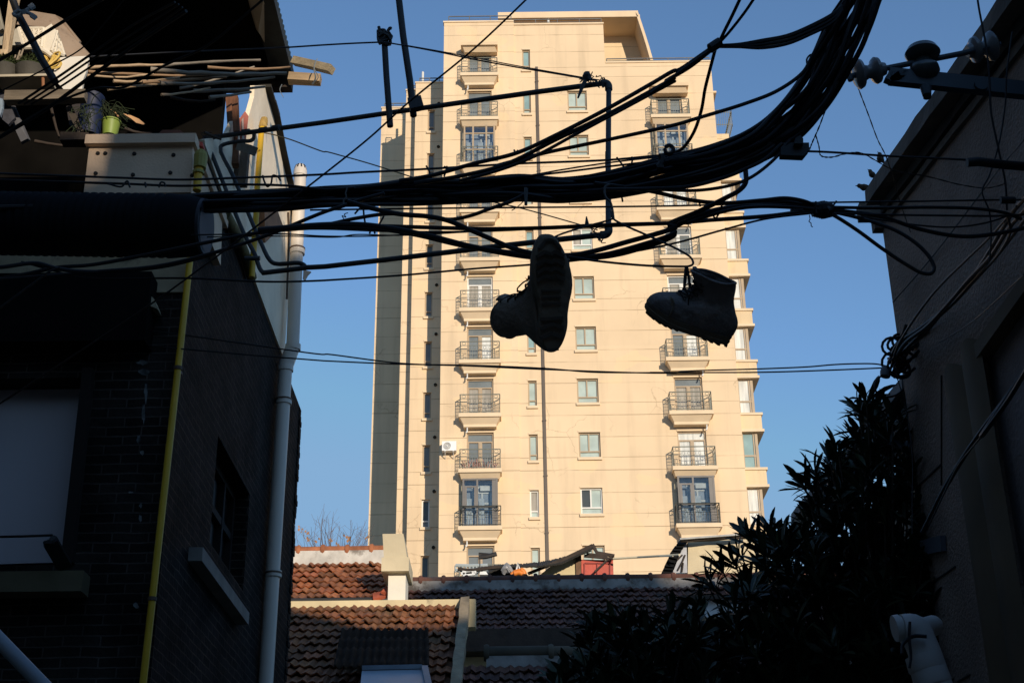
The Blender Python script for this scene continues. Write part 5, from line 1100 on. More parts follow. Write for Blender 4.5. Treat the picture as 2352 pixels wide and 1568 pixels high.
# white pvc branch pipe bottom right
YV = 5.6
def J(x, y, Y=YV): return U(*cJ(x, y), Y)
pv = empty('branch_pipe', J(930, 1620), 'stained white plastic branch pipe with side plug at the bottom right', 'pipe')
PV = mat('stained_pvc', (.58, .57, .54), .5, .15, 3, stain=(.14, .12, .09), stain_s=5, stain_t=.62)
mb = MB(); mb.tube(spline([J(775, 1300), J(835, 1300), J(872, 1370), J(935, 1540), J(985, 1690)], 6), .064, 20); mb.build('pipe', PV, pv, smooth=True)
mb = MB(); mb.tube([J(820, 1290), J(748, 1285)], .045, 16); mb.tube([J(765, 1285), J(735, 1290)], .053, 12); mb.build('plug', PV, pv, smooth=True)
mb = MB(); mb.tube([J(850, 1300, YV+.05), J(930, 1275, YV+.5)], .045, 16); mb.build('branch', PV, pv, smooth=True)
for c, d in (((880, 1425), (916, 1530)), ((910, 1500), (950, 1620))): a, b = J(*c), J(*d); mb = MB(); mb.lathe([(0, .071), (.05, .074), (.06, .07)], a, b-a, 20); mb.build('collar', PV, pv, smooth=True)
mb = MB(); mb.tube(spline([J(815, 1255, YV-.08), J(812, 1340, YV-.08), J(820, 1430, YV-.08), J(812, 1490, YV-.08)], 4), .006, 5); mb.tube(spline([J(775, 1420, YV-.1), J(780, 1370, YV-.08), J(830, 1330, YV-.08), J(900, 1330, YV-.1)], 5), .008, 5); mb.build('binding_wire', mat('cable_black', (.010, .010, .011), .55, .2, 3), pv)

# unseen block added on the left to keep sky light out of the lane
for (x0_, x1_, y0_, y1_, z_, lb) in ((-9.5, -3.5, -9, 7.6, 9.6, 'unseen plain block left of the viewer, added to cut the sky light'),):
    h = empty('shade_block', ((x0_+x1_)/2, (y0_+y1_)/2, 0), lb, 'house'); mb = MB(); mb.box(x0_, x1_, y0_, y1_, 0 if x0_ < 0 else 5.9, z_); mb.build('wall', mat('shade_block_brown', None), h)

# more of the balcony's clutter
for lb, nm, ct, pts, Y_, col_ in (('dark rag hanging below the shelf at the far left edge', 'rag', 'rag', [(0, 690), (40, 680), (75, 760), (110, 850), (60, 900), (0, 850)], 8.8, (.05, .05, .06)),
        ('pale blue scrap of cloth at the left edge under the shelf', 'cloth', 'cloth', [(-20, 705), (20, 715), (18, 780), (0, 835), (-20, 830)], 8.7, (.22, .28, .34)),
        ('dark brown cloth draped behind the blue bucket', 'cloth', 'cloth', [(480, 770), (600, 740), (640, 860), (560, 960), (500, 900)], 9.6, (.035, .03, .03))):
    mb = MB(); P = [AA(x, y, Y_) for x, y in pts]; mb.prism(P, (.0, .03, .0)); o = mb.build(nm, mat('cloth_%d' % int(col_[0]*1000), col_, .95, .3, 8, .8, 20)); tag(o, lb, ct)
for k, (a, b, lb) in enumerate((((360, 740), (430, 1000), 'slim dark stick standing left of the blue bucket behind the plank'), ((250, 1020), (640, 1060), 'thin dark batten lying level left of the pale parapet'), ((1480, 960), (1600, 1010), 'short grey rag twisted over the right end of the parapet'), ((1230, 700), (1560, 720), 'dark stick lying under the bamboo stack'), ((900, 930), (1100, 965), 'thin dark twig on the parapet between the green pot and the clay tray'))):
    mb = stick((AA(*a, 9.1), AA(*b, 9.2)), .012, seed=40+k); tag(mb.build('stick', DARKW, smooth=True), lb, 'stick')
mb = MB(); rg = random.Random(8)
for k in range(40):
    c = AA(rg.uniform(560, 660), rg.uniform(760, 900), 9.0); d = Vector((rg.uniform(-.06, .06), rg.uniform(-.05, .05), rg.uniform(-.07, .09))); mb.tube(spline([c, c+d, c+d*1.6+Vector((rg.uniform(-.04, .04), 0, -.04))], 3), .003, 4)
tag(mb.build('dry_plant', mat('dark_grass', None)), 'dark withered plant hanging beside the blue bucket', 'plant')
# ================================================================ cables across the lane
CABM = mat('cable_black', (.010, .010, .011), .9, .2, 3, spec=.04)
CABB = mat('cable_brown', (.030, .020, .018), .6, .2, 3)
CABG = mat('pole_blue_grey', (.024, .028, .030), .5, .2, 6)
ROPE = mat('dark_rope', (.03, .033, .04), .8, .2, 6)
def PT(conv, pts, Y0, Y1):
    vv = [conv(*p[:2]) if conv else p[:2] for p in pts]; L = [0]
    for a, b in zip(vv, vv[1:]): L.append(L[-1]+math.hypot(a[0]-b[0], a[1]-b[1]))
    out = []
    for p, v, l_ in zip(pts, vv, L):
        Y = p[2] if len(p) > 2 else Y0+(Y1-Y0)*l_/max(L[-1], 1e-6); out.append(U(v[0], v[1], Y))
    return out
GR = 'cables strung across the lane'
def wire(label, runs, Y0, Y1, wpx, name='cable', cat='cable', mt=None, group=GR, seg=7, twist=0):
    pts = []
    for conv, pp in runs: pts += PT(conv, pp, 0, 0) if False else [(*conv(*q[:2]),)+tuple(q[2:]) for q in pp] if conv else [tuple(q) for q in pp]
    P = spline(PT(None, pts, Y0, Y1), 8); mb = MB()
    if twist:
        n = len(P); Q = []
        for i in range(n-1):
            L = (P[i+1]-P[i]).length; k = max(1, int(L/.03))
            for j in range(k): Q.append(P[i].lerp(P[i+1], j/k))
        Q.append(P[-1]); r_ = wpx/2*depth(Q[0])/F*.55
        for s_ in (0, math.pi): mb.tube([q+Vector((math.sin(i*.9+s_)*r_*.5, 0, math.cos(i*.9+s_)*r_)) for i, q in enumerate(Q)], r_*.8, 5)
    else: mb.tube(P, [wpx/2*depth(q)/F for q in P], seg)
    return tag(mb.build(name, mt or CABM, smooth=True), label, cat, group)
W = wire
v0 = lambda x, y: (x, y)
# messengers and single runs, top to bottom
W('thin steel rope from under the eaves along the sky to the knotted short post', [(cA, [(630, 412, 8.9), (1300, 378, 8.6), (2060, 345, 8.4)]), (cB, [(0, 303), (200, 292), (395, 284, 8.2)])], 8.9, 8.2, 4, 'rope', 'rope', ROPE)
W('thin doubled rope sloping from the knotted short post to the elbow of the pipe frame', [(cB, [(395, 284), (560, 312), (760, 350), (1000, 400), (1300, 455), (1600, 505), (1830, 545)])], 8.2, 8.0, 3.5, 'rope', 'rope', ROPE)
W('frayed second strand beside the doubled rope near the pipe elbow', [(cB, [(540, 305), (740, 340), (1000, 388), (1300, 445), (1740, 522), (1850, 540)])], 8.15, 8.0, 2.5, 'rope', 'rope', ROPE)
W('long thin cable running diagonally from the bottom left edge to above the tower', [(cD, [(-60, 1450), (0, 1415), (500, 1090), (1050, 725), (1500, 400), (1960, 50)]), (cB, [(0, 1165), (300, 925), (560, 690), (1000, 330), (1350, 0), (1420, -70)])], 4.2, 3.4, 4.5, mt=CABB)
W('yellowish rope tied to the taped gas pipe and sagging down over the sky', [(cA, [(1905, 960, 10.6), (1990, 978), (2100, 1010), (2351, 1100)]), (cB, [(0, 1020), (130, 1052), (300, 1100), (600, 1195), (900, 1290), (1120, 1355), (1300, 1395), (1680, 1500), (1830, 1545, 7.9)])], 10.6, 7.9, 3, 'rope', 'rope', mat('tan_rope', (.16, .13, .07), .85, .4, 10))
W('upper taut messenger cable crossing above the big bundle to the right wall', [(cA, [(-40, 1254), (800, 1284), (1300, 1300), (1700, 1288), (2351, 1262)]), (cB, [(200, 1160), (650, 1138), (1300, 1100), (1900, 1076), (2250, 1045)]), (cC, [(300, 962), (980, 950), (1500, 980), (2000, 1005), (2400, 1040)])], 4.6, 5.2, 5.5)
W('cable lying along the top of the bundle across the pale parapet', [(cA, [(-40, 1302), (500, 1318), (900, 1330), (1300, 1345), (1700, 1335), (2100, 1345), (2351, 1372)]), (cB, [(200, 1262)])], 4.55, 4.2, 6)
W('lower taut messenger cable running level just below the big bundle', [(cB, [(-100, 1412), (500, 1403), (1200, 1396), (1900, 1390), (2352, 1384)]), (cC, [(400, 1286), (1040, 1272), (1700, 1263), (2200, 1255), (2400, 1255)])], 4.3, 5.2, 4.5)
W('thick cable running level below the lower messenger behind the hanging boots', [(cE, [(-400, 190), (0, 178), (300, 175), (700, 185), (1100, 195), (1500, 187), (1900, 168), (2352, 155)]), (cF, [(400, 125), (750, 100), (900, 82), (1070, 68)])], 4.2, 4.6, 10)
W('companion cable lying against the thick level one below the lower messenger', [(cE, [(-400, 200), (0, 195), (400, 210), (800, 215), (1200, 205), (1500, 190), (1900, 178), (2352, 160)]), (cF, [(300, 138), (700, 112), (1070, 78)])], 4.25, 4.6, 5)
W('cable dipping steeply from under the bundle to behind the toe of the left boot', [(cE, [(150, 10), (270, 45), (500, 95), (700, 112), (830, 140), (960, 195), (1100, 255), (1250, 320), (1400, 358), (1640, 372), (1800, 345), (2000, 290), (2352, 180)]), (cF, [(120, 155), (300, 75), (470, -10), (560, -60), (600, -110), (600, -190)])], 3.9, 4.3, 12)
W('lower of two cables sagging behind the left boot and rising to the right tie', [(cE, [(-450, 200), (0, 165), (250, 165), (450, 190), (700, 240), (1000, 315), (1250, 355), (1400, 375), (1640, 388), (1850, 372), (2050, 325), (2352, 215)]), (cF, [(120, 180), (300, 95), (500, 48), (800, 36), (1000, 52), (1070, 62)])], 4.0, 4.5, 12)
W('third cable of the sagging pair passing just under the toe of the left boot', [(cE, [(-450, 215), (0, 185), (300, 190), (600, 235), (900, 305), (1200, 362), (1400, 390), (1640, 400), (1900, 382), (2100, 335), (2352, 235)]), (cF, [(150, 185), (350, 85), (560, 30), (750, 15), (860, 12), (960, 30), (1070, 55)])], 4.05, 4.5, 9)
W('thin cable under the sagging pair that rises alone to the right tie', [(cE, [(-900, 235), (-300, 228), (0, 243), (300, 243), (700, 225), (950, 212)]), ], 4.4, 4.4, 3.5)
W('thin double line crossing the drainpipe just below the thick level cable', [(cM, [(350, 1075), (660, 1070), (1000, 1068), (1372, 1075)]), (cE, [(200, 233), (520, 238), (950, 216)])], 4.5, 4.4, 3)
W('cable climbing from the barrel along the left to a crest and down into the bundle', [(cD, [(-60, 560), (160, 520), (400, 470), (650, 450)]), (cE, [(-420, 215), (0, 167), (200, 125), (400, 95), (560, 96), (700, 115), (850, 130), (980, 105), (1100, 62), (1250, 10), (1350, -40)])], 4.4, 4.1, 9)
W('cable rising steeply from lower left across the drainpipe into the bundle', [(cD, [(-60, 560), (200, 540), (700, 497), (1100, 460), (1500, 365), (1850, 250), (2265, 82)]), (cB, [(120, 1385), (250, 1340), (400, 1300)])], 4.3, 4.1, 9)
W('single cable sagging under the ribbed barrel at the left', [(cD, [(-60, 460), (0, 468), (250, 440), (400, 478), (600, 500), (900, 490), (1150, 460), (1400, 400), (1500, 370)])], 4.2, 4.3, 10)
W('cable crossing the brick house below the barrel towards the boots', [(cD, [(150, 430), (370, 490), (560, 540), (1300, 545), (1900, 570), (2265, 560)]), (cE, [(0, 540), (500, 507), (1000, 462), (1380, 435), (1700, 405), (2000, 360), (2352, 290)]), (cF, [(450, 190), (720, 120), (1000, 85), (1080, 75)])], 4.6, 4.5, 5)
W('short cable dropping from under the barrel to the left edge', [(cD, [(-40, 780), (150, 640), (260, 560), (350, 495), (420, 470)])], 4.2, 4.2, 5)
W('upper of the two thin lines strung low across the lane in front of the tower', [(cD, [(960, 900, 9), (1280, 940), (1700, 1000), (2265, 1075)]), (cE, [(0, 1035), (500, 1095), (1000, 1115), (1500, 1138), (2352, 1160)]), (cF, [(200, 1075), (700, 1058), (1000, 1045), (1150, 1032), (1300, 1026), (1420, 1028), (1490, 1042, 8.1)])], 9, 8.1, 3.5)
W('lower of the two thin lines strung low across the lane in front of the tower', [(cD, [(700, 978, 9), (1200, 1030), (1700, 1075), (2265, 1120)]), (cE, [(0, 1080), (500, 1102), (1000, 1110), (1500, 1132), (1800, 1156), (2352, 1158)]), (cF, [(0, 1081), (700, 1080), (1100, 1068), (1480, 1052, 8.1)])], 9, 8.1, 3.5)
# cables rising to the upper right
W('upper of the two cables climbing across the tower to the top right tie', [(cB, [(500, 1215), (700, 1183), (1000, 1100), (1290, 1028), (1560, 905), (1900, 730), (2200, 560), (2352, 475)]), (cC, [(170, 445), (390, 300), (430, 275)])], 4.1, 3.9, 10)
W('lower of the two cables climbing across the tower to the top right tie', [(cB, [(600, 1235), (900, 1185), (1200, 1110), (1560, 935), (1900, 770), (2352, 520)]), (cC, [(100, 510), (250, 420), (400, 305), (440, 285)])], 4.1, 3.9, 10)
W('slack third cable of the pair climbing to the tie at top right', [(cB, [(900, 1215), (1150, 1150), (1400, 1055), (1700, 895), (2000, 735), (2352, 545)]), (cC, [(0, 590), (120, 500), (250, 405), (400, 300)])], 4.05, 3.9, 8)
for k, (d0, d1, lb) in enumerate(((-6, -8, 'top cable of the four sagging between the tie and the thick trunk at top right'), (0, 0, 'second cable of the four between the tie and the thick trunk at top right'), (6, 22, 'third cable of the four between the tie and the thick trunk at top right'), (10, 44, 'lowest slack cable of the four between the tie and the thick trunk at top right'))):
    W(lb, [(cC, [(430, 290+d0*.4), (560, 285+d0), (700, 262+d1*.9), (860, 232+d1), (1000, 175+d1), (1150, 95+d1), (1210, 40+d1*.5)])], 3.9, 3.8, 8)
W('cable from the tie at top right straight up and out of the picture', [(cC, [(425, 285), (470, 190), (520, 90), (590, -60)])], 3.9, 3.7, 8)
W('second cable from the tie leaning further right out of the top of the picture', [(cC, [(430, 275), (490, 210), (600, 70), (680, -50)])], 3.9, 3.7, 7)
W('cable looping down from the tie in front of the right balconies to the messenger', [(cC, [(415, 290), (375, 440), (345, 560), (320, 700), (270, 840), (200, 935), (130, 962), (60, 975)])], 3.9, 4.6, 8)
W('long single cable curving up from the bundle to the thick trunk', [(cB, [(1150, 1115), (1450, 1035), (1900, 940), (2352, 840)]), (cC, [(290, 745), (600, 650), (800, 570), (960, 455), (1020, 350), (1100, 200)])], 4.1, 3.9, 9)
W('thin slack line just above the bundle in front of the tower', [(cB, [(900, 1215), (1300, 1190), (1600, 1140), (1900, 1095), (2200, 1060), (2400, 1040)])], 4.3, 4.4, 4)
W('second slack line above the bundle passing the right balconies', [(cB, [(1000, 1210), (1400, 1180), (1900, 1120), (2200, 1085), (2500, 1050)]), (cC, [(150, 985), (330, 940), (560, 850)])], 4.3, 4.2, 5)
W('loose cable hanging under the bundle in the right half', [(cC, [(-300, 1190), (0, 1185), (250, 1170), (480, 1110), (600, 1060), (720, 1000), (830, 900)])], 4.1, 4.0, 9)
W('lowest loose cable hanging under the bundle in the right half', [(cC, [(0, 1188), (300, 1195), (520, 1160), (640, 1110), (780, 1000), (880, 880)])], 4.1, 4.0, 8)
W('cable leaving the bundle and crossing the right balconies down to the tie', [(cC, [(-350, 1150), (0, 1200), (250, 1255), (450, 1275), (700, 1258), (850, 1245), (960, 1262), (1060, 1300)])], 4.1, 4.5, 10)
W('cable below it arching over to the same tie', [(cC, [(230, 1400), (450, 1330), (620, 1300), (850, 1300), (1050, 1318)])], 4.2, 4.5, 9)
# right of the tie
RT = [('upper cable from the tie running level to the knot at the right edge', [(1070, 45), (1400, 50), (1750, 46), (2050, 55), (2230, 82), (2330, 120)], 8),
      ('middle thin cable from the tie to the knot at the right edge', [(1100, 80), (1450, 92), (1900, 98), (2200, 100), (2346, 90)], 5),
      ('thick cable from the tie sagging across the stucco wall', [(1050, 60), (1250, 75), (1450, 105), (1700, 185), (1950, 228), (2150, 215), (2400, 165)], 10),
      ('thin cable from the tie dipping above the thick sagging one', [(1150, 85), (1450, 125), (1700, 160), (1900, 170), (2100, 145), (2260, 95)], 4)]
for lb, pp, w_ in RT: W(lb, [(cF, pp)], 4.5, 5.0, w_)
W('stiff cable forming a long narrow loop hanging beside the stucco wall', [(cF, [(1060, 55), (1150, 95), (1300, 190), (1450, 300), (1600, 400), (1700, 455), (1760, 462), (1783, 430), (1755, 360), (1680, 280), (1560, 200), (1420, 145), (1280, 105), (1150, 75)])], 4.5, 4.6, 9)
for k, (lb, pp, w_) in enumerate((('cable running down the stucco wall from the right edge into the tangle, outermost', [(2400, -60), (2290, 60), (2200, 200), (2100, 370), (1980, 540), (1850, 680), (1700, 800), (1560, 900), (1500, 1020)], 10), ('second cable running down the stucco wall into the tangle', [(2380, 30), (2250, 180), (2140, 350), (2000, 500), (1880, 640), (1740, 790), (1600, 900), (1520, 1040)], 10), ('third cable running down the stucco wall into the tangle', [(2400, 60), (2270, 230), (2150, 380), (2030, 510), (1910, 640), (1800, 740), (1680, 860), (1540, 1000)], 9), ('cable bowing out to the left of the others on its way to the tangle', [(2300, 40), (2140, 225), (1980, 380), (1800, 560), (1690, 700), (1610, 820), (1550, 930), (1510, 1060)], 6), ('slack inner cable on the stucco wall beside the tangle', [(2240, 90), (2260, 200), (2200, 320), (2080, 460), (1960, 580), (1850, 690), (1730, 830), (1640, 900)], 7))):
    W(lb, [(cF, pp)], 5.0, 8.1, w_)
for lb, conv, pp, Ys, w_ in (('twisted pair dropping from the near white insulator to the cornice corner', cC, [(1275, 470), (1320, 590), (1370, 720), (1430, 880), (1480, 980), (1530, 1130), (1570, 1270), (1660, 1530)], (5.3, 8.0), 5),
                   ('twisted pair hanging from the trunk in a shallow curve over the wall', cC, [(1040, 850), (1060, 920), (1070, 975), (1130, 988), (1230, 965), (1320, 960), (1420, 1010), (1520, 1065), (1750, 1110), (1950, 1160), (2120, 1180), (2250, 1145), (2400, 1090)], (4.2, 6.5), 5)):
    W(lb, [(conv, pp)], Ys[0], Ys[1], w_, twist=1)
W('thin cable falling from the top right edge in front of the insulators down the wall', [(cC, [(2050, -40), (2065, 60), (2110, 300), (2130, 500), (2140, 700), (2190, 950), (2230, 1150), (2240, 1320)])], 5.0, 5.2, 5)
W('second thin cable hanging down the stucco wall right of the first', [(cC, [(2275, 200), (2240, 450), (2230, 650), (2190, 900), (2130, 1100), (2085, 1200), (2130, 1330), (2140, 1500), (2130, 1640)])], 5.0, 5.3, 4)
W('thin straight line crossing the stucco wall from lower left to upper right', [(cF, [(1525, 640), (1760, 370), (2090, -60)]), (cC, [(2200, 1050), (2346, 880)])], 8.2, 5.5, 3.5)
W('thin line falling across the stucco wall from under the cornice', [(cF, [(1570, 0), (1640, 200), (1720, 440), (1800, 660), (1840, 760)])], 8.2, 7.8, 3)
W('short black line running up the wall beside the brown cladding', [(cF, [(1820, 890), (2000, 780), (2346, 470)])], 7.3, 5.0, 3.5)
W('pair of dark cables swinging down the lower part of the stucco wall', [(cF, [(2400, 1000), (2250, 1250), (2080, 1480)]), (cJ, [(1400, -20), (1310, 110), (1190, 270), (1080, 430), (985, 590), (930, 700), (880, 800)])], 4.9, 7.6, 12)
W('thin strand looping beside the dark cables low on the stucco wall', [(cJ, [(1330, 100), (1230, 250), (1130, 370), (1060, 460), (990, 600), (900, 790)])], 5.2, 7.6, 4)
W('thin vertical line hanging among the leaves at the right', [(cJ, [(745, 0), (790, 150), (815, 300), (828, 450), (826, 640), (826, 810)])], 8.2, 8.0, 2.5)
# twisted drop beside the trunk
W('short twisted drop leaving the trunk above the splice box', [(cC, [(1140, 590), (1105, 680), (1060, 800), (1020, 890), (1000, 940)])], 4.1, 4.2, 5, twist=1)
# loose ring of cable at the wall corner
W('small ring of spare cable at the corner of the stucco wall above the leaves', [(cF, [(1500, 1100), (1440, 1110), (1410, 1160), (1425, 1210), (1470, 1235), (1540, 1225), (1590, 1190)])], 8.1, 8.15, 5)
# coiled tangle on the corner
mb = MB(); rg = random.Random(77)
for k in range(15):
    c = U(*cF(rg.uniform(1490, 1640), rg.uniform(880, 1130)), rg.uniform(7.95, 8.15)); a = Vector((rg.uniform(.3, 1), rg.uniform(-.3, .3), rg.uniform(-.4, 1))).normalized(); b = a.cross(Vector((0, 1, .2))).normalized(); rr = rg.uniform(.02, .065); e_ = rg.uniform(.4, 1.2)
    mb.tube([c+a*rr*math.cos(t*.5)+b*rr*e_*math.sin(t*.5) for t in range(rg.randrange(7, 14))], .009, 5, False)
for k in range(10):
    a = cF(rg.uniform(1490, 1560), rg.uniform(900, 1120)); b = cF(rg.uniform(1550, 1760), rg.uniform(760, 980)); m_ = ((a[0]+b[0])/2+rg.uniform(-8, 8), (a[1]+b[1])/2+rg.uniform(-10, 10))
    mb.tube(spline([U(*a, 8.1), U(*m_, 8.05), U(*b, 7.9)], 5), .01, 5)
tag(mb.build('cable_tangle', CABM, smooth=True), 'dense tangle of looped black cable ends at the corner of the stucco wall', 'tangle')
mb = MB(); mb.lathe([(-.03, .03), (0, .036), (.03, .03), (.04, .015)], U(*cF(1480, 1080), 8.0), (.3, 0, 1), 12); tag(mb.build('junction_insulator', mat('grey_steel', None), smooth=True), 'small round grey insulator below the tangle on the wall corner', 'insulator')
# parallel cables at the top left corner
for lb, conv, pp, w_ in (('topmost diagonal cable crossing the white crate', cL, [(-60, 840), (430, 550), (900, 260), (1400, -20)], 8),
                   ('thin diagonal cable crossing the shelf and the crate corner', cL, [(-60, 1260), (600, 930), (1100, 650), (1350, 380), (1700, -40)], 3.5),
                   ('upper of the close diagonal cables over the white panel', cL, [(250, 1390), (700, 1090), (1180, 760), (1800, 330), (2350, 30)], 6),
                   ('second of the close diagonal cables over the white panel', cL, [(330, 1400), (760, 1120), (1230, 800), (1900, 380), (2400, 60)], 5),
                   ('third of the close diagonal cables over the white panel', cL, [(420, 1400), (820, 1160), (1260, 870), (2000, 420), (2450, 100)], 5),
                   ('thick diagonal cable below the close ones, ending over the bamboo', cL, [(-100, 1900), (600, 1480), (1150, 1080), (1500, 830), (2000, 480), (2500, 150)], 9),
                   ('lowest diagonal cable crossing the bamboo poles and the parapet', cA, [(-40, 1010), (400, 750), (700, 640), (900, 630), (1200, 470), (1500, 330), (1900, 0)], 6)):
    W(lb, [(conv, pp)], 5.2, 4.4, w_)
# ---- the big bundle
BC = [(cC(1345, -90), 44), (cC(1315, 0), 43), (cC(1230, 200), 46), (cC(1135, 400), 44), (cC(1015, 600), 42), (cC(860, 780), 40), (cC(680, 905), 36), (cC(400, 1010), 34), (cC(100, 1080), 33), (cB(1900, 1245), 30), (cB(1600, 1270), 29), (cB(1300, 1262), 27), (cB(950, 1285), 24), (cB(600, 1290), 27), (cB(300, 1310), 21), (cB(0, 1322), 20), ((650, 458), 22), ((500, 464), 20), ((330, 474), 17), ((150, 486), 17), ((-60, 495), 17)]
bc = empty('cable_bundle', U(1191, 432, 4.1), 'thick sagging trunk of many black cables strapped together across the whole lane', 'cable bundle')
Nn = len(BC); rg = random.Random(42)
ctr = [c for c, _ in BC]; nrm = []
for i in range(Nn):
    a = ctr[max(i-1, 0)]; b = ctr[min(i+1, Nn-1)]; d = (b[0]-a[0], b[1]-a[1]); L = math.hypot(*d); nrm.append((-d[1]/L, d[0]/L))
NS = 28
for k in range(NS):
    ph = rg.uniform(0, 6.28); f1 = rg.uniform(.5, 1.1); base = -1+2*(k+.5)/NS; P = []; ydep = rg.uniform(-.06, .06)
    for i in range(Nn):
        o_ = max(-1, min(1, base+  .22*math.sin(i*f1+ph)+.07*math.sin(i*2.1+ph*2))); hw = BC[i][1]*1.02
        x = ctr[i][0]+nrm[i][0]*o_*hw; y = ctr[i][1]+nrm[i][1]*o_*hw; Y = 3.85+.55*min(i/12, 1)+(.1 if i > 15 else 0)
        P.append(U(x, y, Y+ydep+.05*math.sin(i*.9+ph)))
    P = spline(P, 7); mb = MB(); mb.tube(P, rg.choice((.0085, .0075, .007, .009)), 7); mb.build('strand', CABM, bc, smooth=True)
def strap(name, mt, pts, Y, r):
    mb = MB(); mb.tube(spline([U(x, y, Y) for x, y in pts], 5), r, 6); return mb.build(name, mt, bc, smooth=True)
TIE = mat('grey_cable_tie', (.10, .10, .095), .5)
strap('cable_tie', TIE, [cB(150, 1262), cB(138, 1300), cB(143, 1325), cB(125, 1350), cB(122, 1385)], 4.2, .003)
strap('cable_tie', TIE, [cB(1355, 1268), cB(1352, 1320), cB(1350, 1372)], 3.95, .005)
strap('cable_tie', TIE, [cB(1912, 1240), cB(1885, 1255), cB(1878, 1290), cB(1890, 1330), cB(1918, 1360), cB(1930, 1400), cB(1940, 1475)], 3.85, .004)
mb = MB(); mb.beam(U(*cB(1348, 1270), 3.98), U(*cB(1350, 1372), 3.98), .02, .01); mb.build('cable_tie', TIE, bc)
# hooks holding the slack lines to the messengers
mb = MB(); hk = []
for conv, pts in ((cB, [(1960, 1058), (1985, 1090), (2035, 1150), (2065, 1075), (2062, 1055)]), (cB, [(680, 1115), (700, 1150), (712, 1195)]), (cB, [(820, 1118), (812, 1150), (800, 1185)]), (cB, [(800, 1120), (850, 1140)]), (cA, [(1900, 1270), (1915, 1320), (1935, 1350), (1960, 1330), (1975, 1270), (2010, 1280), (2030, 1308)]), (cA, [(780, 1330), (880, 1350), (920, 1310), (940, 1355)]), (cA, [(1050, 1320), (1055, 1355)]), (cA, [(1150, 1355), (1165, 1320), (1190, 1325), (1195, 1350)]),
                  (cB, [(200, 1437), (240, 1398), (255, 1405), (262, 1450), (270, 1500)]), (cB, [(400, 1400), (395, 1450), (365, 1505)]), (cE, [(300, 225), (320, 160), (335, 225)]), (cC, [(385, 1325), (410, 1370), (440, 1320), (450, 1290)]), (cC, [(310, 1270), (315, 1295)]), (cC, [(1150, 1290), (1170, 1262)]), (cC, [(1040, 1265), (1045, 1340)]), (cC, [(880, 1320), (960, 1318)]), (cB, [(1270, 1008), (1285, 1030), (1295, 1010)]), (cC, [(985, 400), (985, 370), (1010, 345), (1030, 360)]), (cB, [(1985, 1300), (1995, 1330), (2000, 1355)])):
    W('short black hanger hook clipped to the cables', [(conv, pts)], 4.3, 4.3, 4.5, 'cable_hook', 'hook', group='wire hooks clipped along the cables')
for lb, c0, pts in (('fine curly thread hanging in the sky left of the tower below the bundle', cB, [(155, 1430), (130, 1440), (140, 1460), (115, 1450), (128, 1475), (130, 1490)]), ('fine kinked thread hanging in the sky below the right tie', cC, [(1000, 1350), (1004, 1375), (998, 1390), (1010, 1400), (1012, 1418), (1022, 1425)]), ('tiny wire end curling up from the bundle over the drying frame', cB, [(1420, 1190), (1440, 1165), (1460, 1172)]), ('wisp of wire sticking out under the bundle near the pipe upright', cB, [(1255, 1415), (1300, 1385), (1335, 1352)])):
    W(lb, [(c0, pts)], 4.3, 4.3, 2.2, 'thread', 'thread', ROPE, group='loose thread ends on the cables')
# splice box, ring clip and the tie cluster
sb = empty('splice_box', U(*cC(900, 930), 4.0), 'black cable splice box clamped under the trunk with a stub on top', 'splice box')
mb = MB(); mb.prism([U(*cC(820, 895), 4.0), U(*cC(998, 895), 4.0), U(*cC(1000, 935), 4.0), U(*cC(965, 978), 4.0), U(*cC(820, 972), 4.0)], (0, .03, 0)); mb.build('body', CABM, sb)
mb = MB(); mb.prism([U(*cC(905, 900), 3.98), U(*cC(912, 865), 3.98), U(*cC(945, 848), 3.98), U(*cC(962, 870), 3.98), U(*cC(962, 900), 3.98)], (0, .03, 0)); mb.build('stub', CABM, sb)
mb = MB(); mb.tube(spline([U(*cC(*p), 4.1) for p in ((95, 925), (120, 912), (145, 930), (135, 960), (105, 962), (92, 935))], 5), .007, 6); mb.tube(spline([U(*cC(*p), 4.1) for p in ((70, 975), (75, 1010), (55, 1050))], 4), .012, 6); mb.beam(U(*cC(42, 1050), 4.1), U(*cC(85, 1052), 4.1), .02, .01)
tag(mb.build('ring_clip', CABM, smooth=True), 'black ring clip standing on the cables in front of the right balconies', 'clip')
mb = MB()
for k in range(6): a = U(*cC(385+k*9, 300-k*6), 3.88); mb.lathe([(-.006, .017), (.006, .017)], a, (.8, 0, .5), 10)
tag(mb.build('tape_wrap', CABM), 'black tape wrapping where the top right cables cross', 'tape')
mb = MB()
for k in range(8): a = U(*cF(1030+k*14, 62), 4.52); mb.lathe([(-.008, .034-.002*abs(k-4)), (.008, .034-.002*abs(k-4))], a, (1, 0, .1), 10)
mb.tube(spline([U(*cC(1120, 1300), 4.45), U(*cC(1135, 1320), 4.43), U(*cC(1130, 1345), 4.45)], 4), .006, 5)
tag(mb.build('tape_wrap', CABM), 'taped knot where the level cables meet in the sky left of the stucco wall', 'tape')
mb = MB(); mb.tube([U(*cC(1990, 1020), 5.0), U(*cC(2060, 1015), 5.0), U(*cC(2230, 1035), 5.05), U(*cC(2346, 1045), 5.1)], .019, 8); tag(mb.build('cable_sleeve', CABM, smooth=True), 'thick black sleeve on the messenger cable at the right edge', 'sleeve')
mb = MB(); mb.tube([U(*cC(2200, 1256), 5.1), U(*cC(2290, 1257), 5.1)], .015, 8); tag(mb.build('cable_sleeve', CABM, smooth=True), 'short sleeve on the lower messenger cable at the right edge', 'sleeve')
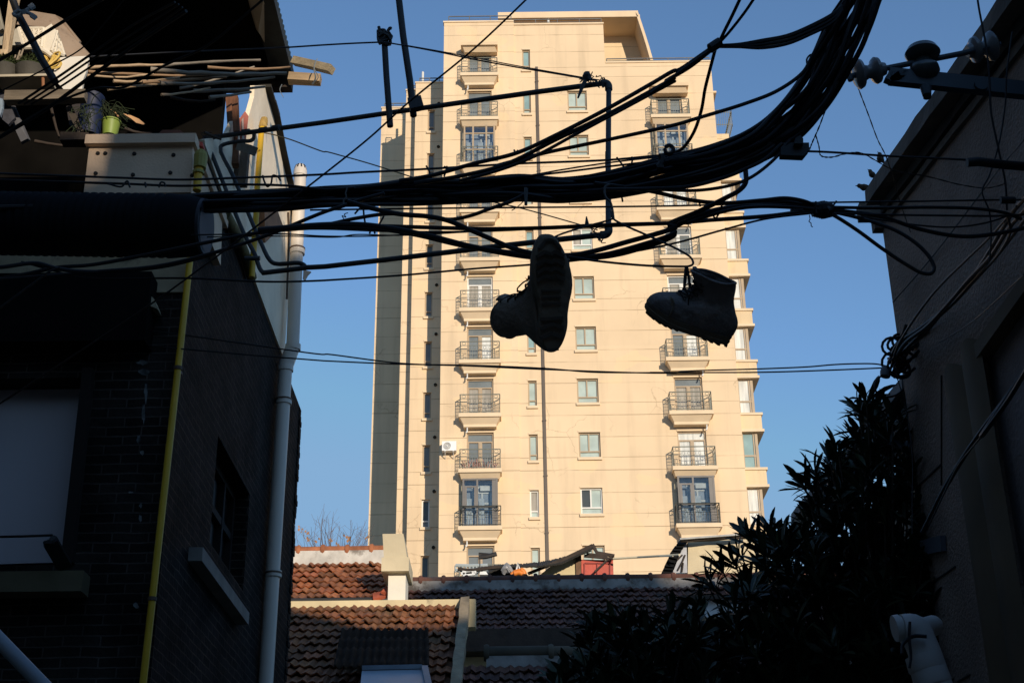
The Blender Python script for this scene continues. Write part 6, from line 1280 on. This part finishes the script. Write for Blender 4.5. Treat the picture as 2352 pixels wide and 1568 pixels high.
# ribbed barrel closure at the left
ba = empty('cable_closure', U(240, 520, 4.55), 'big black ribbed cable closure barrel slung on the cables at the left', 'closure')
o1, o2 = U(-60, 512, 4.55), U(470, 520, 4.5); ax = (o2-o1); Lb = ax.length; rr = .116
mb = MB(); prof = [(0, rr*.96)]; n = 24
for k in range(n):
    t = Lb*.86*k/n; prof += [(t+.004, rr*.97), (t+Lb*.018, rr*.97), (t+Lb*.021, rr*1.02), (t+Lb*.031, rr*1.02)]
prof += [(Lb*.90, rr*.99), (Lb*.96, rr*.95), (Lb*.985, rr*.9), (Lb, rr*.86)]
mb.lathe(prof, o1, ax, 40); mb.build('barrel', mat('closure_black', (.009, .010, .012), .8, .2, 3, spec=.12), ba, smooth=True)
mb = MB(); mb.lathe([(-.01, rr*.88), (.006, rr*.88), (.008, rr*.78), (.002, rr*.7)], o2, ax, 40); mb.build('end_cap', mat('closure_end', (.05, .05, .062), .55, .1, 3), ba, smooth=True)
# ================================================================ pipe clothes-drying frame
fr_ = empty('drying_frame', UX(470, 320, XC_), 'grey steel pipe drying frame reaching out from the balcony over the lane', 'drying frame')
def fpipe(pts, r=.018, nm='pipe'): mb = MB(); mb.tube(pts, r, 12); return mb.build(nm, CABG, fr_, smooth=True)
YF1, YF2 = 9.3, 7.9
def fl(conv, pts, Ya, Yb): return PT(None, [conv(*p) for p in pts], Ya, Yb)
top = fl(v0, [cA(1490, 1000), cA(2351, 885), cB(410, 762), cB(900, 692), cB(1400, 622), cB(1860, 562)], YF1, YF2)
fpipe(top, .0185); e_ = [U(*cB(1860, 562), YF2), U(*cB(1888, 560), YF2), U(*cB(1903, 575), YF2), U(*cB(1907, 605), YF2)]
fpipe(spline(e_, 4), .026, 'elbow'); fpipe([U(*cB(1907, 600), YF2), U(*cB(1903, 1100), YF2-.3), U(*cE(1905, 190), YF2-.55)], .0175)
YF3 = YF2-.55; fpipe(spline([U(*cE(1905, 180), YF3), U(*cE(1904, 215), YF3), U(*cE(1885, 232), YF3), U(*cE(1850, 235), YF3)], 4), .024, 'elbow')
fpipe(fl(v0, [cE(1860, 234), cE(1600, 262), cE(1150, 312), cE(400, 402), cE(0, 447), cD(2140, 470), cD(2080, 478), cD(1830, 508)], YF3, 8.6), .0175)
fpipe(spline([U(*cM(1150, 1308), 8.55), U(*cM(1125, 1310), 8.55), U(*cM(1105, 1290), 8.6), U(*cM(1070, 1278), 8.6), U(*cM(880, 1282), 8.8), U(*cM(845, 1260), 8.8), U(*cM(760, 1090), 8.9), U(*cM(670, 880), 9.0), U(*cM(560, 610), 9.2), U(*cM(455, 370), 9.4), U(*cM(480, 350), 9.4), U(*cM(600, 325), 9.4), U(*cM(690, 320), 9.35), U(*cM(715, 300), 9.3), U(*cM(718, 255), 9.2)], 4), .0155)
fpipe(spline([U(*cM(815, 1355), 8.7), U(*cM(775, 1340), 8.75), U(*cM(720, 1200), 8.85), U(*cM(640, 1050), 8.95), U(*cM(520, 760), 9.1), U(*cM(385, 420), 9.3), U(*cM(345, 330), 9.3), U(*cM(350, 295), 9.3), U(*cM(420, 290), 9.28)], 4), .0155)
fpipe([U(*cM(645, 1242), 8.8), U(*cM(765, 1240), 8.8)], .017, 'clamp')
for c, Y_ in ((cM(790, 235), 9.1), (cM(890, 218), 9.0), (cM(655, 250), 9.2)): q = U(*c, Y_); mb = MB(); mb.lathe([(-.03, .022), (.03, .022)], q, top[1]-top[0], 12); mb.build('collar', CABG, fr_, smooth=True)
mb = MB(); rg = random.Random(3)
for c, Y_ in ((cB(1840, 555), YF2), (cE(1850, 235), YF3), (cB(1755, 520), YF2), (cM(350, 300), 9.3)):
    for k in range(5):
        q = U(c[0]+rg.uniform(-6, 6), c[1]+rg.uniform(-4, 4), Y_-.02); mb.tube(spline([q+Vector((rg.uniform(-.05, .05), 0, rg.uniform(-.05, .05))) for _ in range(5)], 4), .0035, 4)
mb.build('tie_wire', ROPE, fr_)
for lb, pts, r_ in (('short upright steel rod with knotted top standing on the pipe frame', [cB(397, 235), cB(412, 500), cB(430, 740), cB(438, 850)], .022), ('long steel rod coming down from the top edge to the pipe frame', [cB(490, -60), cB(525, 240), cB(570, 540), cB(595, 780)], .024)):
    mb = MB(); mb.tube([U(x, y, 8.35) for x, y in pts], r_, 8); o = tag(mb.build('steel_rod', CABM, smooth=True), lb, 'rod', 'rods lashed to the pipe frame')
    if r_ == .022:
        mb = MB(); rg = random.Random(5)
        for k in range(8): c = U(*cB(396+rg.uniform(-12, 15), 245+rg.uniform(-20, 45)), 8.32); mb.tube(spline([c+Vector((rg.uniform(-.05, .05), rg.uniform(-.02, .02), rg.uniform(-.06, .06))) for _ in range(4)], 4), .012, 5)
        mb.build('knot', CABM, o)
mb = MB(); mb.beam(U(*cB(565, 710), 8.3), U(*cB(655, 690), 8.3), .06, .09); tag(mb.build('clamp_block', CABM), 'black block clamping the long rod to the pipe frame', 'clamp')
mb = MB(); mb.tube([U(*cB(1765, 510), 7.85), U(*cB(1730, 580), 7.85), U(*cB(1700, 660), 7.85)], [.012, .015, .006], 6); mb.lathe([(-.03, .02), (0, .032), (.03, .02)], U(*cB(1760, 515), 7.85), (0, 0, 1), 8); tag(mb.build('peg', CABM), 'dark clothes peg hanging from the pipe frame near its elbow', 'peg')
mb = MB(); mb.tube([U(*cE(1757, 112), 7.4), U(*cE(1760, 160), 7.4)], [.004, .014], 6); tag(mb.build('spike', CABM), 'thin black spike standing on the level cable right of the left boot', 'spike')
mb = MB(); mb.tube([U(*cC(1, 1) if False else cB(1888, 1020), 7.6), U(*cB(1895, 1120), 7.6)], [.006, .014], 6); tag(mb.build('peg', CABM), 'small dark peg on the upright of the pipe frame', 'peg')
# ================================================================ insulators on their bracket
ib = empty('insulator_bracket', UX(2352, 195, 2.45), 'grey steel wall arm carrying white porcelain insulators in front of the cornice', 'bracket')
YI = 5.3
def I_(x, y, Y=YI): return U(*cC(x, y), Y)
mb = MB(); mb.beam(I_(1500, 480), I_(2420, 575), .04, .075); mb.prism([I_(1475, 488, YI-.02), I_(1500, 450, YI-.02), I_(1620, 440, YI-.02), I_(1600, 500, YI-.02), I_(1525, 510, YI-.02)], (0, .04, 0)); mb.build('arm', mat('galvanised_grey', (.05, .065, .08), .6, .2, 4), ib)
mb = MB(); mb.tube([I_(1250, 485), I_(1300, 468), I_(1480, 430), I_(1950, 338), I_(2200, 280)], .013, 10); mb.tube([I_(1245, 465), I_(1262, 505)], .014, 8); mb.build('rod', mat('galvanised_grey', None), ib)
PORC = mat('white_porcelain', (.16, .165, .17), .2, .1, 3, spec=.6); PORD = mat('grey_green_porcelain', (.045, .055, .055), .25, .2, 3, spec=.6)
def spool(a, b, R_, nm, mt):
    a, b = Vector(a), Vector(b); L = (b-a).length; mb = MB()
    mb.lathe([(0, R_*.35), (L*.03, R_*.8), (L*.12, R_), (L*.22, R_*.92), (L*.30, R_*.55), (L*.45, R_*.42), (L*.55, R_*.5), (L*.60, R_*.75), (L*.68, R_*.88), (L*.78, R_*.82), (L*.84, R_*.5), (L, R_*.4)], a, b-a, 28); return mb.build(nm, mt, ib, smooth=True)
spool(I_(1285, 470), I_(1475, 432), .07, 'insulator', PORC)
spool(I_(2165, 285, YI+.02), I_(1990, 325, YI+.02), .07, 'insulator', PORC)
mb = MB(); b = I_(1730, 520); t = I_(1705, 292); L = (t-b).length
mb.lathe([(-.08, .018), (L*.05, .02), (L*.12, .05), (L*.3, .068), (L*.42, .064), (L*.5, .042), (L*.62, .04), (L*.66, .066), (L*.8, .079), (L*.93, .066), (L, .03)], b, t-b, 28); mb.build('pin_insulator', PORD, ib, smooth=True)
mb = MB(); mb.lathe([(-.045, .02), (.0, .026)], I_(1730, 545, YI-.04), (0, 0, 1), 10); mb.lathe([(-.005, .03), (.005, .03)], I_(2078, 530, YI-.03), (0, -1, 0), 12); mb.build('bolt', mat('galvanised_grey', None), ib)
# ================================================================ sparrows on the cornice corner
SPB = mat('sparrow_brown', (.10, .065, .04), .9, .4, 30); SPD = mat('sparrow_wing', (.05, .032, .02), .9, .4, 30)
def sparrow(label, head, tail, foot, sc=1.0, Y=8.45):
    h_, t_, f_ = U(*cC(*head), Y), U(*cC(*tail), Y), U(*cC(*foot), Y)
    sz_=1.45
    r = empty('sparrow', f_, label, 'bird', 'sparrows on the cornice corner'); d = (t_-h_); L = d.length; up = Vector((0, 0, 1)); dn = d.normalized(); perp = (up-dn*up.dot(dn)).normalized()
    pr = [(-.2, .004, 0), (-.09, .02, 0), (0, .105, .02), (.08, .13, .03), (.17, .12, .02), (.27, .15, -.02), (.42, .2, -.06), (.58, .17, -.05), (.72, .1, 0), (.85, .055, .02), (1.1, .045, .03), (1.3, .04, .03)]
    mb = MB(); mb.tube(spline([h_+dn*L*a+perp*L*c for a, b, c in pr], 3), [x*sz_ for q in [[pr[i][1]*L*(1-k/3)+pr[i+1][1]*L*k/3 for k in range(3)] for i in range(len(pr)-1)] for x in q]+[.04*L], 12)
    mb.build('body', SPB, r, smooth=True)
    for s_ in (-1, 1):
        mb = MB(); sd = dn.cross(perp)*s_; mb.tube([h_+dn*L*a+sd*L*b+perp*L*c for a, b, c in ((.25, .13, .05), (.4, .18, .03), (.6, .16, .04), (.85, .07, .05), (1.0, .03, .05))], [L*.03, L*.08, L*.075, L*.04, L*.008], 8); mb.build('wing', SPD, r, smooth=True)
        mb = MB(); a = h_+dn*L*.5+sd*L*.06-perp*L*.2; mb.tube([a, a-up*L*.12, a-up*L*.15+dn*-L*.08], .0022, 4); mb.build('leg', SPD, r)
        mb = MB(); mb.lathe([(0, .006), (.003, .004)], h_+sd*L*.105+perp*L*.05, sd, 8); mb.build('eye', mat('vent_black', None), r)
    mb = MB(); mb.lathe([(0, L*.05), (L*.08, L*.03), (L*.14, .001)], h_-dn*L*.08+perp*L*.01, -dn, 8); mb.build('beak', mat('beak_grey', (.06, .05, .045), .5), r)
sparrow('leftmost sparrow with beak pointing left on the very tip of the cornice', (1305, 1168), (1385, 1175), (1350, 1215), Y=8.5)
sparrow('middle sparrow leaning up the edge of the cornice', (1375, 1072), (1425, 1120), (1395, 1135), Y=8.4)
sparrow('uppermost sparrow beside the twisted cable on the cornice', (1435, 965), (1470, 1030), (1445, 1040), Y=8.2)
# ================================================================ boots
BOOTL = mat('worn_dark_leather', (.34, .27, .21), .75, .35, 9, .5, 35); SOLE = mat('rubber_sole', (.27, .215, .155), .85, .25, 8, .3, 40); LINING = mat('boot_lining', (.018, .017, .016), .9)
BOOTB = mat('blue_black_canvas', (.24, .21, .195), .85, .45, 7, .8, 30, stain=(.40, .36, .32), stain_s=9, stain_t=.58)
def make_boot(label, toe, heel, updir, wdir_hint, leather, height=.215, flare=.0, seedv=0, mirror=1, LEAN=-.05, BEND=0, SQ=0, SQX=0, HS=1):
    """toe, heel: world points on the sole's middle line; updir: from sole to shaft"""
    toe, heel = Vector(toe), Vector(heel); X = (toe-heel); Ls = X.length; X.normalize(); Zd = Vector(updir); Zd = (Zd-X*Zd.dot(X)).normalized(); Yd = Zd.cross(X)
    k = Ls/.30; r = empty('boot', heel.lerp(toe, .4), label, 'boot')
    def P(x, y, z):
        z0_ = z; z = min(z, .09)+max(0, z-.09)*HS
        q_ = min(1, max(0, z-.09)/.05); x = x*(1-SQ*q_)+SQX*q_+LEAN*max(0, z-.07)
        return heel+X*x*k+Yd*(y+BEND*max(0, (z-.08)/.13)**1.15)*k+Zd*z*k
    N = 36
    def foot(a, xb, xf, hw, z, grow=0, arch=1.0):
        c, s_ = math.cos(a), math.sin(a); xc = (xb+xf)/2; hl = (xf-xb)/2
        x = xc+hl*math.copysign(abs(c)**.85, c); t = (x-xb)/max(xf-xb, 1e-6)
        ln = xf-xb
        if ln > .2: wf = (.84+.18*math.sin(max(0, min(1, (t-.3)/.65))*math.pi))*(1-.16*math.exp(-((t-.38)/.12)**2)*arch); off = .008*math.sin(t*math.pi*1.2)
        else: wf = 1; off = 0
        y = hw*math.copysign(abs(s_)**(.66 if ln > .2 and c > 0 else .8), s_)*wf
        return x, y+off+0, z
    # sole
    mb = MB(); prev = None
    for (z, g) in ((-.004, -.006), (0, 0), (.010, .003), (.012, .0), (.026, .003), (.030, -.004)):
        ring = []
        for i in range(N*2):
            a = i*math.pi/N; x, y, zz = foot(a, -.002-g, .302+g, .050+g, z)
            lift = .018*max(0, (x-.2)/.1)**2
            if z < .01: q = .0003*(1 if (i//2) % 2 else -1); y += q*math.copysign(1, y); x += q*.5*math.copysign(1, x-.15)
            ring.append(P(x, y, zz+lift))
        kk = mb.add(ring)
        if prev is not None:
            for i in range(N*2): mb.face(prev+i, prev+(i+1) % (N*2), kk+(i+1) % (N*2), kk+i)
        else: mb.face(*range(kk, kk+N*2))
        prev = kk
    mb.face(*range(prev, prev+N*2)); so_ = mb.build('sole', SOLE, r)
    tr = MB()       # tread: chevrons, heel block bars
    def lug(pts, w_, h_=.009):
        pts = [(a_, b_*.86) for a_, b_ in pts]
        for a, b in zip(pts, pts[1:]):
            la = .018*max(0, (a[0]-.2)/.1)**2; lb_ = .018*max(0, (b[0]-.2)/.1)**2
            tr.beam(P(a[0], a[1], -.006+la), P(b[0], b[1], -.006+lb_), w_*k, h_*k, Zd)
    for x in (.035, .06): lug([(x, -.036), (x+.012, 0), (x, .036)], .010)
    lug([(.006, -.02), (.003, 0), (.006, .02)], .008); lug([(.085, -.036), (.087, .036)], .009)
    for x in (.125, .142, .159): lug([(x, -.030), (x, .030)], .005, .004)
    for x in (.185, .205, .225, .247): lug([(x, -.042), (x+.013, -.015), (x+.006, 0), (x+.013, .015), (x, .042)], .009)
    lug([(.268, -.034), (.288, -.014), (.291, .0), (.288, .014), (.268, .034)], .007)
    tr.build('tread', mat('tread_rubber', (.12, .095, .07), .85, .3, 8), so_)
    # upper: rings climb from the sole; the front retreats up the instep, then the shaft rises and flares open
    RG = [(.028, -.002, .300, .0495), (.045, -.004, .301, .050), (.058, -.004, .297, .049), (.070, -.003, .286, .047), (.079, -.002, .266, .045), (.086, -.001, .240, .043), (.095, 0, .212, .041), (.107, .001, .188, .0385), (.122, .002, .167, .0365), (.140, .001, .150, .036), (.165, -.003, .142, .0375), (.190, -.008, .140, .041), (.212, -.013, .140, .044)]
    mb = MB(); prev = None; rg = random.Random(seedv); inner = []
    for ri, (z, xb, xf, hw) in enumerate(RG):
        ring = []; fz = flare*max(0, (z-.15)/.065)
        for i in range(N):
            a = i*2*math.pi/N; x, y, zz = foot(a, xb-.3*fz*.03, xf+fz*.02, hw+fz*.004, z, arch=.5 if z < .07 else 0)
            fold = .0022*math.sin(z*190+x*60+math.sin(y*70)*2)*(1 if .07 < z < .2 else .3)
            lean = LEAN*max(0, z-.1)
            if z > .2: zz += .008*math.cos(a)*-1+.004*math.sin(3*a)
            ring.append(P(x+fold*.8, y*(1+fold*8), zz))
        kk = mb.add(ring)
        if prev is not None:
            for i in range(N): mb.face(prev+i, prev+(i+1) % N, kk+(i+1) % N, kk+i)
        prev = kk
    up_ = mb.build('upper', leather, r, smooth=True)
    md = up_.modifiers.new('thick', 'SOLIDIFY'); md.thickness = .004*k; md.offset = -1
    ss = up_.modifiers.new('smooth', 'SUBSURF'); ss.levels = ss.render_levels = 1
    # rolled collar
    mb = MB(); pts = []
    for i in range(N+1):
        a = i*2*math.pi/N; z, xb, xf, hw = RG[-1]; x, y, zz = foot(a, xb-.009*flare, xf+.02*flare, hw+.008*flare, z, arch=0); pts.append(P(x, y, zz+.004*math.sin(3*a)-.008*math.cos(a)))
    mb.tube(pts, .0045*k, 8, False); mb.build('collar', leather, up_, smooth=True)
    # toe cap
    mb = MB(); prev = None
    for (z, xb, xf, hw) in RG[:6]:
        ring = [P(*(lambda q: (max(q[0], .235-(z-.03)*.0)+.002, q[1]*1.03, q[2]+.001))(foot(-math.pi/2.3+i*(2*math.pi/2.3)/16, xb, xf, hw, z, arch=0))) for i in range(17)]
        kk = mb.add(ring)
        if prev is not None:
            for i in range(16): mb.face(prev+i, prev+i+1, kk+i+1, kk+i)
        prev = kk
    tc_ = mb.build('toe_cap', SOLE, r, smooth=True); md = tc_.modifiers.new('thick', 'SOLIDIFY'); md.thickness = .003*k
    # tongue
    mb = MB(); prev = None
    for (x, z) in ((.215, .098), (.185, .116), (.160, .140), (.143, .172), (.140, .200), (.146, .214), (.150, .222)):
        ring = [P(x-.02*abs(t)**2, .026*t, z) for t in (-1, -.5, 0, .5, 1)]; kk = mb.add(ring)
        if prev is not None:
            for i in range(4): mb.face(prev+i, prev+i+1, kk+i+1, kk+i)
        prev = kk
    tg = mb.build('tongue', leather, r, smooth=True); md = tg.modifiers.new('thick', 'SOLIDIFY'); md.thickness = .004*k
    # eyelets and laces
    EY = [(.205, .101), (.185, .113), (.167, .130), (.151, .150), (.143, .174), (.139, .197)]
    for s_ in (-1, 1):
        for (x, z) in EY:
            mb = MB(); c = P(x-.012, s_*.032, z-.002); d = (P(0, s_*1, .5)-P(0, 0, 0)).normalized(); mb.tube([c+(X*math.cos(t)+d.cross(X)*math.sin(t))*.0052*k+d*.003*k for t in [q*math.pi/5 for q in range(11)]], .0016*k, 6, False); mb.build('eyelet', mat('dull_brass', (.09, .075, .05), .35, metal=.8), r, smooth=True)
    mb = MB()
    for (a, b) in zip(EY, EY[1:]):
        for s_ in (-1, 1): mb.tube(spline([P(a[0]-.008, s_*.031, a[1]), P((a[0]+b[0])/2+.012, 0, (a[1]+b[1])/2+.006), P(b[0]-.008, -s_*.031, b[1])], 4), .0022*k, 5)
    for s_ in (-1, 1): mb.tube(spline([P(.15, s_*.012, .145), P(.168, s_*.03, .146), P(.182, s_*.042, .115), P(.185, s_*.048, .075)], 5), .0022*k, 5)
    mb.tube(spline([P(.155, 0, .145), P(.168, .02, .152), P(.165, .034, .144), P(.155, .0, .143), P(.166, -.026, .15), P(.162, -.036, .138)], 5), .0022*k, 5)
    mb.build('lace', mat('dark_lace', (.022, .02, .018), .9), r)
    # heel pull strap and seam
    mb = MB(); mb.tube(spline([P(-.009, -.0, .19), P(-.018, 0, .205), P(-.016, 0, .222), P(-.008, 0, .212)], 4), .004*k, 6)
    for z in (.062, .125): mb.tube([P(foot(math.pi/2+(i-8)*math.pi/16*1.0+0, 0, .15, .0395+(.012 if z < .1 else 0), z)[0]*(1.6 if z < .1 else 1), foot(math.pi/2+(i-8)*math.pi/16, 0, .15, .037+(.010 if z < .1 else 0), z)[1], z) for i in range(3, 14)], .001*k, 4)
    mb.build('pull_loop', leather, r, smooth=True)
    return r, P
# left boot: seen from below, toe up, shaft pointing left and away
YBt = 3.35
def UD(x, y, d): q = ray(x, y); return Vector((0, 0, EYE))+q*d
toeL, heelL = UD(*cK(714, 132), 3.67), UD(*cK(730, 1070), 3.70)
upL = (cr*-.12+fw*.98)
bootL, PL = make_boot('hanging boot seen from its treaded sole, toe up and shaft pointing left', toeL, heelL, upL, None, BOOTL, seedv=1, BEND=-.085, SQ=.3, SQX=.038)
# right boot: side view, toe left, opening up to the right
YBr = 3.6
toeR, heelR = UD(*cK(1480, 765), 3.84), UD(*cK(2165, 1005), 3.90)
upR = (cu*1.0-fw*.36)
bootR, PRr = make_boot('hanging boot seen from the side with toe left and open flared shaft', toeR, heelR, upR, None, BOOTB, flare=.9, seedv=2, LEAN=.60, HS=.80, SQ=.14, SQX=.006)
# laces and the cord they hang from
def KB(x, y, Y): return U(*cK(x, y), Y)
mb = MB(); mb.tube(spline([KB(1825, 380, YBr-.03), KB(1818, 440, YBr-.04), KB(1812, 520, YBr-.05), KB(1812, 580, YBr-.05)], 4), .0028, 6); mb.tube(spline([KB(1835, 380, YBr-.03), KB(1850, 460, YBr-.03), KB(1862, 580, YBr-.03)], 4), .0042, 6); mb.tube(spline([KB(1832, 378, YBr-.02), KB(1828, 470, YBr-.02), KB(1816, 560, YBr-.03)], 4), .003, 6)
tag(mb.build('lace_loop', mat('dark_lace', None), bootR if False else None, smooth=True), 'loop of boot lace tying the right boot up to the thin cord', 'lace')
mb = MB(); cord = [KB(870, 300, 3.5), KB(1100, 335, 3.52), KB(1500, 372, 3.58), KB(1780, 380, 3.62), KB(1850, 378, 3.62), KB(1885, 360, 3.63), KB(1870, 310, 3.65), KB(1760, 240, 3.7), KB(1500, 120, 3.8), KB(1330, 45, 3.85), KB(1235, -10, 3.9), KB(1215, -70, 3.95)]
mb.tube(spline(cord, 8), .0034, 6); mb.tube(spline([KB(700, 170, 3.75), KB(800, 118, 3.8), KB(1000, 55, 3.85), KB(1150, 15, 3.88), KB(1235, -12, 3.9)], 6), .0034, 6)
tag(mb.build('cord', CABM, smooth=True), 'thin dark cord slung from the bundle behind the left boot to the right boot', 'cord')
mb = MB(); mb.tube(spline([KB(862, 300, 3.36), KB(868, 420, 3.36), KB(872, 540, 3.36), KB(869, 612, 3.36)], 4), [.004]*9+[.003]*3+[.0006], 6); tag(mb.build('lace_end', mat('dark_lace', None)), 'loose lace end hanging along the right edge of the left boot sole', 'lace')
mb = MB(); mb.tube([KB(455, 632, 3.45), KB(540, 612, 3.42), KB(580, 590, 3.4)], [.0008, .0035, .0035], 6); tag(mb.build('lace_end', mat('dark_lace', None)), 'lace tip sticking out left of the left boot above its shaft', 'lace')
# ================================================================ long-leaved tree at the right
LEAFM = mat('dark_leaf', (.020, .032, .013), .5, .4, 5, spec=.5, tint=True); BARK = mat('bark', (.05, .038, .028), .9, .3, 8, .4, 30)
def leaf(mb, base, d, up, L, wd, curl, rg):
    d = d.normalized(); s_ = d.cross(up); s_.normalize(); n_ = s_.cross(d); pr = None
    c = rg.uniform(.55, 1.5); mb.cur = (c*rg.uniform(.8, 1.3), c, c*rg.uniform(.6, 1.1))
    for t, w_ in ((0, .12), (.2, .45), (.45, .85), (.7, 1.0), (.88, .65), (1, .04)):
        p = base+d*L*t+n_*(-curl*L*t*t)
        k = mb.add((p-s_*wd*w_/2+n_*wd*w_*.15, p, p+s_*wd*w_/2+n_*wd*w_*.15))
        if pr is not None: mb.face(pr, pr+1, k+1, k); mb.face(pr+1, pr+2, k+2, k+1)
        pr = k
def inside(poly, x, y):
    c = False; j = len(poly)-1
    for i in range(len(poly)):
        if (poly[i][1] > y) != (poly[j][1] > y) and x < (poly[j][0]-poly[i][0])*(y-poly[i][1])/(poly[j][1]-poly[i][1])+poly[i][0]: c = not c
        j = i
    return c
def long_leaf_tree(name, label, poly, Yr, n, seed, tips, trunk_x, leafL=(.13, .21)):
    rg = random.Random(seed); t = empty(name, (trunk_x, sum(Yr)/2, 0), label, 'tree'); lf = MB(); br = MB(); xs = [p[0] for p in poly]; ys = [p[1] for p in poly]
    pts = [(U(x, y, Y_), True) for x, y, Y_ in tips]
    while len(pts) < n+len(tips):
        x, y = rg.uniform(min(xs), max(xs)), rg.uniform(min(ys), max(ys))
        if inside(poly, x, y): pts.append((U(x, y, rg.uniform(*Yr)), False))
    base = Vector((trunk_x, sum(Yr)/2, 0)); fork = [base+Vector((rg.uniform(-.4, .4), rg.uniform(-.4, .4), rg.uniform(2.2, 3.0))) for _ in range(5)]
    tk = MB()
    for f_ in fork: tk.tube(spline([base+Vector((rg.uniform(-.05, .05), 0, 0)), base.lerp(f_, .5)+Vector((rg.uniform(-.1, .1), 0, 0)), f_], 4), [.07-.004*i for i in range(9)], 8)
    tk.build('trunk', BARK, t)
    for i, (p, tip) in enumerate(pts):
        f_ = min(fork, key=lambda q: (q-p).length); g_ = (p-f_)
        if i % 5 == 0 or tip: br.tube(spline([f_, f_.lerp(p, .5)+Vector((0, 0, -.12)), p], 3), [.02, .016, .013, .01, .008, .006, .005], 5)
        ax = (Vector((g_.x*.6+rg.uniform(-.5, .5), rg.uniform(-.6, .3), abs(g_.z)*.4+.5))).normalized()
        if not tip: lf_n = rg.randrange(7, 12)
        else: lf_n = 11
        side = ax.cross(Vector((0, 1, 0))).normalized(); oth = ax.cross(side)
        for q in range(lf_n):
            a = q*2.4+rg.uniform(-.3, .3); spread = rg.uniform(.45, 1.25) if q > 1 else .2
            d = ax*math.cos(spread)+(side*math.cos(a)+oth*math.sin(a))*math.sin(spread)
            leaf(lf, p-ax*rg.uniform(0, .05), d, ax, rg.uniform(*leafL), rg.uniform(.032, .052), rg.uniform(.05, .35), rg)
    br.build('branch', BARK, t); lf.build('foliage', LEAFM, t)
    return t
poly_r = [(2150, 1000), (2085, 930), (2040, 935), (1990, 950), (1960, 1010), (1925, 1060), (1900, 1100), (1880, 1130), (1860, 1180), (1850, 1230), (1810, 1250), (1780, 1240), (1750, 1280), (1725, 1310), (1700, 1360), (1680, 1400), (1670, 1450), (1620, 1510), (1540, 1590), (1480, 1640), (2200, 1640), (2180, 1400), (2140, 1180)]
tips_r = [(1990, 920, 8.3), (1975, 945, 8.4), (1925, 1035, 8.5), (1905, 1050, 8.6), (1873, 1090, 8.8), (1862, 1115, 8.8), (1770, 1222, 9.2), (1745, 1245, 9.2), (1700, 1275, 9.4), (1690, 1300, 9.4), (1625, 1340, 9.6), (1640, 1350, 9.5), (1800, 1235, 9.0), (1660, 1310, 9.4), (1610, 1400, 9.4), (2050, 960, 8.2), (1820, 1260, 9.0), (1925, 1100, 8.8), (1720, 1240, 9.3), (1850, 1120, 8.9)]
long_leaf_tree('broadleaf_tree', 'dense dark tree with long pointed leaves filling the lower right', poly_r, (8.3, 10.2), 720, 5, tips_r, 1.9, (.15, .23))
poly_l = [(1335, 1480), (1370, 1440), (1420, 1430), (1470, 1450), (1540, 1430), (1600, 1420), (1640, 1500), (1640, 1640), (1250, 1640), (1290, 1560), (1330, 1530)]
tips_l = [(1365, 1440, 8.6), (1390, 1450, 8.6), (1345, 1480, 8.6), (1540, 1420, 9.0), (1565, 1440, 9.0), (1300, 1560, 8.4)]
long_leaf_tree('broadleaf_shrub', 'lower dark shrub with long pointed leaves in front of the shaded roofs', poly_l, (7.8, 9.2), 170, 9, tips_l, .9)
